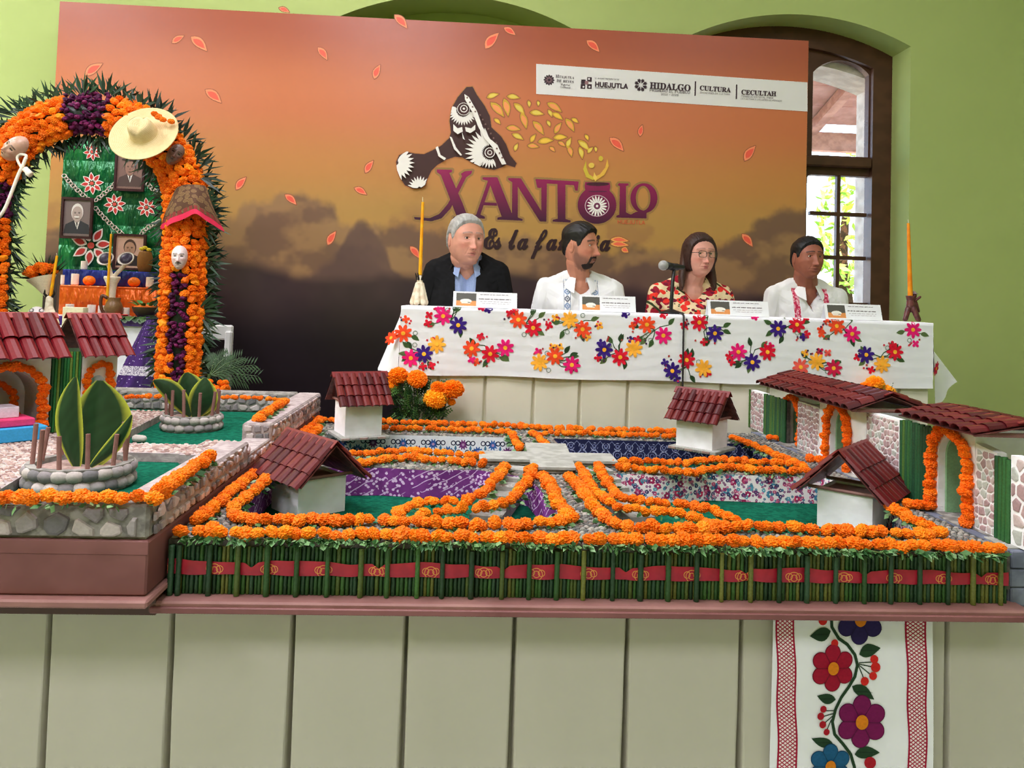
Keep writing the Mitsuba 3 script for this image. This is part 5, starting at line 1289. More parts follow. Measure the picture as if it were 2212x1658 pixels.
# ends of the cloth falling in slanting folds
def endm(sgn, xe, pts):
    def f(u, v):
        A = np.array([xe, TY0 - 0.010, TZ]); B = np.array([xe, TY1, TZ])
        C, D_, E_ = [np.array(p) for p in pts]
        top = A[None] * (1 - u[:, None]) + B[None] * u[:, None]
        k = np.clip(u / 0.45, 0, 1)[:, None]; k2 = np.clip((u - 0.45) / 0.55, 0, 1)[:, None]
        bot = np.where(u[:, None] < 0.45, C[None] * (1 - k) + D_[None] * k, D_[None] * (1 - k2) + E_[None] * k2)
        q = top * (1 - v[:, None]) + bot * v[:, None]
        q[:, 0] += sgn * 0.012 * np.sin(u * 14) * v
        return q
    return gridmesh(f, 30, 14)[0]
part(tc, 'end_fold', endm(-1, tl - 0.002, [(tl - 0.004, TY0 - 0.014, zb_l), (tl - 0.10, TY0 + 0.06, zb_l + 0.005), (tl - 0.06, TY1, zb_l + 0.06)]), 'white_cloth', True)
cR = ony(2020, 878, TY0 + 0.03); dR = ony(2068, 824, TY0 + 0.12)
part(tc, 'end_fold', endm(1, trr + 0.002, [tuple(cR), tuple(dR), (trr + 0.10, TY1, zb_r + 0.1)]), 'white_cloth', True)
PXT = TY0 / FPX
COLS = {'p': (226, 20, 112), 'v': (52, 22, 118), 'o': (238, 72, 34), 'r': (214, 16, 46), 'y': (252, 176, 56), 'c': (236, 90, 80), 'k': (200, 24, 70)}
def tdecal(items, name='embroidery', label=None):
    ms = []
    for i, (g, c) in enumerate(items):
        if g.is_empty: continue
        try: m_ = dense(tri2d(g), 0.03)
        except Exception: continue
        v = m_[0]
        lift = 0.0012 + 0.00012 * i
        if isinstance(c, str): c, lift = S(246, 176, 50), lift + 0.0014
        y = front_y(v[:, 0], v[:, 1]) - lift
        z = v[:, 1]
        over = z > TZ
        ms.append((np.c_[v[:, 0], np.where(over, TY0 - 0.01 + (z - TZ), y), np.where(over, TZ + 0.0022, z)], m_[1], np.tile(c, (len(v), 1))))
    part(tcc, name, cat(ms), 'vc', label=label)
def tq(X, Y): p = ony(800 + X / 1.7015, 640 + Y / 1.7015, TY0); return np.array([p[0], p[2]])
rs_ = random.Random(11)
for cl in ['p268,72 v323,105 ,', 'p150,225 v198,210 y245,175', 'o372,190 r440,210 p495,188', 'o543,85 r597,115', 'y730,85 o778,120', 'y620,240 o677,218 p738,250', 'v857,195 r915,222 y965,190', 'o1013,103 p1073,143',
           'r1205,95 v1262,135', 'v1105,272 r1158,232 y1220,262', 'p1347,203 v1397,240 r1453,203', 'v1493,118 r1562,103', 'c1575,258 y1635,238 k1695,262', 'o1708,108 p1763,137', 'v1813,213 y1872,248 r1920,203', 'p1988,122', 'o122,135']:
    fl = [(w[0], *map(float, w[1:].split(','))) for w in cl.split() if len(w) > 2]
    its = []
    cx = sum(f[1] for f in fl) / len(fl); cy = sum(f[2] for f in fl) / len(fl)
    def small(c, X, Y, r, n=5):
        its.append((sa.translate(petalflower(n, r * PXT, 0.2, 0.36, rs_.uniform(0, 6)), *tq(X, Y)), S(*COLS[c])))
    wid = 60 if len(fl) > 1 else 30
    for k in range(5 if len(fl) > 1 else 2):
        a = rs_.uniform(0, 6.28)
        X0, Y0 = cx + wid * math.cos(a), cy + 34 * math.sin(a)
        X1, Y1 = X0 + 34 * math.cos(a + rs_.uniform(-.6, .6)), Y0 + 26 * math.sin(a + rs_.uniform(-.6, .6))
        g_ = sa.translate(sa.rotate(leaf2d(20 * PXT, 10 * PXT, 1 * PXT), math.degrees(-a) + rs_.uniform(-30, 30), origin=(0, 0)), *tq(X0, Y0))
        its.append((g_, S(*rs_.choice([(40, 66, 36), (60, 88, 48), (84, 104, 60)]))))
        its.append((sg.LineString([tq(cx, cy), tq((cx + X0) / 2 + rs_.uniform(-8, 8), (cy + Y0) / 2 + rs_.uniform(-8, 8)), tq(X0, Y0)]).buffer(0.8 * PXT), S(40, 66, 36)))
    for k in range(3 if len(fl) > 1 else 1):
        a = rs_.uniform(0, 6.28); f = fl[rs_.randrange(len(fl))]
        small(rs_.choice([f[0], 'r', fl[0][0]]), cx + (wid + 26) * math.cos(a), cy + 52 * math.sin(a), 9, 4)
        for j in range(4):
            b = a + rs_.uniform(-.5, .5)
            its.append((sa.translate(sg.Point(0, 0).buffer(2.2 * PXT, 4), *tq(cx + (wid + 12 + j * 5) * math.cos(b), cy + (44 + j * 5) * math.sin(b))), S(*rs_.choice([(200, 40, 60), (60, 40, 70), (170, 60, 60)]))))
    for j in range(2):
        a = rs_.uniform(0, 6.28); q_ = tq(cx + 44 * math.cos(a), cy + 40 * math.sin(a))
        its.append((sa.translate(sg.Point(0, 0).buffer(5 * PXT, 6).difference(sg.Point(0, 0).buffer(4 * PXT, 6)), *q_), S(60, 84, 50)))
    for c, X, Y in fl:
        o = tq(X, Y); rot = rs_.uniform(0, 0.8)
        pf = sa.translate(petalflower(8, 19.5 * PXT, 0.2, 0.20, rot), *o)
        its += [(pf, S(*COLS[c])), (sa.translate(sg.Point(0, 0).buffer(4.5 * PXT, 7), *o), 'C')]
    tdecal(its, 'embroidery')
for c, X, Y in [('v', 433, 52), ('v', 935, 70), ('p', 1410, 78), ('k', 410, 44), ('r', 1075, 72)]:
    tdecal([(sa.translate(petalflower(5, 10 * PXT, 0.2, 0.34), *tq(X, Y - 6)), S(*COLS[c]))], 'embroidery')
# flowers on the folded ends
def fold_flower(p, ex, ez, r, c):
    g = tri2d(petalflower(8, r, 0.2, 0.24)); h = tri2d(sg.Point(0, 0).buffer(r * 0.24))
    n_ = np.cross(ex, ez)
    mk = lambda g_, l: (np.array(p) + g_[0][:, :1] * ex + g_[0][:, 1:2] * ez + n_ * l, g_[1])
    part(tc, 'embroidery', cat([paint(mk(g, 0.012), S(*COLS[c])), paint(mk(h, 0.013), S(246, 176, 50))]), 'vc')
fold_flower(ony(2018, 795, TY0 + 0.005), np.array([0.6, 0.5, 0.0]), np.array([0.25, 0.1, 0.95]), 0.036, 'k')
fold_flower(ony(848, 730, TY0 - 0.0), np.array([0.8, -0.5, 0.0]), np.array([0.3, 0, 0.95]), 0.034, 'o')
# name cards: folded white tents with a small printed picture and rows of print
def card(label, u0, v0, u1, v1, skew=0):
    y = TY0 + 0.03
    a, b = ony(u0, v1, y), ony(u1, v1 + 1, y)
    h = (v1 - v0) * y / FPX; w = b[0] - a[0]
    k = thing('name_card', label, 'name card', 'folded name cards on the head table')
    M = frame((a[0], y, TZ + 0.0016), (1, 0, 0), (0, math.sin(0.32), math.cos(0.32)), (0, -math.cos(0.32), math.sin(0.32)))
    H = h / math.cos(0.32)
    fr_k = part(k, 'front', xf(bx(0, w, 0, H, -0.0008, 0, 0), M), 'white_cloth')
    M2 = frame((a[0], y + 2 * h * math.tan(0.32), TZ + 0.0016), (1, 0, 0), (0, -math.sin(0.32), math.cos(0.32)), (0, math.cos(0.32), math.sin(0.32)))
    part(k, 'back', xf(bx(0, w, 0, H, 0, 0.0008, 0), M2), 'white_cloth')
    its = [(sg.box(w * 0.05, H * 0.10, w * 0.36, H * 0.90), S(84, 82, 76)), (sg.box(w * 0.05, H * 0.10, w * 0.36, H * 0.42), S(214, 140, 80)),
           (sa.translate(sa.scale(sg.Point(0, 0).buffer(1), w * 0.09, H * 0.14), w * 0.20, H * 0.40), S(232, 228, 220)), (sg.box(w * 0.13, H * 0.24, w * 0.27, H * 0.38), S(226, 216, 206)), (sg.box(w * 0.23, H * 0.30, w * 0.27, H * 0.34), S(90, 70, 60))]
    for yy, x0, x1, th, c in ((0.84, 0.42, 0.86, 0.035, 120), (0.56, 0.40, 0.90, 0.055, 110), (0.40, 0.42, 0.90, 0.03, 170), (0.28, 0.45, 0.88, 0.03, 176)):
        x = x0
        while x < x1:
            l = rs_.uniform(0.03, 0.09)
            its.append((sg.box(w * x, H * (yy - th / 2), w * min(x + l, x1), H * (yy + th / 2)), S(c, c - 6, c)))
            x += l + 0.014
    ms = []
    for i, (g, c) in enumerate(its):
        q = tri2d(g); ms.append(paint((q[0] + np.array([0, 0, 0.0004 + 0.0002 * i if i < 6 else 0.0006]), q[1]), c))
    part(fr_k, 'print', xf(cat(ms), M), 'ink', label='printed picture and lines')
card('name card before the man in the black jacket', 978, 630, 1117, 664)
card('name card before the man with the beard', 1252, 637, 1374, 672)
card('name card before the woman with glasses', 1530, 648, 1662, 682)
card('name card before the man by the window', 1784, 656, 1907, 691)
# microphone, its stand and cable
mc = thing('microphone', 'black microphone with silver grille on the stand before the woman', 'microphone')
my = 3.62
tip, tail = ony(1433, 573, my), ony(1472, 577, my + 0.06)
ax = (tail - tip) / np.linalg.norm(tail - tip)
part(mc, 'grille', xf(ball(2, 0.024), Tr(*tip)), 'grey_metal', True, label='silver mesh head')
part(mc, 'handle', tube([tip + ax * 0.018, tip + ax * 0.035, tip + ax * 0.13], [0.021, 0.017, 0.012], 12), 'black_plastic', True)
msd = thing('microphone_stand', 'black table microphone stand before the woman', 'microphone stand')
b0, b1 = ony(1449, 688, my), ony(1453, 606, my)
b0[2] = TZ + 0.0016
part(msd, 'base', xf(lathe([(0.055, 0), (0.055, 0.008), (0.02, 0.018), (0.012, 0.022)], 24), Tr(*b0)), 'black_metal', True)
part(msd, 'pole', tube([b0 + np.array([0, 0, 0.02]), b1, tip + ax * 0.07 - np.array([0, 0, 0.012])], [0.0085, 0.0085, 0.008], 10), 'black_metal', True)
part(msd, 'clip', tube([tip + ax * 0.05 - np.array([0, 0, 0.002]), tip + ax * 0.09 - np.array([0, 0, 0.002])], 0.0175, 12), 'black_plastic', True)
cb = thing('microphone_cable', 'thin black cable hanging over the embroidered cloth', 'cable')
e0 = ony(1478, 672, TY0 - 0.03)
body(cb, tube(spline([b0 + np.array([0.06, 0.02, 0.005]), (e0[0], TY0 + 0.02, TZ + 0.007), (e0[0], TY0 - 0.022, TZ - 0.004), (e0[0] - 0.001, TY0 - 0.030, 1.3), ony(1475, 800, TY0 - 0.034), ony(1474, 870, TY0 - 0.034), (ony(1474, 870, TY0 - 0.034)[0], TY0 - 0.03, STAGE + 0.006)], 40), 0.0042, 7), 'black_plastic', True)
# candle holders
cl1 = ony(905, 658, 3.66)
wh = thing('candle_holder', 'cream clay candle holder of bundled figures on the left end of the head table', 'candle holder')
o = np.array([cl1[0], 3.66, TZ + 0.0016])
chains = []
for k in range(6):
    a = k * math.pi / 3 + 0.2
    chains.append([(o + np.array([0.030 * math.cos(a), 0.026 * math.sin(a), 0.014]), 0.014), (o + np.array([0.020 * math.cos(a), 0.018 * math.sin(a), 0.055]), 0.013), (o + np.array([0.012 * math.cos(a), 0.012 * math.sin(a), 0.100]), 0.009)])
chains.append([(o + np.array([0, 0, 0.1]), 0.014), (o + np.array([0, 0, 0.128]), 0.013)])
part(wh, 'body', blob(chains, 0.006, 4), 'clay_white', True)
for k in range(5):
    a = k * 1.26 + 0.5
    part(wh, 'tip', paint(tube([o + np.array([0.012 * math.cos(a), 0.012 * math.sin(a), 0.118]), o + np.array([0.022 * math.cos(a), 0.02 * math.sin(a), 0.150])], [0.006, 0.002], 6), S(24, 20, 20)), 'vc', True, label='black pointed tip')
ca = thing('candle', 'tall thin yellow candle in the cream clay holder', 'candle')
part(ca, 'wax', tube([o + np.array([0, 0, 0.142]), (o[0], o[1], ony(906, 436, 3.66)[2])], [0.0085, 0.0065], 12), 'wax_yellow', True)
zt1 = ony(906, 436, 3.66)[2]
part(ca, 'wick', paint(tube([(o[0], o[1], zt1), (o[0] - 0.002, o[1], zt1 + 0.024)], 0.0016, 5), S(236, 226, 190)), 'vc')
o2 = ony(1966, 690, 3.62); o2[2] = TZ + 0.0016
bh = thing('candle_holder', 'dark brown clay candle holder with a figure at the right table end', 'candle holder')
ch = []
for dx, dy in ((-0.034, -0.015), (0.02, -0.03), (0.052, 0.015), (-0.005, 0.03)):
    ch.append([(o2 + np.array([dx, dy, 0.010]), 0.010), (o2 + np.array([dx * 0.4, dy * 0.4, 0.062]), 0.013)])
ch.append([(o2 + np.array([0, 0, 0.062]), 0.020), (o2 + np.array([0, 0, 0.100]), 0.017)])
ch.append([(o2 + np.array([0.022, 0.01, 0.06]), 0.014), (o2 + np.array([0.024, 0.012, 0.112]), 0.011)])
ch.append([(o2 + np.array([0.024, 0.010, 0.124]), 0.0125)]); ch.append([(o2 + np.array([0.024, 0.0, 0.10]), 0.006), (o2 + np.array([0.045, -0.004, 0.118]), 0.006)])
ch.append([(o2 + np.array([0.034, 0.012, 0.095]), 0.007), (o2 + np.array([0.052, 0.02, 0.05]), 0.007)])
part(bh, 'body', blob(ch, 0.006, 3), 'clay_dark', True)
part(bh, 'cup', xf(lathe([(0.015, 0.095), (0.02, 0.118), (0.021, 0.122), (0.017, 0.122), (0.012, 0.108)], 18), Tr(*o2)), 'clay_dark', True)
part(bh, 'figure_hat', paint(xf(lathe([(0.016, 0), (0.016, 0.003), (0.008, 0.005), (0.006, 0.013), (0, 0.014)], 14), Tr(*(o2 + np.array([0.025, 0.01, 0.131])))), S(150, 130, 140)), 'vc', True)
cb2 = thing('candle', 'tall thin orange candle in the brown clay holder', 'candle')
tp = ony(1962, 482, 3.62)
part(cb2, 'wax', tube([o2 + np.array([0, 0, 0.1095]), tp], [0.0115, 0.0065], 12), 'wax_orange', True)
part(cb2, 'wick', paint(tube([tp, tp + np.array([-0.001, 0, 0.018])], 0.0016, 5), S(230, 214, 190)), 'vc')
# potted marigolds behind the plaza
def marigold_plant(label, c, heads, fol, y, seed):
    k = thing('marigold_plant', label, 'potted plant')
    o = np.array([c[0], y, 0.7865])
    rs = np.random.RandomState(seed)
    part(k, 'pot', xf(lathe([(0.034, 0), (0.042, 0.09), (0.044, 0.09), (0.044, 0.105), (0.038, 0.105), (0.036, 0.09), (0, 0.088)], 22), Tr(*o)), 'clay_dark', True)
    for (u, v, r) in heads:
        p = ony(u, v, y + rs.uniform(-0.025, 0.02))
        rr = r * y / FPX
        part(k, 'stem', paint(tube(spline([o + np.array([rs.uniform(-.01, .01), 0, 0.088]), (o + p) / 2 + np.array([0, 0, 0.06]), p - np.array([0, 0, rr * 0.6])], 10), 0.003, 5), S(70, 110, 50)), 'vc_leaf', True)
        head(k, p, rr, kinds=HEADS_BIG, tilt=0.3)
    L = []
    for i in range(fol[4]):
        b = ony(fol[0] + fol[2] * rs.uniform(-1, 1) * 0.8, fol[1] + fol[3] * rs.uniform(-1, 1), y + rs.uniform(-0.03, 0.03))
        d = np.array([(b[0] - o[0]) * 3, rs.uniform(-0.5, 0.3), rs.uniform(-0.3, 1.0)]); d /= np.linalg.norm(d)
        s_ = np.cross(d, rs.randn(3)); s_ /= np.linalg.norm(s_); n_ = np.cross(d, s_)
        Ln = rs.uniform(0.035, 0.06)
        cc = S(*[(34, 66, 30), (50, 88, 38), (26, 52, 28), (70, 110, 50)][rs.randint(4)])
        for q in np.linspace(0.15, 1, 5):
            for sg_ in (-1, 1):
                p0 = b + d * Ln * q; dd = d * 0.7 + s_ * sg_; dd /= np.linalg.norm(dd); l2 = 0.018 * (1.2 - 0.6 * q)
                w_ = np.cross(dd, n_) * 0.0042
                L.append((np.array([p0, p0 + dd * l2 * 0.5 + w_, p0 + dd * l2, p0 + dd * l2 * 0.5 - w_]), np.array([[0, 1, 2], [0, 2, 3]]), np.tile(cc, (4, 1))))
    part(k, 'foliage', cat(L), 'vc_leaf', kind='stuff')
marigold_plant('potted marigolds with big orange heads before the left end of the head table', ony(905, 880, 3.41), [(860, 811, 24), (901, 818, 24), (849, 832, 18), (978, 840, 26), (941, 860, 28), (946, 836, 17), (975, 868, 10)], (905, 872, 62, 38, 200), 3.41, 3)
marigold_plant('potted marigolds behind the long roof of the model at the right', ony(1900, 860, 3.41), [(1890, 828, 22), (1913, 850, 24), (1870, 836, 16)], (1895, 880, 34, 24, 80), 3.41, 4)
# ---------------------------------------------------------------- the four people at the head table
def sstep(a, b, x):
    t = np.clip((x - a) / (b - a), 0, 1); return t * t * (3 - 2 * t)
def G(p, x0, z0, sx, sz): return np.exp(-((p[:, 0] - x0) / sx) ** 2 - ((p[:, 2] - z0) / sz) ** 2)
def head_pts(D, o):
    """points of a head (about 0.24 tall, face towards -y, origin between the ears) over the unit directions D"""
    e = 2.25
    r = 1 / (np.abs(D) ** e).sum(1) ** (1 / e)
    p = D * r[:, None] * np.array([0.075 * o.get('wide', 1), 0.098, 0.120])
    t = np.clip(-p[:, 2] / 0.12, 0, 1)
    p[:, 0] *= 1 - o.get('jaw', 0.30) * t ** 1.7
    back = p[:, 1] > 0
    p[back, 1] *= 1 - 0.42 * t[back]
    p[~back, 1] *= 0.94
    up = np.clip(p[:, 2] / 0.12, 0, 1)
    p[:, 0] *= 1 + 0.03 * np.sin(np.pi * up)
    fr = sstep(0.15, 0.6, -D[:, 1])
    q = p.copy()
    dy = np.zeros(len(p))
    nz = np.clip((0.022 - q[:, 2]) / 0.060, 0, 1)
    dy += (0.004 + 0.019 * nz ** 1.2) * np.exp(-(q[:, 0] / (0.0085 + 0.004 * nz)) ** 2) * sstep(0.034, 0.018, q[:, 2]) * sstep(-0.049, -0.040, q[:, 2]) * o.get('nose', 1)
    dy += 0.008 * (G(q, 0.0145, -0.037, 0.0075, 0.0075) + G(q, -0.0145, -0.037, 0.0075, 0.0075)) + 0.005 * G(q, 0, -0.035, 0.010, 0.009)
    for s in (-1, 1):
        dy -= 0.012 * G(q, s * 0.030, 0.011, 0.017, 0.012)
        dy += 0.006 * G(q, s * 0.028, 0.032, 0.024, 0.008)
        dy += 0.0075 * G(q, s * 0.031, 0.010, 0.0135, 0.0085)
        dy += 0.006 * G(q, s * 0.044, -0.016, 0.018, 0.016)
        dy -= 0.002 * np.exp(-((q[:, 0] - s * (0.022 + 0.35 * (-0.035 - q[:, 2]))) / 0.0035) ** 2) * sstep(-0.030, -0.040, q[:, 2]) * sstep(-0.075, -0.062, q[:, 2]) * o.get('folds', 1)
        dy -= 0.0022 * G(q, s * 0.031, 0.0005, 0.013, 0.0022) * o.get('folds', 1)
    dy += 0.006 * G(q, 0, -0.064, 0.030, 0.020)
    lw = o.get('lips', 1)
    dy += 0.0045 * lw * G(q, 0, -0.0585, 0.019, 0.0045) + 0.005 * lw * G(q, 0, -0.0700, 0.016, 0.0050)
    dy -= 0.0050 * G(q, 0, -0.0642, 0.023, 0.0024)
    dy -= 0.004 * G(q, 0, -0.081, 0.016, 0.006)
    dy += 0.010 * o.get('chin', 1) * G(q, 0, -0.101, 0.022, 0.014)
    p[:, 1] -= dy * fr
    return p, fr
def skin_colors(p, fr, o):
    base = np.array(S(*o['skin']))
    c = np.tile(base, (len(p), 1)) * (0.93 + 0.14 * meshkit.noise(p * 60, 2))[:, None]
    red = np.array(S(*o.get('flush', tuple(int(a) for a in (o['skin'][0], o['skin'][1] * 0.80, o['skin'][2] * 0.78)))))
    w = sum(0.5 * G(p, s * 0.044, -0.025, 0.02, 0.016) for s in (-1, 1)) + 0.6 * G(p, 0, -0.035, 0.015, 0.012)
    c = c * (1 - (w * fr)[:, None]) + red * (w * fr)[:, None]
    lip = (G(p, 0, -0.0585, 0.019, 0.0042) + G(p, 0, -0.0695, 0.016, 0.0052)) * fr
    lip = sstep(0.35, 0.7, lip)
    c = c * (1 - 0.75 * lip[:, None]) + np.array(S(*o.get('lipc', (176, 96, 92)))) * 0.75 * lip[:, None]
    ln = sstep(0.4, 0.8, G(p, 0, -0.0642, 0.026, 0.0020) * fr)
    c *= (1 - 0.5 * ln)[:, None]
    if o.get('stubble'):
        st_ = sstep(-0.030, -0.055, p[:, 2] + 0.7 * (0.062 - np.abs(p[:, 0])) * (np.abs(p[:, 0]) > 0.03)) * sstep(0.015, -0.01, p[:, 1]) + 0.8 * sstep(0.062, 0.066, np.abs(p[:, 0])) * sstep(0.0, -0.012, p[:, 1]) * sstep(0.02, 0.0, p[:, 2]) * sstep(-0.035, -0.02, p[:, 1])
        st_ = np.clip(st_, 0, 1) * o['stubble']
        c = c * (1 - st_[:, None]) + np.array(S(74, 52, 46)) * st_[:, None]
    for s in (-1, 1):
        u = (p[:, 0] - s * 0.030) / 0.022
        zb = 0.0335 + 0.003 * (1 - u * u) - 0.002 * u * s
        b = np.exp(-((p[:, 2] - zb) / o.get('browt', 0.0042)) ** 4) * (np.abs(u) < 1) * fr
        c = c * (1 - o.get('browa', 0.85) * b[:, None]) + np.array(S(*o['brow'])) * o.get('browa', 0.85) * b[:, None]
        lid = sstep(0.55, 0.9, np.exp(-((p[:, 0] - s * 0.031) / 0.0155) ** 4 - ((p[:, 2] - 0.0165) / 0.0022) ** 2)) * fr
        c *= (1 - 0.6 * lid)[:, None]
        sh = G(p, s * 0.031, 0.0, 0.014, 0.004) * fr
        c *= (1 - 0.15 * sh)[:, None]
        nost = sstep(0.45, 0.8, G(p, s * 0.0075, -0.0445, 0.0042, 0.0026) * fr)
        c *= (1 - 0.7 * nost)[:, None]
    return np.clip(c, 0.002, 1)
def lookup(p, x, z):
    f = p[:, 1] < -0.02
    i = np.where(f)[0][np.argmin((p[f, 0] - x) ** 2 + (p[f, 2] - z) ** 2)]
    return p[i].copy()
HD = ball(6)
def line(x, pts): return np.interp(x, [a for a, _ in pts], [b for _, b in pts])
def hair_shell(o, mask, thick, sub=5, rough=0.0025, fr_=70.0):
    D, F = ball(sub)
    p, _ = head_pts(D, {**o, 'nose': 0})
    m_ = mask(p)
    n_ = D / np.linalg.norm(D, axis=1, keepdims=True)
    t = m_ * (thick(p) if callable(thick) else thick) + m_ * rough * (meshkit.noise(p * np.array([fr_, fr_ * 0.4, fr_ * 0.4]), 4) - 0.3) * 2 + m_ * 0.0025 * (meshkit.noise(p * np.array([260, 50, 50]), 7) - 0.5) - 0.006 * (1 - np.clip(m_ * 3, 0, 1))
    return (p + n_ * t[:, None], F)
def person(label, hx, hy, hz, yaw, o, torso_x, zj, hw, shirt, pitch=0.0, roll=0.0, ty=0.06, tyaw=0.0, extra=None):
    k = thing('person', label, 'person')
    s = o.get('s', 1.0)
    M = Tr(hx, hy, hz) @ Rz(yaw) @ Ry(roll) @ Rx(pitch) @ Sc(s)
    p, fr = head_pts(HD[0], o)
    # eyes: the lids' slit sinks in and an eyeball fills it
    eyes = []
    for e in (-1, 1):
        c0 = lookup(p, e * 0.031, 0.010)
        slit = np.exp(-((p[:, 0] - e * 0.031) / 0.0135) ** 4 - ((p[:, 2] - 0.0098) / (0.0048 * o.get('open', 1) * np.sqrt(np.clip(1.02 - ((p[:, 0] - e * 0.031) / 0.0145) ** 2, 0.02, 1)))) ** 4) * fr
        p[:, 1] += 0.0042 * sstep(0.25, 0.6, slit)
        eyes.append(c0)
    hc = skin_colors(p, fr, o)
    hcol = (p, hc)
    head_m = (p, HD[1])
    ears = []
    for e in (-1, 1):
        ev, ef = ball(3)
        v = ev * np.array([0.0095, 0.019, 0.031]) * (1 + 0.12 * ev[:, 2:3])
        v[:, 0] -= e * 0.008 * np.exp(-((ev[:, 1] + 0.1) / 0.5) ** 2 - ((ev[:, 2] - 0.1) / 0.6) ** 2) * (ev[:, 0] * e > 0)
        ears.append(xf((v, ef), Tr(e * 0.0715 * o.get('wide', 1), 0.012, -0.004) @ Rz(e * 0.35)))
    # body below: one skin with the head
    tx, tyy = torso_x, hy + ty
    Zs = STAGE + 0.45
    R = lambda x, y, z: np.array([tx, tyy, 0]) + (Rz(tyaw)[:3, :3] @ np.array([x, y, 0])) + np.array([0, 0, z])
    def skel(g, arms=True, legs=True, sleeve=1.0, fat=o.get('fat', 1.0)):
        ch = [[(R(0, 0.02, Zs + 0.11), 0.125 * fat + g)] + [(R(0, 0.01, Zs + 0.26), 0.120 * fat + g)]]
        for x in (-1, 1):
            ch += [[(R(x * 0.055, 0.015, Zs + 0.12), 0.115 * fat + g), (R(x * 0.06, -0.005, zj - 0.20), 0.110 * fat + g), (R(x * 0.065, 0.005, zj - 0.10), 0.098 + g)],
                   [(R(x * 0.065, 0.005, zj - 0.06), 0.080 + g), (R(x * hw, 0.01, zj), 0.052 + g)],
                   [(R(x * hw, 0.012, zj - 0.005), 0.052 + g), (R(x * 0.045, 0.015, zj + 0.066), 0.036 + g)],
                   [(R(x * 0.07, 0, zj - 0.13), 0.09 + g), (R(x * hw * 0.9, 0.01, zj - 0.03), 0.055 + g)]]
            el, wr = R(x * (hw + 0.065), 0.0, zj - 0.27), R(x * 0.10, -0.20, Zs + 0.235)
            if arms:
                a = (1 - sleeve)
                ch += [[(R(x * hw, 0.01, zj), 0.054 + g), (el, 0.042 + g)]]
                ch += [[(el, 0.041 + g), (wr, 0.028 + g)]] if sleeve >= 1 else []
            if legs:
                ch += [[(R(x * 0.09, 0.02, Zs + 0.09), 0.088 + g), (R(x * 0.11, -0.40, Zs + 0.07), 0.062 + g)], [(R(x * 0.11, -0.40, Zs + 0.06), 0.06 + g), (R(x * 0.11, -0.36, STAGE + 0.10), 0.04 + g)]]
        return ch
    def hand(x):
        wr = R(x * 0.10, -0.20, Zs + 0.235); ch = []
        pl = R(x * 0.085, -0.265, Zs + 0.215)
        ch.append([(wr, 0.025), (pl, 0.026)])
        for i, (dx, L) in enumerate([(-0.026, 0.062), (-0.009, 0.074), (0.008, 0.070), (0.025, 0.054)]):
            b = R(x * 0.085 + dx * 1.0, -0.285, Zs + 0.212); m1 = R(x * 0.085 + dx * 1.15, -0.285 - L * 0.55, Zs + 0.205); t1 = R(x * 0.085 + dx * 1.15, -0.285 - L, Zs + 0.185)
            ch.append([(b, 0.0098), (m1, 0.009), (t1, 0.0078)])
        ch.append([(R(x * 0.06, -0.245, Zs + 0.212), 0.012), (R(x * 0.035, -0.275, Zs + 0.205), 0.0105), (R(x * 0.028, -0.305, Zs + 0.197), 0.009)])
        return ch
    chains = skel(-0.013)
    nb = M[:3, :3] @ np.array([0, 0.020, -0.075]) + M[:3, 3]
    chains.append([(nb, 0.056 * s * o.get('neck', 1)), (R(0, 0.015, zj + 0.055), 0.060 * o.get('neck', 1)), (R(0, 0.01, zj), 0.065)])
    for x in (-1, 1): chains += hand(x)
    bm = blob(chains, 0.011, 6)
    hm = xf(head_m, M)
    U = to_mf(hm)
    for e_ in ears: U = U + to_mf(xf(e_, M))
    U = U + to_mf(bm)
    v, f = mf(U)
    Mi = np.linalg.inv(M)
    loc = v @ Mi[:3, :3].T + Mi[:3, 3]
    from scipy.spatial import cKDTree
    d, i = cKDTree(p).query(loc)
    base = np.array(S(*o['skin']))
    c = np.where((d < 0.004)[:, None], hc[i], base * (0.93 + 0.14 * meshkit.noise(loc * 60, 2))[:, None])
    part(k, 'body', (v, f, c), 'vc_skin', True)
    for e, c0 in zip((-1, 1), eyes):
        ev, ef = ball(3)
        cc = np.tile(np.array(S(206, 196, 190)), (len(ev), 1))
        g_ = np.array([o.get('gaze', 0.0), -1.0, o.get('gazez', 0.0)]); g_ /= np.linalg.norm(g_)
        a = np.arccos(np.clip(ev @ g_, -1, 1))
        cc[a < 0.52] = S(62, 38, 26); cc[a < 0.24] = S(12, 10, 10)
        part(k, 'eye', (*xf((ev * 0.0118, ef), M @ Tr(c0[0], c0[1] + 0.0118 + 0.0016, c0[2])), cc), 'vc_gloss', True)
    # hair
    hl = o['hairline']
    if hl:
        mk = lambda q: sstep(0, o.get('edge', 0.022), q[:, 2] + 0.006 * (meshkit.noise(q * 160, 8) - 0.5) - line(q[:, 1], hl) - o.get('part', 0) * np.clip(0.03 - np.abs(q[:, 0]), 0, 1) * (q[:, 1] < -0.05)) * sstep(-0.105, -0.09, q[:, 2])
        hv, hf = hair_shell(o, mk, o['hairt'], 6, o.get('hairr', 0.003))
        st_ = meshkit.noise(hv * np.array([240, 60, 60]), 5) * 0.6 + meshkit.noise(hv * np.array([90, 25, 25]), 6) * 0.4
        part(k, 'hair', (*xf((hv, hf), M), np.array(S(*o['hairc'])) * (0.55 + 0.9 * st_)[:, None]), 'vc_hair', True, label=o.get('hairl'))
    if 'beard' in o:
        mk = lambda q: o['beard'](q)
        part(k, 'beard', paint(xf(hair_shell({**o, 'nose': 1}, mk, 0.0022, 6, 0.0012, 160), M), S(*o['beardc'])), 'vc', True, label='short dark beard and moustache')
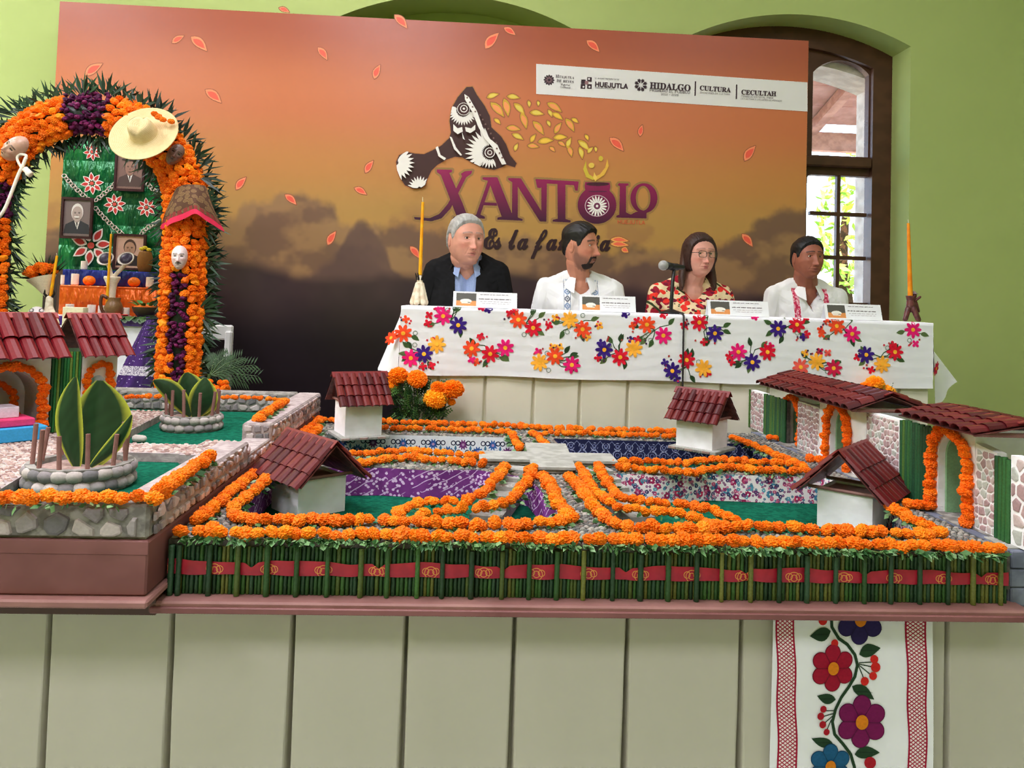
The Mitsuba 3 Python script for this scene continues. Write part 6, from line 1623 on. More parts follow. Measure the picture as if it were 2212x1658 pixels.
    # clothes
    sh = blob(skel(0.004, arms=True, legs=False, sleeve=o.get('sleeve', 1.0)), 0.012, 6)
    v = np.array(sh[0])
    lc = v - R(0, 0, 0)
    nrm = trimesh.Trimesh(v, sh[1], process=False).vertex_normals
    v = v + nrm * ((meshkit.fbm(v * np.array([16, 16, 9]), 3, 9) - 0.5) * o.get('wrinkle', 0.028))[:, None]
    sm = to_mf((v, sh[1]))
    def wedge(zv, w, top=0.25, y1=0.03):
        g = sg.Polygon([(0, zv), (w, zj + 0.085), (w, zj + top), (-w, zj + top), (-w, zj + 0.085)])
        q = prism(g, 0.5)
        q = (np.c_[q[0][:, 0], q[0][:, 2] - 0.5 + y1, q[0][:, 1]], q[1][:, ::-1])
        return to_mf(xf(q, Tr(tx, tyy, 0) @ Rz(tyaw)))
    if o.get('vneck'): sm = sm - wedge(zj + o['vneck'][0], o['vneck'][1])
    else:
        sm = sm - m3.Manifold.hull_points(np.vstack([ball(2, 0.075, R(0, -0.055, zj + 0.10))[0], ball(2, 0.075, R(0, 0.0, zj + 0.14))[0]]))
    v, f = mf(sm)
    lc = (v - R(0, 0, 0)) @ Rz(tyaw)[:3, :3]
    sk_ = part(k, shirt[0], (v, f), shirt[1], True, uv=np.c_[lc[:, 0], v[:, 2] - zj] if shirt[1] not in ('vc',) else None, label=shirt[2])
    if o.get('collar'):
        cc, cm = o['collar']
        n = 41
        a = np.linspace(-2.75, 2.75, n)
        wl = o['vneck'][1] if o.get('vneck') else 0.05
        top, fold, bot = [], [], []
        for q in a:
            x, y = 0.066 * math.sin(q), 0.012 + 0.060 * math.cos(q)
            fz = zj + 0.082 - 0.030 * (1 - math.cos(q)) / 2
            tipk = max(0, (abs(q) - 1.9) / 0.85)
            top.append(R(x * 0.95, y * 0.95, fz + 0.0)); fold.append(R(x * 1.06, y * 1.06, fz + 0.004))
            bot.append(R(x * (1.42 + 0.25 * tipk), y * 1.40 - 0.045 * tipk, fz - 0.036 - 0.040 * tipk))
        low = [R(0.062 * math.sin(q) * 1.08, 0.012 + 0.056 * math.cos(q) * 1.08, zj + 0.035 - 0.03 * (1 - math.cos(q)) / 2) for q in a]
        V = np.vstack([low, top, fold, bot, [b - np.array([0, 0.0, 0.004]) for b in bot]])
        F = []
        for r_ in range(4):
            for j in range(n - 1): F += [[r_ * n + j, r_ * n + j + 1, (r_ + 1) * n + j + 1], [r_ * n + j, (r_ + 1) * n + j + 1, (r_ + 1) * n + j]]
        if cm == 'vc': part(sk_, 'collar', paint((V, np.array(F)), cc), 'vc', True)
        else: part(sk_, 'collar', (V, np.array(F)), cm, True, uv=np.full((len(V), 2), 9.0))
    tr = blob([c_ for c_ in skel(0.010, arms=False)[:1]] + [c_ for c_ in skel(0.010, arms=False) if abs(c_[0][0][2] - (Zs + 0.09)) < 0.02 or abs(c_[0][0][2] - (Zs + 0.06)) < 0.005], 0.02, 4)
    tv, tf = mf(to_mf(tr).trim_by_plane([0, 0, -1], -(Zs + 0.21)))
    part(k, 'trousers', paint((tv, tf), S(*o.get('trousers', (34, 36, 46)))), 'vc', True)
    for x in (-1, 1):
        a, b = R(x * 0.11, -0.34, STAGE + 0.047), R(x * 0.12, -0.47 + 0.03, STAGE + 0.037)
        part(k, 'shoe', paint(blob([[(a, 0.045), (b, 0.035)]], 0.015, 2), S(20, 18, 18)), 'vc_gloss', True)
    # a plain chair under each
    cn = thing('chair', 'black chair under the person ' + o['who'], 'chair')
    part(cn, 'seat', xf(bx(-0.21, 0.21, -0.15, 0.22, Zs - 0.052, Zs - 0.012, 0.01), Tr(tx, tyy, 0)), 'black_plastic')
    part(cn, 'backrest', xf(bx(-0.19, 0.19, 0.235, 0.255, Zs + 0.10, Zs + 0.34, 0.008), Tr(tx, tyy, 0)), 'black_plastic')
    for x in (-0.18, 0.18):
        for y in (-0.12, 0.245):
            part(cn, 'leg', tube([(tx + x, tyy + y, STAGE + 0.001), (tx + x, tyy + y, Zs - 0.05 if y < 0 else Zs + 0.3)], 0.011, 8), 'black_metal', True)
    JSK[0] = skel
    if extra: extra(k, M, R, zj, sm)
    return k
# cloth patterns: uv = metres from the middle of the chest, and from the shoulder line
def stripe_shirt(bandfn):
    def f(p, n, uv):
        c = mix(S(232, 232, 232), S(222, 222, 226), fbm(p.x * 20, p.y * 20, p.z * 20, 2))
        pl = dr.abs(dr.sin(uv.x * 3.1416 / 0.011))
        c = mix(c, S(204, 206, 214), smoothstep(0.12, 0.04, pl) * smoothstep(0.045, 0.05, dr.abs(uv.x)) * smoothstep(0.11, 0.105, dr.abs(uv.x)) * 0.6)
        return bandfn(c, uv)
    return f
def blue_band(c, uv):
    d = dr.abs(dr.abs(uv.x) - 0.072)
    y = uv.y / 0.036; i = dr.floor(y); fy = (y - i - 0.5) * 0.036
    q = dr.sqrt(dr.square(d) + dr.square(fy))
    col = dr.select(i - 2 * dr.floor(i / 2) > 0.5, mi.Color3f(S(120, 140, 176)), mi.Color3f(S(96, 100, 116)))
    m_ = dr.maximum(smoothstep(0.003, 0.0018, dr.abs(q - 0.010)), smoothstep(0.005, 0.004, q))
    m_ = dr.maximum(m_, smoothstep(0.0024, 0.0014, dr.abs(dr.abs(d + dr.abs(fy)) - 0.017)))
    m_ = dr.maximum(m_, smoothstep(0.0016, 0.0008, dr.abs(d - 0.016)))
    return mix(c, col, m_ * smoothstep(0.018, 0.017, d) * smoothstep(0.05, 0.04, uv.y))
def red_band(c, uv):
    d = dr.abs(dr.abs(uv.x) - 0.082)
    col = mix(S(190, 50, 84), S(232, 170, 184), smoothstep(0.45, 0.65, fbm(uv.x * 150, uv.y * 110, 0, 3)))
    return mix(c, col, smoothstep(0.0165, 0.0155, d) * smoothstep(0.045, 0.035, uv.y))
def blouse(p, n, uv):
    c = mix(S(226, 204, 164), S(216, 190, 150), fbm(uv.x * 30, uv.y * 30, 0, 2))
    for k, (sc, th, col) in enumerate([(17.0, 0.40, S(150, 20, 40)), (21.0, 0.36, S(224, 52, 40)), (25.0, 0.27, S(110, 14, 44)), (30.0, 0.17, S(46, 48, 30))]):
        wx = uv.x + 0.03 * (fbm(uv.x * 22 + k, uv.y * 22, 0, 3) - 0.5); wy = uv.y + 0.03 * (fbm(uv.x * 22, uv.y * 22 + 5 + k, 1, 3) - 0.5)
        d, _, r = voronoi(wx * sc + k * 3.3, wy * sc * 1.2)
        c = mix(c, col, smoothstep(th, th - 0.05, d) * smoothstep(0.35, 0.36, r))
    e = dr.abs(dr.sin((uv.x * 0.8 + uv.y) * 16 + 0.6))
    c = mix(c, mix(S(206, 40, 44), S(48, 60, 30), smoothstep(0.45, 0.55, noise(uv.x * 14, uv.y * 14, 3))), smoothstep(0.12, 0.09, e) * smoothstep(0.5, 0.52, noise(uv.x * 8 + 3, uv.y * 8)))
    return c
mat('guayabera_blue', prin(proc(stripe_shirt(blue_band)), 0.8, 0.2, sheen=0.2))
mat('guayabera_red', prin(proc(stripe_shirt(red_band)), 0.8, 0.2, sheen=0.2))
mat('floral_blouse', prin(proc(blouse), 0.75, 0.25))
noisy('jacket_black', S(16, 16, 19), S(10, 10, 12), 60.0, 0.85, 0.2)
def shirtblue(p, n, uv):
    s_ = dr.abs(dr.sin(p.x * 420))
    return mix(S(150, 168, 206), S(96, 112, 156), smoothstep(0.6, 0.9, s_) * 0.5)
mat('shirt_blue', prin(proc(shirtblue), 0.8, 0.2))
SHORT = [(-0.2, 0.078), (-0.075, 0.074), (-0.062, 0.052), (-0.050, 0.030), (-0.040, 0.005), (-0.026, -0.004), (-0.018, 0.022), (0.012, 0.030), (0.036, 0.0), (0.06, -0.05), (0.2, -0.062)]
RECEDE = [(-0.2, 0.082), (-0.075, 0.082), (-0.060, 0.060), (-0.046, 0.036), (-0.036, 0.010), (-0.024, -0.002), (-0.016, 0.022), (0.012, 0.030), (0.036, 0.0), (0.06, -0.05), (0.2, -0.062)]
def bearded(q):
    jaw_ = sstep(-0.078, -0.090, q[:, 2] + 0.25 * np.clip(np.abs(q[:, 0]) - 0.02, 0, 1)) * sstep(-0.02, -0.05, q[:, 1])
    mus = np.exp(-((q[:, 2] + 0.0525 + 0.15 * np.clip(np.abs(q[:, 0]) - 0.012, 0, 1)) / 0.0048) ** 4 - (q[:, 0] / 0.026) ** 6) * (q[:, 1] < -0.04)
    gt = np.exp(-((np.abs(q[:, 0]) - 0.027) / 0.0045) ** 4 - ((q[:, 2] + 0.070) / 0.020) ** 6) * (q[:, 1] < -0.04)
    return np.clip(np.maximum.reduce([jaw_, mus, gt]), 0, 1)
def jacket(k, M, R, zj, sm):
    g = sg.Polygon([(-0.062, zj + 0.3), (0.052, zj + 0.3), (0.050, zj - 0.02), (0.024, zj - 0.5), (-0.036, zj - 0.5), (-0.060, zj - 0.02)])
    q = prism(g, 0.5); q = (np.c_[q[0][:, 0], q[0][:, 2] - 0.47, q[0][:, 1]], q[1][:, ::-1])
    o_ = R(0, 0, 0)
    v, f = mf(sm)
    n_ = trimesh.Trimesh(v, f, process=False).vertex_normals
    J = to_mf(blob(JSK[0](0.020, arms=True, legs=False), 0.014, 5)) - to_mf(xf(q, Tr(o_[0], o_[1], 0)))
    J = J - m3.Manifold.hull_points(np.vstack([ball(2, 0.078, R(0, -0.02, zj + 0.09))[0], ball(2, 0.085, R(0, -0.01, zj + 0.18))[0]]))
    jk = part(k, 'jacket', mf(J), 'jacket_black', True, label='black zip jacket')
    n = 31; a = np.linspace(-2.35, 2.35, n); rows = [[], [], []]
    for q_ in a:
        x, y = 0.080 * math.sin(q_), 0.012 + 0.074 * math.cos(q_)
        fz = zj + 0.085 - 0.034 * (1 - math.cos(q_)) / 2
        rows[0].append(R(x, y, fz - 0.03)); rows[1].append(R(x * 1.05, y * 1.05, fz + 0.008)); rows[2].append(R(x * 1.45, y * 1.45 - 0.01, fz - 0.042))
    V = np.vstack(rows); F = []
    for r_ in range(2):
        for j in range(n - 1): F += [[r_ * n + j, r_ * n + j + 1, (r_ + 1) * n + j + 1], [r_ * n + j, (r_ + 1) * n + j + 1, (r_ + 1) * n + j]]
    part(jk, 'collar', (V, np.array(F)), 'jacket_black', True)
JSK = [None]
def at_head(u, v, y): return ony(u, v, y)
def long_hair(k, M, R, zj, sm):
    ch = []
    for x in (-1, 1):
        for t in np.linspace(0.1, 2.4, 9):
            px_, py_ = x * 0.084 * math.cos(t * 0.5), 0.01 + 0.075 * math.sin(t * 0.62)
            ch.append([(np.array([px_ * 0.86, py_, 0.05]), 0.016), (np.array([px_ * 0.98, py_, -0.04]), 0.017), (np.array([px_ * 1.12, py_ * 1.0 - 0.008, -0.125]), 0.018), (np.array([px_ * 1.16, py_ - 0.022 * (t < 1), -0.180 + 0.012 * math.sin(t * 9)]), 0.009)])
    m_ = xf(blob(ch, 0.008, 5), M)
    st_ = meshkit.noise(m_[0] * np.array([110, 110, 16]), 5)
    part(k, 'hair_length', (m_[0], m_[1], np.array(S(58, 36, 30)) * (0.55 + 0.9 * st_)[:, None]), 'vc_hair', True, label='brown hair falling to the shoulders')
    # glasses
    rim = []
    for e in (-1, 1):
        g = sg.box(e * 0.031 - 0.0225, -0.013, e * 0.031 + 0.0225, 0.022).buffer(-0.009).buffer(0.009, 6)
        ring_ = g.difference(g.buffer(-0.0022))
        q = prism(ring_, 0.003); rim.append((np.c_[q[0][:, 0], q[0][:, 2] - 0.1085, q[0][:, 1]], q[1][:, ::-1]))
        rim.append(tube([(e * 0.0535, -0.106, 0.012), (e * 0.074, -0.07, 0.012), (e * 0.080, 0.01, 0.008)], 0.0016, 6))
    rim.append(tube([(-0.0085, -0.108, 0.010), (0, -0.110, 0.013), (0.0085, -0.108, 0.010)], 0.0016, 6))
    gl = part(k, 'glasses', paint(xf(cat(rim), M), S(40, 34, 36)), 'vc_gloss', label='dark framed glasses')
    for e in (-1, 1):
        q = tri2d(sg.box(e * 0.031 - 0.0215, -0.012, e * 0.031 + 0.0215, 0.021).buffer(-0.008).buffer(0.008, 5))
        part(gl, 'lens', xf((np.c_[q[0][:, 0], np.full(len(q[0]), -0.107), q[0][:, 1]], q[1]), M), 'glass_pane')

h1 = at_head(1006, 521, 3.98)
person('person in a black jacket over a blue shirt with grey hair, leftmost at the table', h1[0], 3.98, h1[2], 0.44, dict(who='in the black jacket', s=1.05, skin=(206, 146, 126), flush=(204, 116, 100), brow=(120, 104, 98), browa=0.7, hairline=RECEDE, hairt=lambda q: 0.007 + 0.006 * sstep(0.05, 0.10, q[:, 2]), hairc=(158, 156, 154), hairl='grey hair combed back', jaw=0.17, wide=1.09, neck=1.15, vneck=(-0.035, 0.055), collar=(S(150, 168, 206), 'shirt_blue'), gaze=-0.1, lips=0.6, folds=1.5, fat=1.1, trousers=(40, 40, 46)),
       ony(1008, 600, 4.04)[0], h1[2] - 0.123 - 0.035, 0.150, ('shirt', 'shirt_blue', 'open necked blue shirt'), extra=jacket)
h2 = at_head(1253, 534, 3.98)
person('person in a white shirt with blue embroidered bands, bearded and looking aside', h2[0], 3.98, h2[2], 0.92, dict(who='with the beard', s=0.97, skin=(184, 122, 98), brow=(28, 20, 18), browt=0.005, hairline=SHORT, hairt=lambda q: 0.004 + 0.014 * sstep(0.03, 0.09, q[:, 2]), hairc=(20, 17, 17), hairl='short black hair', shiny=True, stubble=0.6, beard=bearded, beardc=(40, 29, 27), jaw=0.26, nose=1.15, vneck=(-0.015, 0.055), collar=(S(232, 232, 232), 'guayabera_blue'), gaze=0.15, open=0.8, sleeve=0.5, trousers=(30, 32, 40)),
       ony(1252, 620, 4.04)[0], h2[2] - 0.115 - 0.095, 0.172, ('shirt', 'guayabera_blue', 'white shirt with two blue embroidered bands'), pitch=0.02, roll=-0.06)
h3 = at_head(1510, 553, 3.98)
person('person in a red and cream floral blouse with glasses and brown hair', h3[0], 3.98, h3[2], 0.17, dict(who='with glasses', s=0.93, skin=(204, 146, 130), brow=(96, 66, 58), browa=0.5, hairline=[(-0.2, 0.082), (-0.078, 0.078), (-0.060, 0.040), (-0.045, -0.03), (-0.03, -0.09), (0.2, -0.10)], hairt=lambda q: 0.012 + 0 * q[:, 0], hairc=(50, 30, 26), hairl='brown hair with a side parting', shiny=True, jaw=0.22, wide=1.06, nose=0.85, lipc=(170, 80, 86), gaze=-0.05, wrinkle=0.022, fat=1.08, sleeve=0.5, trousers=(60, 30, 36)),
       ony(1494, 640, 4.04)[0], h3[2] - 0.11 - 0.085, 0.168, ('blouse', 'floral_blouse', 'cream blouse with red and orange flowers'), extra=long_hair)
h4 = at_head(1744, 560, 4.12)
person('person in a white shirt with red embroidered bands, rightmost before the window', h4[0], 4.12, h4[2], 0.13, dict(who='before the window', s=0.93, skin=(150, 90, 72), flush=(150, 84, 66), brow=(30, 22, 22), hairline=SHORT, hairt=lambda q: 0.006 + 0.008 * sstep(0.03, 0.09, q[:, 2]), hairc=(18, 18, 22), hairl='short black hair', jaw=0.22, wide=1.06, neck=1.15, vneck=(-0.085, 0.058), collar=(S(232, 232, 232), 'guayabera_red'), gaze=-0.05, lipc=(128, 74, 70), fat=1.1, sleeve=0.5, trousers=(30, 32, 40)),
       ony(1741, 640, 4.18)[0], h4[2] - 0.11 - 0.085, 0.165, ('shirt', 'guayabera_red', 'white shirt with two red embroidered bands'), pitch=-0.04)
# ---------------------------------------------------------------- the altar at the left
YA = 3.62
SA = YA / FPX
def ap(u, v, y=YA): return ony(u, v, y)
CA = ap(195, 452); RA = 200 * SA
zfoot = STAGE + 0.002
def arch_pt(s):
    """centre line of the flower arch: s from 0 (right foot) over the top to 1 (left foot)"""
    Lc = CA[2] - zfoot; Ls = math.pi * RA; Ltot = 2 * Lc + Ls
    d = s * Ltot
    if d < Lc: return np.array([CA[0] + RA, YA, zfoot + d]), np.array([1.0, 0, 0]), np.array([0, 0, 1.0])
    if d < Lc + Ls:
        a = (d - Lc) / RA
        return np.array([CA[0] + RA * math.cos(a), YA, CA[2] + RA * math.sin(a)]), np.array([math.cos(a), 0, math.sin(a)]), np.array([-math.sin(a), 0, math.cos(a)])
    return np.array([CA[0] - RA, YA, zfoot + Ltot - d]), np.array([-1.0, 0, 0]), np.array([0, 0, -1.0])
LT = 2 * (CA[2] - zfoot) + math.pi * RA
arch = thing('flower_arch', 'tall arch of marigolds and purple cockscomb on a bed of dark palm leaves', 'flower arch')
core = [arch_pt(s)[0] + np.array([0, 0.02, 0]) for s in np.linspace(0, 1, 60)]
part(arch, 'bundle', paint(tube(core, 0.075, 10), S(26, 42, 28)), 'vc_leaf', True)
def blade(b, d, L, w, nr, droop=0.3):
    d = d / np.linalg.norm(d); s_ = np.cross(d, nr); s_ /= np.linalg.norm(s_) + 1e-9
    P = [b, b + d * L * 0.45 + s_ * w, b + d * L * 0.45 - s_ * w, b + d * L - np.array([0, 0, droop * L * 0.3])]
    return (np.array(P), np.array([[0, 1, 2], [1, 3, 2]]))
PALM = [S(26, 48, 34), S(20, 38, 28), S(40, 66, 44), S(30, 58, 36)]
def frond(b, out, tan, n, L, w, col):
    ms = []
    for j in range(n):
        t = (j - (n - 1) / 2) / max(n - 1, 1) * 2
        d = out * (1 - 0.35 * abs(t)) + tan * t * 0.8 + np.array([0, NPR.uniform(-0.45, 0.1), 0])
        ms.append(paint(blade(b + tan * t * 0.02 + NPR.randn(3) * 0.006, d, L * NPR.uniform(0.75, 1.15), w, np.array([0.1, -1, 0.1]) + NPR.randn(3) * 0.4), np.array(col) * NPR.uniform(0.7, 1.3)))
    return cat(ms)
for i in range(74):
    s = (i + NPR.uniform(0.1, 0.9)) / 74
    c, o_, t_ = arch_pt(s)
    part(arch, 'palm_frond', frond(c + o_ * 0.085 + np.array([0, NPR.uniform(-0.03, 0.03), 0]), o_ + t_ * NPR.uniform(-0.2, 0.5), t_, 9, NPR.uniform(0.075, 0.125), 0.0075, PALM[NPR.randint(4)]), 'vc_leaf')
for i in range(56):
    s = (i + NPR.uniform(0.1, 0.9)) / 56
    c, o_, t_ = arch_pt(s)
    part(arch, 'palm_frond', frond(c - o_ * 0.075 + np.array([0, NPR.uniform(-0.02, 0.03), 0]), -o_ - np.array([0, 0, 0.5]), t_, 9, NPR.uniform(0.07, 0.11), 0.0065, PALM[NPR.randint(4)]), 'vc_leaf')
def sect(s):
    c, _, _ = arch_pt(s)
    u, v = proj(c)
    if u > 300: return 'o'
    if v > 470: return 'o'
    if 160 < u < 246 and v < 400: return 'p'
    if u < 60 and 385 < v < 470: return 'p'
    return 'o'
hp = []
nS = int(LT / 0.026)
for i in range(nS):
    s = (i + 0.5) / nS
    c, o_, t_ = arch_pt(s)
    for j in range(6):
        a = (j - 2.5) / 2.5 * 1.15 + (i % 2) * 0.12
        p = c + o_ * 0.090 * math.sin(a) + np.array([0, -0.088 * math.cos(a) + 0.015, 0]) + t_ * NPR.uniform(-0.006, 0.006)
        kind = sect(s)
        u, v = proj(p)
        if u > 200 and v > 590 and abs(j - 2.5) < 1 and 366 < u < 398: kind = 'm'
        hp.append((p, kind, u, v))
vis = [h for h in hp if -10 < h[2] and h[3] < 850 and h[1] == 'o']
rest = [h for h in hp if not (-10 < h[2] and h[3] < 850) and h[1] == 'o']
RNG.shuffle(vis)
for p, k_, u, v in vis[:295]: head(arch, p, RNG.uniform(0.022, 0.027), tilt=1.0)
def lump(ps, r, pal, seed):
    ms = []
    for i, p in enumerate(ps):
        b = marigold(1, seed + i % 5)
        ms.append(paint((xf(b, Tr(*p) @ Rz(NPR.uniform(0, 6)) @ Rx(NPR.uniform(-1, 1)) @ Sc(r * NPR.uniform(0.85, 1.15)))[0], b[1]), S(*pal[i % len(pal)])))
    return cat(ms)
part(arch, 'marigold_mass', lump([h[0] for h in vis[295:] + rest], 0.024, [(246, 124, 8), (255, 148, 20), (236, 106, 6)], 5), 'vc_petal', kind='stuff')
part(arch, 'cockscomb_mass', lump([h[0] + NPR.uniform(-0.012, 0.012, 3) for h in hp if h[1] != 'o' for _ in range(3)], 0.014, [(92, 16, 68), (74, 10, 58), (110, 22, 76), (60, 8, 50)], 9), 'vc_petal', kind='stuff', label='deep purple cockscomb sections')
# straw hat
def straw(p, n, uv):
    w = dr.sin(uv.x * 900) * 0.5 + 0.5
    return mix(S(216, 198, 152), S(190, 164, 112), 0.45 * w + 0.4 * fbm(p.x * 120, p.y * 120, p.z * 120, 2))
mat('straw', prin(proc(straw), 0.7, 0.3))
hat = thing('straw_hat', 'pale straw hat with a wide brim hung on the top right of the flower arch', 'hat')
hc = ap(313, 292, 3.485)
n_ = np.array([-0.06, -0.87, 0.48]); n_ /= np.linalg.norm(n_)
ex = np.cross([0, 0, 1], n_); ex /= np.linalg.norm(ex)
HM = frame(hc, ex, np.cross(n_, ex), n_)
prof = np.array([(0.0001, -0.004), (0.06, -0.004), (0.10, -0.002), (0.145, 0.010), (0.148, 0.014), (0.144, 0.015), (0.10, 0.004), (0.066, 0.006), (0.058, 0.016), (0.053, 0.050), (0.047, 0.072), (0.030, 0.080), (0.0001, 0.076)])
hm_ = tube_z(prof, 48)
r_ = np.r_[np.repeat(np.r_[0, np.cumsum(np.linalg.norm(np.diff(prof, axis=0), axis=1))], 48), 0, 0.3]
hv = hm_[0].copy()
pin = np.exp(-(hv[:, 0] / 0.016) ** 2) * (hv[:, 2] > 0.04)
hv[:, 2] -= 0.016 * pin
part(hat, 'straw', xf((hv, hm_[1]), HM), 'straw', True, uv=np.c_[r_, r_ * 0])
for q in ((342, 252), (352, 258), (334, 246), (370, 262)): head(hat, ap(q[0], q[1], 3.47), 0.017)
# bandana
bnd = thing('neckerchief', 'brown patterned neckerchief with a pink border draped over the right side of the arch', 'bandana')
def bpat(p, n, uv):
    d, e, r = voronoi(uv.x * 9, uv.y * 7)
    c = mix(S(122, 92, 66), S(92, 64, 50), smoothstep(0.25, 0.3, d))
    c = mix(c, S(158, 130, 90), smoothstep(0.06, 0.03, dr.abs(d - 0.36)) * 0.7)
    c = mix(c, S(140, 60, 56), smoothstep(0.70, 0.72, uv.y) * smoothstep(0.3, 0.6, dr.abs(dr.sin(uv.x * 40))))
    return mix(c, S(232, 54, 92), smoothstep(0.83, 0.85, uv.y))
mat('bandana_print', prin(proc(bpat), 0.8, 0.2))
tops = [ap(u, v, y) for u, v, y in ((372, 425, 3.53), (384, 404, 3.52), (408, 398, 3.50), (440, 400, 3.52), (452, 425, 3.54))]
bots = [ap(u, v, y) for u, v, y in ((346, 495, 3.58), (380, 480, 3.50), (424, 462, 3.46), (450, 480, 3.50), (487, 501, 3.60))]
tS, bS = spline(np.array(tops), 41), spline(np.array(bots), 41)
def bmesh(u, v):
    i = np.round(u * 40).astype(int)
    q = tS[i] * (1 - v[:, None]) + bS[i] * v[:, None]
    q[:, 1] += 0.012 * np.sin(u * 18) * v - 0.012 * np.sin(v * 3.1)
    return q
m, uv = gridmesh(bmesh, 41, 20)
part(bnd, 'cloth', m, 'bandana_print', True, uv=uv)
# carved faces hung on the arch
def mask(label, u, v, wpx, y, yaw, roll, skin, o=None, tash=True):
    k = thing('mask', label, 'mask', 'carved masks on the flower arch')
    D, F = ball(5)
    oo = dict(skin=skin, brow=(20, 16, 16), lipc=(60, 24, 24), jaw=0.25, **(o or {}))
    p, fr = head_pts(D, oo)
    c = skin_colors(p, fr, oo)
    for e in (-1, 1):
        q = sstep(0.3, 0.6, np.exp(-((p[:, 0] - e * 0.031) / 0.014) ** 4 - ((p[:, 2] - 0.010) / 0.006) ** 4) * fr); c = c * (1 - q[:, None]) + np.array(S(16, 12, 12)) * q[:, None]
    if tash:
        q = sstep(0.3, 0.6, np.exp(-((p[:, 2] + 0.053 + 0.2 * np.abs(p[:, 0])) / 0.005) ** 4 - (p[:, 0] / 0.03) ** 6) * fr); c = c * (1 - q[:, None]) + np.array(S(24, 18, 18)) * q[:, None]
    p[:, 1] = np.where(p[:, 1] > 0, p[:, 1] * 0.15, p[:, 1])
    s_ = wpx * y / FPX / 0.155
    part(k, 'face', (*xf((p, F), Tr(*ap(u, v, y)) @ Rz(yaw) @ Ry(roll) @ Sc(s_)), c), 'vc_gloss', True)
    return k
mask('small white mask with a moustache on the right column of the arch', 388, 556, 33, 3.525, 0.2, 0.0, (226, 206, 206))
mask('tilted pale brown mask at the upper left of the flower arch', 37, 322, 42, 3.525, -0.3, 0.9, (190, 150, 130), dict(browa=0.9), False)
mask('dark mask half hidden behind the right brim of the straw hat', 378, 334, 32, 3.530, 0.4, 0.5, (112, 84, 76), None, False)
rope = thing('cotton_rope', 'white cotton rope looped below the mask at the left of the arch', 'rope')
part(rope, 'cord', paint(tube(spline([ap(*q, 3.50) for q in ((52, 352), (57, 336), (44, 333), (37, 340), (44, 358), (60, 374))], 30), 0.006, 8), S(236, 226, 210)), 'vc', True)
part(rope, 'tassel', paint(tube([ap(55, 362, 3.50), ap(62, 374, 3.495), ap(67, 378, 3.495)], [0.008, 0.015, 0.013], 10), S(240, 232, 218)), 'vc', True)
part(rope, 'cord', paint(tube(spline([ap(*q, 3.498) for q in ((56, 340), (50, 356), (42, 372), (24, 418), (8, 455), (-14, 480))], 40), 0.0075, 8), S(236, 226, 210)), 'vc', True)
# altar table and tiers
YT0 = 3.80
def az(u, v, y): return ony(u, v, y)[2]
zt0 = az(240, 688, YT0); xl, xr = ony(-60, 688, YT0)[0], ony(336, 688, YT0)[0]
at = thing('altar_table', 'altar table under a plain white cloth at the left', 'table')
part(at, 'top', bx(xl + 0.02, xr - 0.01, YT0 + 0.01, 4.245, zt0 - 0.03, zt0 - 0.003), 'dark_wood')
for x in (xl + 0.06, xr - 0.06):
    for y in (YT0 + 0.06, 4.20): part(at, 'leg', bx(x - 0.02, x + 0.02, y - 0.02, y + 0.02, STAGE, zt0 - 0.03), 'dark_wood')
wc = thing('white_tablecloth', 'white cloth hanging down the front of the altar table', 'tablecloth')
def wcm(u, v):
    x = xl + u * (xr - xl)
    top = v < 0.25
    z = np.where(top, zt0 + 0.0005, zt0 - (v - 0.25) / 0.75 * (zt0 - STAGE - 0.01))
    k = np.clip((zt0 - z) / 0.5, 0, 1)
    y = np.where(top, 4.24 - (v / 0.25) * (4.24 - YT0 + 0.002), YT0 - 0.004 - 0.012 * k * (0.6 + 0.4 * np.sin(x * 24)) - 0.002 * np.sin(z * 60 + x * 15))
    return np.stack([x, y, z], -1)
m, _ = gridmesh(wcm, 60, 40)
body(wc, m, 'white_cloth', True)
def foil(name, c1, c2, sc=9.0):
    def f(p, n, uv): return mix(c1, c2, smoothstep(0.35, 0.65, fbm(p.x * sc, p.z * sc * 0.4, p.y * sc, 4)))
    def g(p, n, uv): return fbm(p.x * 26, p.z * 9 + p.y * 9, 3, 4) + 0.3 * dr.abs(dr.sin(p.z * 28))
    return mat(name, bump(prin(proc(f), 0.28, 0.6, metallic=0.35), g, 0.03))
foil('foil_green', S(12, 116, 62), S(6, 78, 44)); foil('foil_blue', S(34, 50, 150), S(24, 34, 110)); foil('paper_orange', S(240, 104, 26), S(228, 80, 20)); foil('satin_purple', S(84, 50, 150), S(60, 34, 116))
t1y, t2y, YP = 3.98, 4.12, 4.26
z1 = az(230, 618, t1y); z2 = az(230, 584, t2y)
x1l, x1r = ony(127, 640, t1y)[0], ony(338, 640, t1y)[0]
tier = thing('altar_tier', 'lower altar step wrapped in orange paper', 'altar step')
body(tier, bx(x1l, x1r, t1y, 4.238, zt0 + 0.006, z1, 0.004), 'paper_orange')
tier = thing('altar_tier', 'upper altar step wrapped in blue foil', 'altar step')
body(tier, bx(ony(134, 600, t2y)[0], ony(336, 600, t2y)[0], t2y, 4.238, z1 + 0.001, z2, 0.004), 'foil_blue')
pc = thing('purple_cloth', 'purple spangled cloth along the front edge of the altar table', 'cloth')
def pcm(u, v):
    x = ony(112, 660, YT0)[0] + u * (xr - ony(112, 660, YT0)[0])
    y = np.where(v < 0.6, t1y - 0.003 - v / 0.6 * (t1y - YT0 + 0.008), YT0 - 0.018)
    z = np.where(v < 0.6, zt0 + 0.004 + 0.0015 * np.sin(x * 50), zt0 + 0.004 - (v - 0.6) / 0.4 * (0.035 + 0.05 * np.clip(1 - u / 0.12, 0, 1)))
    return np.stack([x, y, z], -1)
m, _ = gridmesh(pcm, 60, 16)
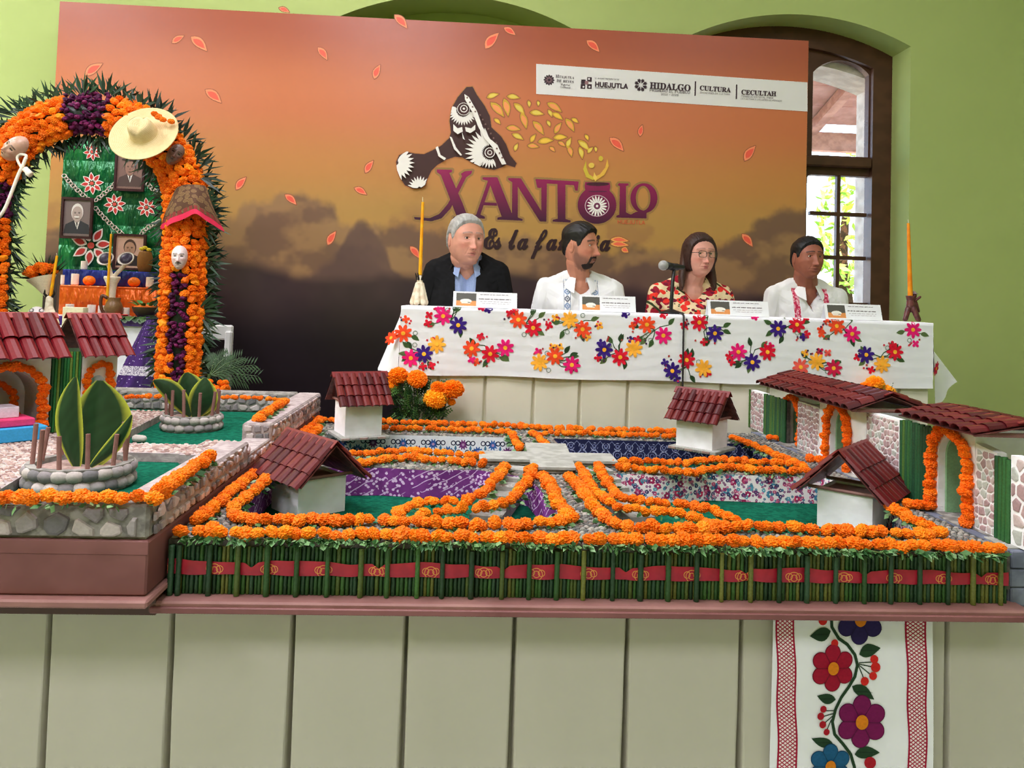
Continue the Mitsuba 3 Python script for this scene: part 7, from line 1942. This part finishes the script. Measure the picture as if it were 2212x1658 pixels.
part(pc, 'cloth', m, 'satin_purple', True)
part(pc, 'spangle', cat([paint(ball(1, 0.0035, (NPR.uniform(ony(140, 660, YT0)[0], xr - 0.02), NPR.uniform(YT0 - 0.005, t1y - 0.01), zt0 + 0.008)), S(226, 220, 236)) for _ in range(40)]), 'vc_gloss', kind='stuff')
lm = thing('leaf_mat', 'dark green leaf strip with a notched edge along the front of the altar table', 'leaves')
for i in range(16):
    x = ony(176 + i * 10.4, 672, 3.77)[0]
    b = np.array([x, YT0 + 0.02, zt0 + 0.012]); t_ = np.array([x + NPR.uniform(-0.01, 0.03), YT0 - 0.034, zt0 - 0.014 - NPR.uniform(0, 0.012)])
    part(lm, 'leaf', (lambda q: (q[0], q[1], np.tile(S(*[(44, 70, 34), (58, 88, 42), (34, 56, 30)][i % 3]), (len(q[0]), 1))))(leaf_mesh(b, t_, 0.045, (0, -0.02, 0.01), side_=(1, 0, 0))), 'vc_leaf', True)
# green foil panel with paper flowers and chains
gp = thing('foil_panel', 'crinkled green foil panel hung behind the altar', 'foil panel')
gx0, gx1 = ony(134, 400, YP)[0], ony(352, 400, YP)[0]
part(gp, 'foil', bx(gx0, gx1, YP, YP + 0.006, z2 + 0.002, az(240, 300, YP)), 'foil_green')
part(gp, 'back_frame', cat([bx(x - 0.012, x + 0.012, YP + 0.0065, YP + 0.03, STAGE + 0.001, az(240, 300, YP)) for x in (gx0 + 0.014, gx1 - 0.014)]), 'dark_wood')
SP = YP / FPX
def pflower(label, u, v, r, n, y=YP - 0.004):
    k = thing('paper_flower', label, 'paper flower', 'paper flowers on the green foil')
    o = ony(u, v, y)
    for j in range(n):
        g = leaf2d(r * SP * 0.78, r * SP * 0.42)
        its = [(g, S(236, 222, 214)), (sa.scale(g, 0.70, 0.62), S(196, 62, 58))]
        ms = []
        for i, (gg, c) in enumerate(its):
            q = prism(sa.rotate(sa.translate(gg, r * SP * 0.20, 0), 360 * j / n + 8, origin=(0, 0)), 0.0012)
            ms.append(paint((np.c_[o[0] + q[0][:, 0], o[1] - q[0][:, 2] - 0.0014 * i, o[2] + q[0][:, 1]], q[1]), c))
        part(k, 'petal', cat(ms), 'vc')
    q = prism(sg.Point(0, 0).buffer(r * SP * 0.16, 6), 0.003)
    part(k, 'centre', paint((np.c_[o[0] + q[0][:, 0], o[1] - q[0][:, 2] - 0.002, o[2] + q[0][:, 1]], q[1]), S(206, 80, 70)), 'vc')
pflower('white and red paper flower at the upper left of the green foil', 199, 396, 25, 8)
pflower('white and red paper flower at the centre of the green foil', 248, 441, 24, 8)
pflower('white and red paper flower at the right of the green foil', 317, 448, 22, 8)
pflower('white and red paper flower half under the arch leaves', 200, 328, 20, 8)
pflower('largest white and red paper flower above the blue step', 197, 530, 44, 7)
def chain(label, pts):
    k = thing('paper_chain', label, 'paper chain', 'silver paper chains on the green foil')
    Q = along([ony(u, v, YP - 0.012) for u, v in pts], 0.017)
    tor = tm(trimesh.creation.torus(0.011, 0.0032, major_sections=12, minor_sections=6))
    sh_ = shape(paint(tor, S(206, 190, 180)), 'vc', True)
    for i, p in enumerate(Q):
        d = (Q[min(i + 1, len(Q) - 1)] - Q[max(i - 1, 0)]); d /= np.linalg.norm(d)
        copy_part(k, 'link', sh_, frame(p, d, np.cross([0, -1, 0], d), (0, -1, 0)) @ Rx(0.5 if i % 2 else -0.5))
chain('paper chain from the left edge of the foil to its centre', [(139, 380), (165, 408), (190, 430)])
chain('paper chain down the middle of the green foil', [(207, 450), (235, 480), (264, 505)])
chain('paper chain rising to the upper portrait', [(208, 432), (232, 412), (248, 398)])
chain('paper chain at the right edge of the foil near the upper portrait', [(320, 398), (335, 412), (348, 420)])
chain('paper chain rising from the lower portrait to the arch', [(306, 504), (322, 490), (345, 478)])
# framed portraits
def portrait(label, u0, v0, u1, v1, y, skin, coat, bg, hair, kind):
    k = thing('framed_portrait', label, 'framed picture', 'framed portraits on the altar')
    a, b = ony(u0, v1, y), ony(u1, v0, y)
    w, h = b[0] - a[0], b[2] - a[2]
    def pl(g, d, dep): q = prism(g, dep); return (np.c_[a[0] + q[0][:, 0], a[1] - d - q[0][:, 2], a[2] + q[0][:, 1]], q[1])
    part(k, 'frame', paint(pl(sg.box(0, 0, w, h).difference(sg.box(w * .07, h * .06, w * .93, h * .94)), 0, 0.014), S(58, 26, 30)), 'vc_gloss')
    bkp = part(k, 'backing', paint(pl(sg.box(w * .02, h * .02, w * .98, h * .98), -0.002, 0.003), S(40, 24, 26)), 'vc')
    cx = w * 0.5
    E_ = lambda x, z, rx, rz: sa.translate(sa.scale(sg.Point(0, 0).buffer(1, 10), rx, rz), x, z)
    its = [(sg.box(w * .07, h * .06, w * .93, h * .94), bg)]
    inner = sg.box(w * .07, h * .12, w * .93, h * .94)
    its += [(sg.Polygon([(w * .08, h * .12), (w * .14, h * .34), (w * .40, h * .44), (w * .60, h * .44), (w * .88, h * .34), (w * .93, h * .12)]).intersection(inner), coat),
            (sg.Polygon([(w * .40, h * .45), (w * .60, h * .45), (w * .52, h * .22)]), S(220, 214, 208)), (sg.Polygon([(w * .47, h * .42), (w * .53, h * .42), (w * .51, h * .24)]), S(30, 26, 28)),
            (E_(cx, h * .47, w * .10, h * .08), tuple(x * 0.8 for x in skin)), (E_(cx, h * .64, w * .19, h * .215), hair), (E_(cx, h * .60, w * .165, h * .185), skin)]
    dk = tuple(x * 0.35 for x in skin)
    its += [(E_(cx - w * .065, h * .635, w * .04, h * .012), dk), (E_(cx + w * .065, h * .635, w * .04, h * .012), dk), (E_(cx - w * .065, h * .612, w * .024, h * .010), dk), (E_(cx + w * .065, h * .612, w * .024, h * .010), dk), (E_(cx, h * .565, w * .022, h * .025), tuple(x * 0.7 for x in skin)), (E_(cx, h * .495, w * .05, h * .008), dk)]
    if kind == 'hat': its += [(E_(cx, h * .80, w * .28, h * .03), hair), (E_(cx, h * .84, w * .17, h * .07), hair)]
    if kind == 'tash': its += [(E_(cx, h * .525, w * .09, h * .022), hair)]
    ms = []
    for i, (g, c) in enumerate(its):
        q = tri2d(g); ms.append(paint((np.c_[a[0] + q[0][:, 0], np.full(len(q[0]), a[1] - 0.004 - 0.0004 * i), a[2] + q[0][:, 1]], q[1]), c))
    part(bkp, 'photograph', cat(ms), 'ink')
portrait('framed sepia portrait just under the straw hat', 247, 330, 316, 412, 4.235, S(150, 112, 98), S(84, 64, 60), S(128, 98, 90), S(60, 44, 42), 'hat')
portrait('framed black and white portrait of a white haired figure left of the foil', 131, 428, 204, 514, 4.225, S(176, 156, 148), S(56, 54, 60), S(120, 104, 102), S(222, 214, 208), 'tash')
portrait('framed sepia portrait standing on the blue step', 244, 507, 318, 582, 4.225, S(178, 136, 114), S(50, 40, 42), S(206, 164, 146), S(78, 56, 48), 'none')
# candles, fruit, vessels
def votive(label, u, v, y, zb, r=0.014, h=0.040):
    k = thing('votive_candle', label, 'candle', 'white candles on the altar')
    p = ony(u, v, y); o = np.array([p[0], y, zb + 0.0008])
    part(k, 'wax', paint(xf(lathe([(r * 0.86, 0), (r, h * 0.1), (r, h), (r * 0.8, h * 1.02), (r * 0.5, h * 0.96), (0, h * 0.95)], 16), Tr(*o)), S(238, 224, 208)), 'vc', True)
    part(k, 'wick', paint(tube([o + np.array([0, 0, h * 0.95]), o + np.array([0.001, 0, h * 1.12])], 0.0012, 5), S(50, 36, 26)), 'vc')
ztab = zt0 + 0.006
for lb, u, y, zb, r, h in [('white candle before the left of the orange paper', 152, 3.93, ztab, 0.019, 0.052), ('white candle before the middle of the orange paper', 199, 3.93, ztab, 0.019, 0.052), ('white candle beside the brown jug', 221, 3.93, ztab, 0.016, 0.050), ('cream candle between the jug and the bowl', 273, 3.91, ztab, 0.018, 0.044),
                           ('white candle on the orange step before the blue foil', 160, 4.05, z1, 0.018, 0.056), ('thin white candle at the left end of the orange step', 133, 4.05, z1, 0.009, 0.048), ('white candle at the right end of the orange step', 322, 4.05, z1, 0.018, 0.052), ('white candle on the blue step under the paper flower', 178, 4.16, z2, 0.016, 0.044)]:
    votive(lb, u, 640, y, zb, r, h)
for lb, u, y in (('orange fruit left of the white candlestick', 193, 4.05), ('orange fruit right of the white candlestick', 290, 4.05)):
    k = thing('orange', lb, 'orange', 'oranges on the altar')
    p = ony(u, 600, y)
    v, f = ball(3)
    v = v * np.array([0.029, 0.029, 0.025])
    body(k, paint((v + np.array([p[0], y, z1 + 0.0255]), f), S(238, 116, 20)), 'vc_gloss', True)
cs = thing('white_candlestick', 'white clay candlestick with a flared two lobed top on the altar', 'candle holder')
p = ony(252, 618, 4.0); o = np.array([p[0], 3.945, ztab])
SC_ = 3.945 / FPX
part(cs, 'stem', paint(xf(lathe([(0.032, 0), (0.030, 0.02), (0.018, 0.035), (0.021, 0.13), (0.026, 0.16), (0.038, 0.185), (0.036, 0.195), (0, 0.188)], 20), Tr(*o)), S(238, 226, 204)), 'vc', True)
for e, uu in ((-1, 232), (1, 276)):
    q = ony(uu, 556, 3.945)
    part(cs, 'lobe', paint(xf(lathe([(0.006, 0), (0.028, 0.006), (0.040, 0.026), (0.036, 0.03), (0.022, 0.014), (0, 0.012)], 18), Tr(q[0], 3.945, q[2] - 0.02) @ Rx(1.0)), S(226, 214, 204)), 'vc', True)
    part(cs, 'dark_bowl', paint(xf(ball(2, (0.030, 0.030, 0.012)), Tr(q[0], 3.945 - 0.018, q[2] - 0.004) @ Rx(1.0)), S(46, 34, 56)), 'vc_gloss', True)
    part(cs, 'arm', paint(tube([o + np.array([0, 0, 0.185]), (q[0], 3.95, q[2] - 0.02)], 0.010, 8), S(232, 220, 204)), 'vc', True)
cd = thing('candle', 'tall thin yellow candle leaning before the lower portrait on the altar', 'candle')
part(cd, 'wax', tube([ony(233, 612, 3.90) * np.array([1, 1, 0]) + np.array([0, 0, ztab]), ony(240, 505, 3.90)], [0.007, 0.005], 10), 'wax_yellow', True)
part(cd, 'wick', paint(tube([ony(240, 506, 3.90), ony(241, 499, 3.90)], 0.0013, 5), S(220, 210, 180)), 'vc')
jug = thing('clay_jug', 'brown clay jug with a handle before the orange step', 'jug')
p = ony(247, 640, 3.87); o = np.array([p[0], 3.87, ztab])
part(jug, 'body', paint(xf(lathe([(0.026, 0), (0.038, 0.02), (0.042, 0.045), (0.034, 0.068), (0.027, 0.078), (0.031, 0.092), (0.028, 0.092), (0.024, 0.08), (0, 0.078)], 22), Tr(*o)), S(118, 86, 54)), 'vc_gloss', True)
part(jug, 'handle', paint(tube(spline([o + np.array(q) for q in ((-0.026, -0.012, 0.088), (-0.050, -0.014, 0.100), (-0.056, -0.014, 0.07), (-0.048, -0.012, 0.03), (-0.036, -0.01, 0.014))], 20), 0.008, 8), S(92, 52, 34)), 'vc_gloss', True)
bw = thing('bowl', 'dark bowl heaped with leaves and fruit at the right of the altar table', 'bowl')
p = ony(316, 640, 3.87); o = np.array([p[0], 3.87, ztab])
part(bw, 'dish', paint(xf(lathe([(0.03, 0), (0.055, 0.03), (0.062, 0.052), (0.058, 0.052), (0.03, 0.03), (0, 0.028)], 24), Tr(*o)), S(66, 52, 36)), 'vc_gloss', True)
part(bw, 'filling', paint(xf(ball(2, (0.055, 0.055, 0.014)), Tr(*(o + np.array([0, 0, 0.050])))), S(200, 96, 30)), 'vc', True)
for i in range(8):
    a = i * 0.8
    b = o + np.array([0.03 * math.cos(a), 0.03 * math.sin(a), 0.05]); t_ = o + np.array([0.085 * math.cos(a), 0.07 * math.sin(a), 0.062 + 0.012 * (i % 2)])
    q = leaf_mesh(b, t_, 0.026, (0, 0, 0.012), side_=(-math.sin(a), math.cos(a), 0))
    part(bw, 'leaf', paint((q[0], q[1]), S(*[(40, 110, 52), (60, 130, 64)][i % 2])), 'vc_leaf', True)
rd = thing('red_dish', 'small red dish with fruit between the jug and the bowl', 'dish')
p = ony(264, 655, 3.86)
body(rd, paint(xf(lathe([(0.02, 0), (0.034, 0.012), (0.030, 0.014), (0, 0.012)], 18), Tr(p[0], 3.855, ztab)), S(222, 60, 40)), 'vc_gloss', True)
bsk = thing('wicker_vase', 'brown wicker vase with yellow blooms right of the lower portrait', 'vase')
p = ony(312, 584, 4.17); o = np.array([p[0], 4.17, z2 + 0.001])
part(bsk, 'body', paint(xf(lathe([(0.028, 0), (0.036, 0.03), (0.038, 0.07), (0.03, 0.10), (0.026, 0.105), (0, 0.10)], 20), Tr(*o)), S(132, 88, 40)), 'vc', True)
for dx, dz in ((0, 0.125), (0.02, 0.115), (-0.016, 0.118)):
    part(bsk, 'bloom', paint(xf(marigold(2, 77)[:2], Tr(*(o + np.array([dx, -0.008, dz]))) @ Sc(0.014)), S(226, 206, 60)), 'vc_petal')
# left of the altar: bouquet, leaning candle, animal holder, painted skull, box
bq = thing('marigold_bouquet', 'marigold bouquet in a white paper cone left of the orange step', 'bouquet')
yb = 3.74
tipb, topb = ony(100, 640, yb), ony(90, 600, yb)
ax_ = topb - tipb; La = np.linalg.norm(ax_); ax_ /= La
e1 = np.cross(ax_, [0, 1, 0]); e1 /= np.linalg.norm(e1)
part(bq, 'cone', paint(xf(lathe([(0.006, 0), (0.03, La * 0.5), (0.062, La * 1.02), (0.058, La * 1.02), (0.02, La * 0.5), (0, 0.01)], 20), frame(tipb, e1, np.cross(ax_, e1), ax_)), S(238, 226, 196)), 'vc', True)
for i in range(26):
    a, r = NPR.uniform(0, 6.28), NPR.uniform(0, 1) ** 0.5
    head(bq, topb + ax_ * (0.010 + 0.035 * (1 - r * r) + NPR.uniform(0, 0.02)) + (e1 * math.cos(a) + np.cross(ax_, e1) * math.sin(a)) * 0.058 * r, RNG.uniform(0.020, 0.024), tilt=0.9)
for i in range(7):
    a = i * 0.9
    part(bq, 'palm_leaf', frond(topb + np.array([0, 0.03, 0]), ax_ + e1 * math.cos(a) * 0.8, e1, 7, 0.12, 0.004, PALM[i % 4]), 'vc_leaf')
ah = thing('animal_candle_holder', 'white clay candle holder shaped like a horned animal left of the altar', 'candle holder')
p = ony(106, 690, 3.70); o = np.array([p[0], 3.725, az(106, 697, 3.70)])
q0 = np.array([ony(107, 645, 3.725)[0], 3.725, ony(107, 645, 3.725)[2]])
ch = [[(o + np.array([dx, dy, 0]), 0.012), (q0 - np.array([0, 0, 0.035]), 0.016)] for dx, dy in ((-0.03, -0.015), (0.03, -0.015), (0.0, 0.02), (-0.008, -0.02))] + [[(q0 - np.array([0, 0, 0.035]), 0.018), (q0, 0.016)]]
part(ah, 'body', blob(ch, 0.007, 3), 'clay_white', True)
for e in (-1, 1):
    part(ah, 'horn', paint(tube([q0 + np.array([e * 0.010, 0, 0.008]), q0 + np.array([e * 0.022, -0.004, 0.022]), q0 + np.array([e * 0.020, -0.006, 0.040])], [0.006, 0.005, 0.002], 7), S(24, 20, 20)), 'vc_gloss', True)
pt = thing('plinth', 'dark covered stand under the horned candle holder and the painted skull', 'stand')
body(pt, bx(ony(20, 700, 3.70)[0], ony(176, 700, 3.70)[0], 3.70, YT0 - 0.025, STAGE + 0.001, o[2] - 0.0125), 'white_cloth')
cd = thing('candle', 'tall thin yellow candle leaning from the horned clay holder', 'candle')
part(cd, 'wax', tube([q0 + np.array([0.004, 0, 0.008]), ony(123, 552, 3.725)], [0.0075, 0.0055], 10), 'wax_yellow', True)
part(cd, 'wick', paint(tube([ony(123, 553, 3.725), ony(122, 546, 3.725)], 0.0013, 5), S(220, 210, 180)), 'vc')
skl = thing('painted_skull', 'white skull painted with black scrolls left of the horned candle holder', 'skull')
D, F = ball(4)
v = D * np.array([0.040, 0.048, 0.044]); v[:, 0] *= 1 - 0.3 * sstep(0, -0.04, v[:, 2])
c = np.tile(np.array(S(226, 220, 222)), (len(v), 1))
for e in (-1, 1):
    d = np.hypot(v[:, 0] - e * 0.016, v[:, 2] - 0.002); fr_ = v[:, 1] < 0
    c[(d < 0.011) & fr_] = S(20, 18, 22); c[(np.abs(d - 0.015) < 0.0016) & fr_] = S(70, 50, 90)
    v[:, 1] += 0.008 * np.exp(-(d / 0.009) ** 2) * fr_
    d2 = np.hypot(v[:, 0] - e * 0.020, v[:, 2] - 0.027); c[(np.abs(d2 - 0.008) < 0.0015) & fr_] = S(40, 36, 44)
c[(np.abs(v[:, 2] + 0.030) < 0.0035) & (np.sin(v[:, 0] * 900) > 0.2) & (v[:, 1] < 0)] = S(40, 36, 40)
c[(np.hypot(v[:, 0], (v[:, 2] + 0.014) * 1.2) < 0.005) & (v[:, 1] < 0)] = S(24, 20, 24)
sk_c = ony(78, 664, 3.70); zpt = o[2] - 0.0125
body(skl, (*xf((v, F), Tr(sk_c[0], 3.71, zpt + 0.041) @ Rz(0.4)), c), 'vc_gloss', True)
scf = thing('red_scarf', 'crumpled red scarf left of the painted skull', 'scarf')
def scm(u, v):
    x = ony(14, 690, 3.70)[0] + u * 0.11
    return np.stack([x, 3.665 + v * 0.08, zpt + 0.004 + 0.022 * np.sin(v * 3.14) * (0.6 + 0.4 * np.sin(u * 21 + v * 6)) * np.sin(np.clip(u, 0.02, 0.98) * 3.14) ** 0.5], -1)
m, _ = gridmesh(scm, 30, 16)
body(scf, paint(m, S(196, 26, 54)), 'vc', True)
bxx = thing('cream_box', 'small cream box printed with faint green marks before the altar table', 'box')
a, b = ony(133, 702, 3.70), ony(180, 664, 3.70)
part(bxx, 'carton', paint(bx(a[0], b[0], 3.70, 3.75, zpt + 0.001, b[2], 0.002), S(220, 214, 178)), 'vc')
part(bxx, 'print', cat([paint(bx(a[0] + 0.012 + i * 0.012, a[0] + 0.020 + i * 0.012 + NPR.uniform(0, 0.004), 3.6985, 3.6998, zpt + 0.02 + 0.02 * (i % 3), zpt + 0.024 + 0.02 * (i % 3)), S(110, 130, 90)) for i in range(6)]), 'ink')
# purple dress hanging beside the column
def dotted(p, n, uv):
    d, _, r = voronoi(uv.x * 14, uv.y * 16)
    c = mix(S(70, 34, 110), S(48, 22, 82), smoothstep(0.3, 0.7, fbm(uv.x * 22, uv.y * 2, 0, 3)))
    c = mix(c, S(214, 204, 232), smoothstep(0.10, 0.07, d))
    b = smoothstep(0.555, 0.562, uv.y) * smoothstep(0.672, 0.665, uv.y)
    lace = mix(S(216, 210, 222), S(120, 110, 140), smoothstep(0.5, 0.7, noise(uv.x * 120, uv.y * 130)))
    return mix(c, lace, b)
mat('dress_purple', prin(proc(dotted), 0.6, 0.3, sheen=0.4))
ds = thing('purple_dress', 'purple dotted skirt with a white lace band hanging beside the flower column', 'dress')
yd = 3.74
zt_, zb_ = az(325, 688, yd), az(320, 872, yd)
cx_ = ony(336, 760, yd)[0]
def dm(u, v):
    a = (u - 0.5) * math.pi * 1.0
    w = 0.045 + (0.205 - 0.045) * v ** 0.9 + np.where(v > 0.77, 0.012, 0)
    fold = 1 + 0.05 * np.sin(u * 44) * v
    return np.stack([cx_ + w * np.sin(a) * fold, yd - 0.05 - 0.028 * np.cos(a) * fold * (0.4 + v) + 0.05, zt_ + (zb_ - zt_) * v + 0 * u], -1)
m, uv = gridmesh(dm, 70, 40)
part(ds, 'skirt', m, 'dress_purple', True, uv=uv)
part(ds, 'waistband', paint(tube([(cx_ - 0.048, yd, zt_), (cx_, yd - 0.014, zt_ + 0.003), (cx_ + 0.048, yd, zt_)], 0.007, 8), S(60, 28, 96)), 'vc', True)
# white chair, palm leaves and loose marigolds right of the arch
wch = thing('plastic_chair', 'white plastic chair half hidden behind the right side of the flower arch', 'chair')
yc_ = 3.95
a, b = ony(440, 800, yc_), ony(477, 705, yc_)
part(wch, 'backrest', bx(b[0] - 0.24, b[0], yc_ + 0.20, yc_ + 0.225, a[2] + 0.14, b[2], 0.008), 'white_paint')
for x in (b[0] - 0.225, b[0] - 0.018):
    part(wch, 'leg', bx(x - 0.018, x + 0.018, yc_ + 0.185, yc_ + 0.228, STAGE + 0.001, b[2] - 0.03, 0.008), 'white_paint')
    part(wch, 'leg', bx(x - 0.018, x + 0.018, yc_ - 0.22, yc_ - 0.18, STAGE + 0.001, STAGE + 0.42, 0.008), 'white_paint')
part(wch, 'seat', bx(b[0] - 0.24, b[0], yc_ - 0.22, yc_ + 0.184, STAGE + 0.421, STAGE + 0.445, 0.008), 'white_paint')
pm = thing('palm_leaves', 'green palm leaves fanned on the stage right of the flower arch', 'leaves')
pb = ony(452, 812, 3.58)
part(pm, 'stem', paint(tube([np.array([pb[0], 3.58, STAGE + 0.001]), pb + np.array([0, 0, 0.01])], 0.008, 6), S(60, 84, 44)), 'vc_leaf', True)
for i, (uu, vv) in enumerate([(556, 812), (548, 788), (520, 772), (492, 768), (530, 825), (500, 790), (470, 775)]):
    e = ony(uu, vv, 3.60)
    ms = [paint(tube([pb, (pb + e) / 2 + np.array([0, 0, 0.012]), e], [0.003, 0.002, 0.001], 5), S(70, 96, 50))]
    d = e - pb; L = np.linalg.norm(d); d /= L; nn = np.array([0, -1, 0.2]); sd = np.cross(d, nn)
    for t in np.linspace(0.15, 1, 12):
        for s_ in (-1, 1):
            ms.append(paint(blade(pb + d * L * t + np.array([0, 0, 0.012 * math.sin(t * 3)]), d * 0.8 + sd * s_, 0.07 * (1.2 - 0.6 * t), 0.0035, nn), np.array(S(44, 70, 40)) * NPR.uniform(0.7, 1.4)))
    part(pm, 'palm_leaf', cat(ms), 'vc_leaf')
lp_ = thing('marigold_bunch', 'bunch of marigolds at the foot of the arch before the palm leaves', 'flowers')
for i in range(34):
    uu, vv = 447 + NPR.uniform(0, 44), 822 + NPR.uniform(-1, 1) * 0 + NPR.uniform(0, 30)
    head(lp_, ony(uu, vv, 3.545 + NPR.uniform(-0.012, 0.02)), RNG.uniform(0.013, 0.017), tilt=0.9)
part(lp_, 'stand', paint(bx(ony(450, 830, 3.54)[0], ony(490, 830, 3.54)[0], 3.535, 3.565, STAGE + 0.001, ony(470, 850, 3.54)[2]), S(60, 70, 40)), 'vc')
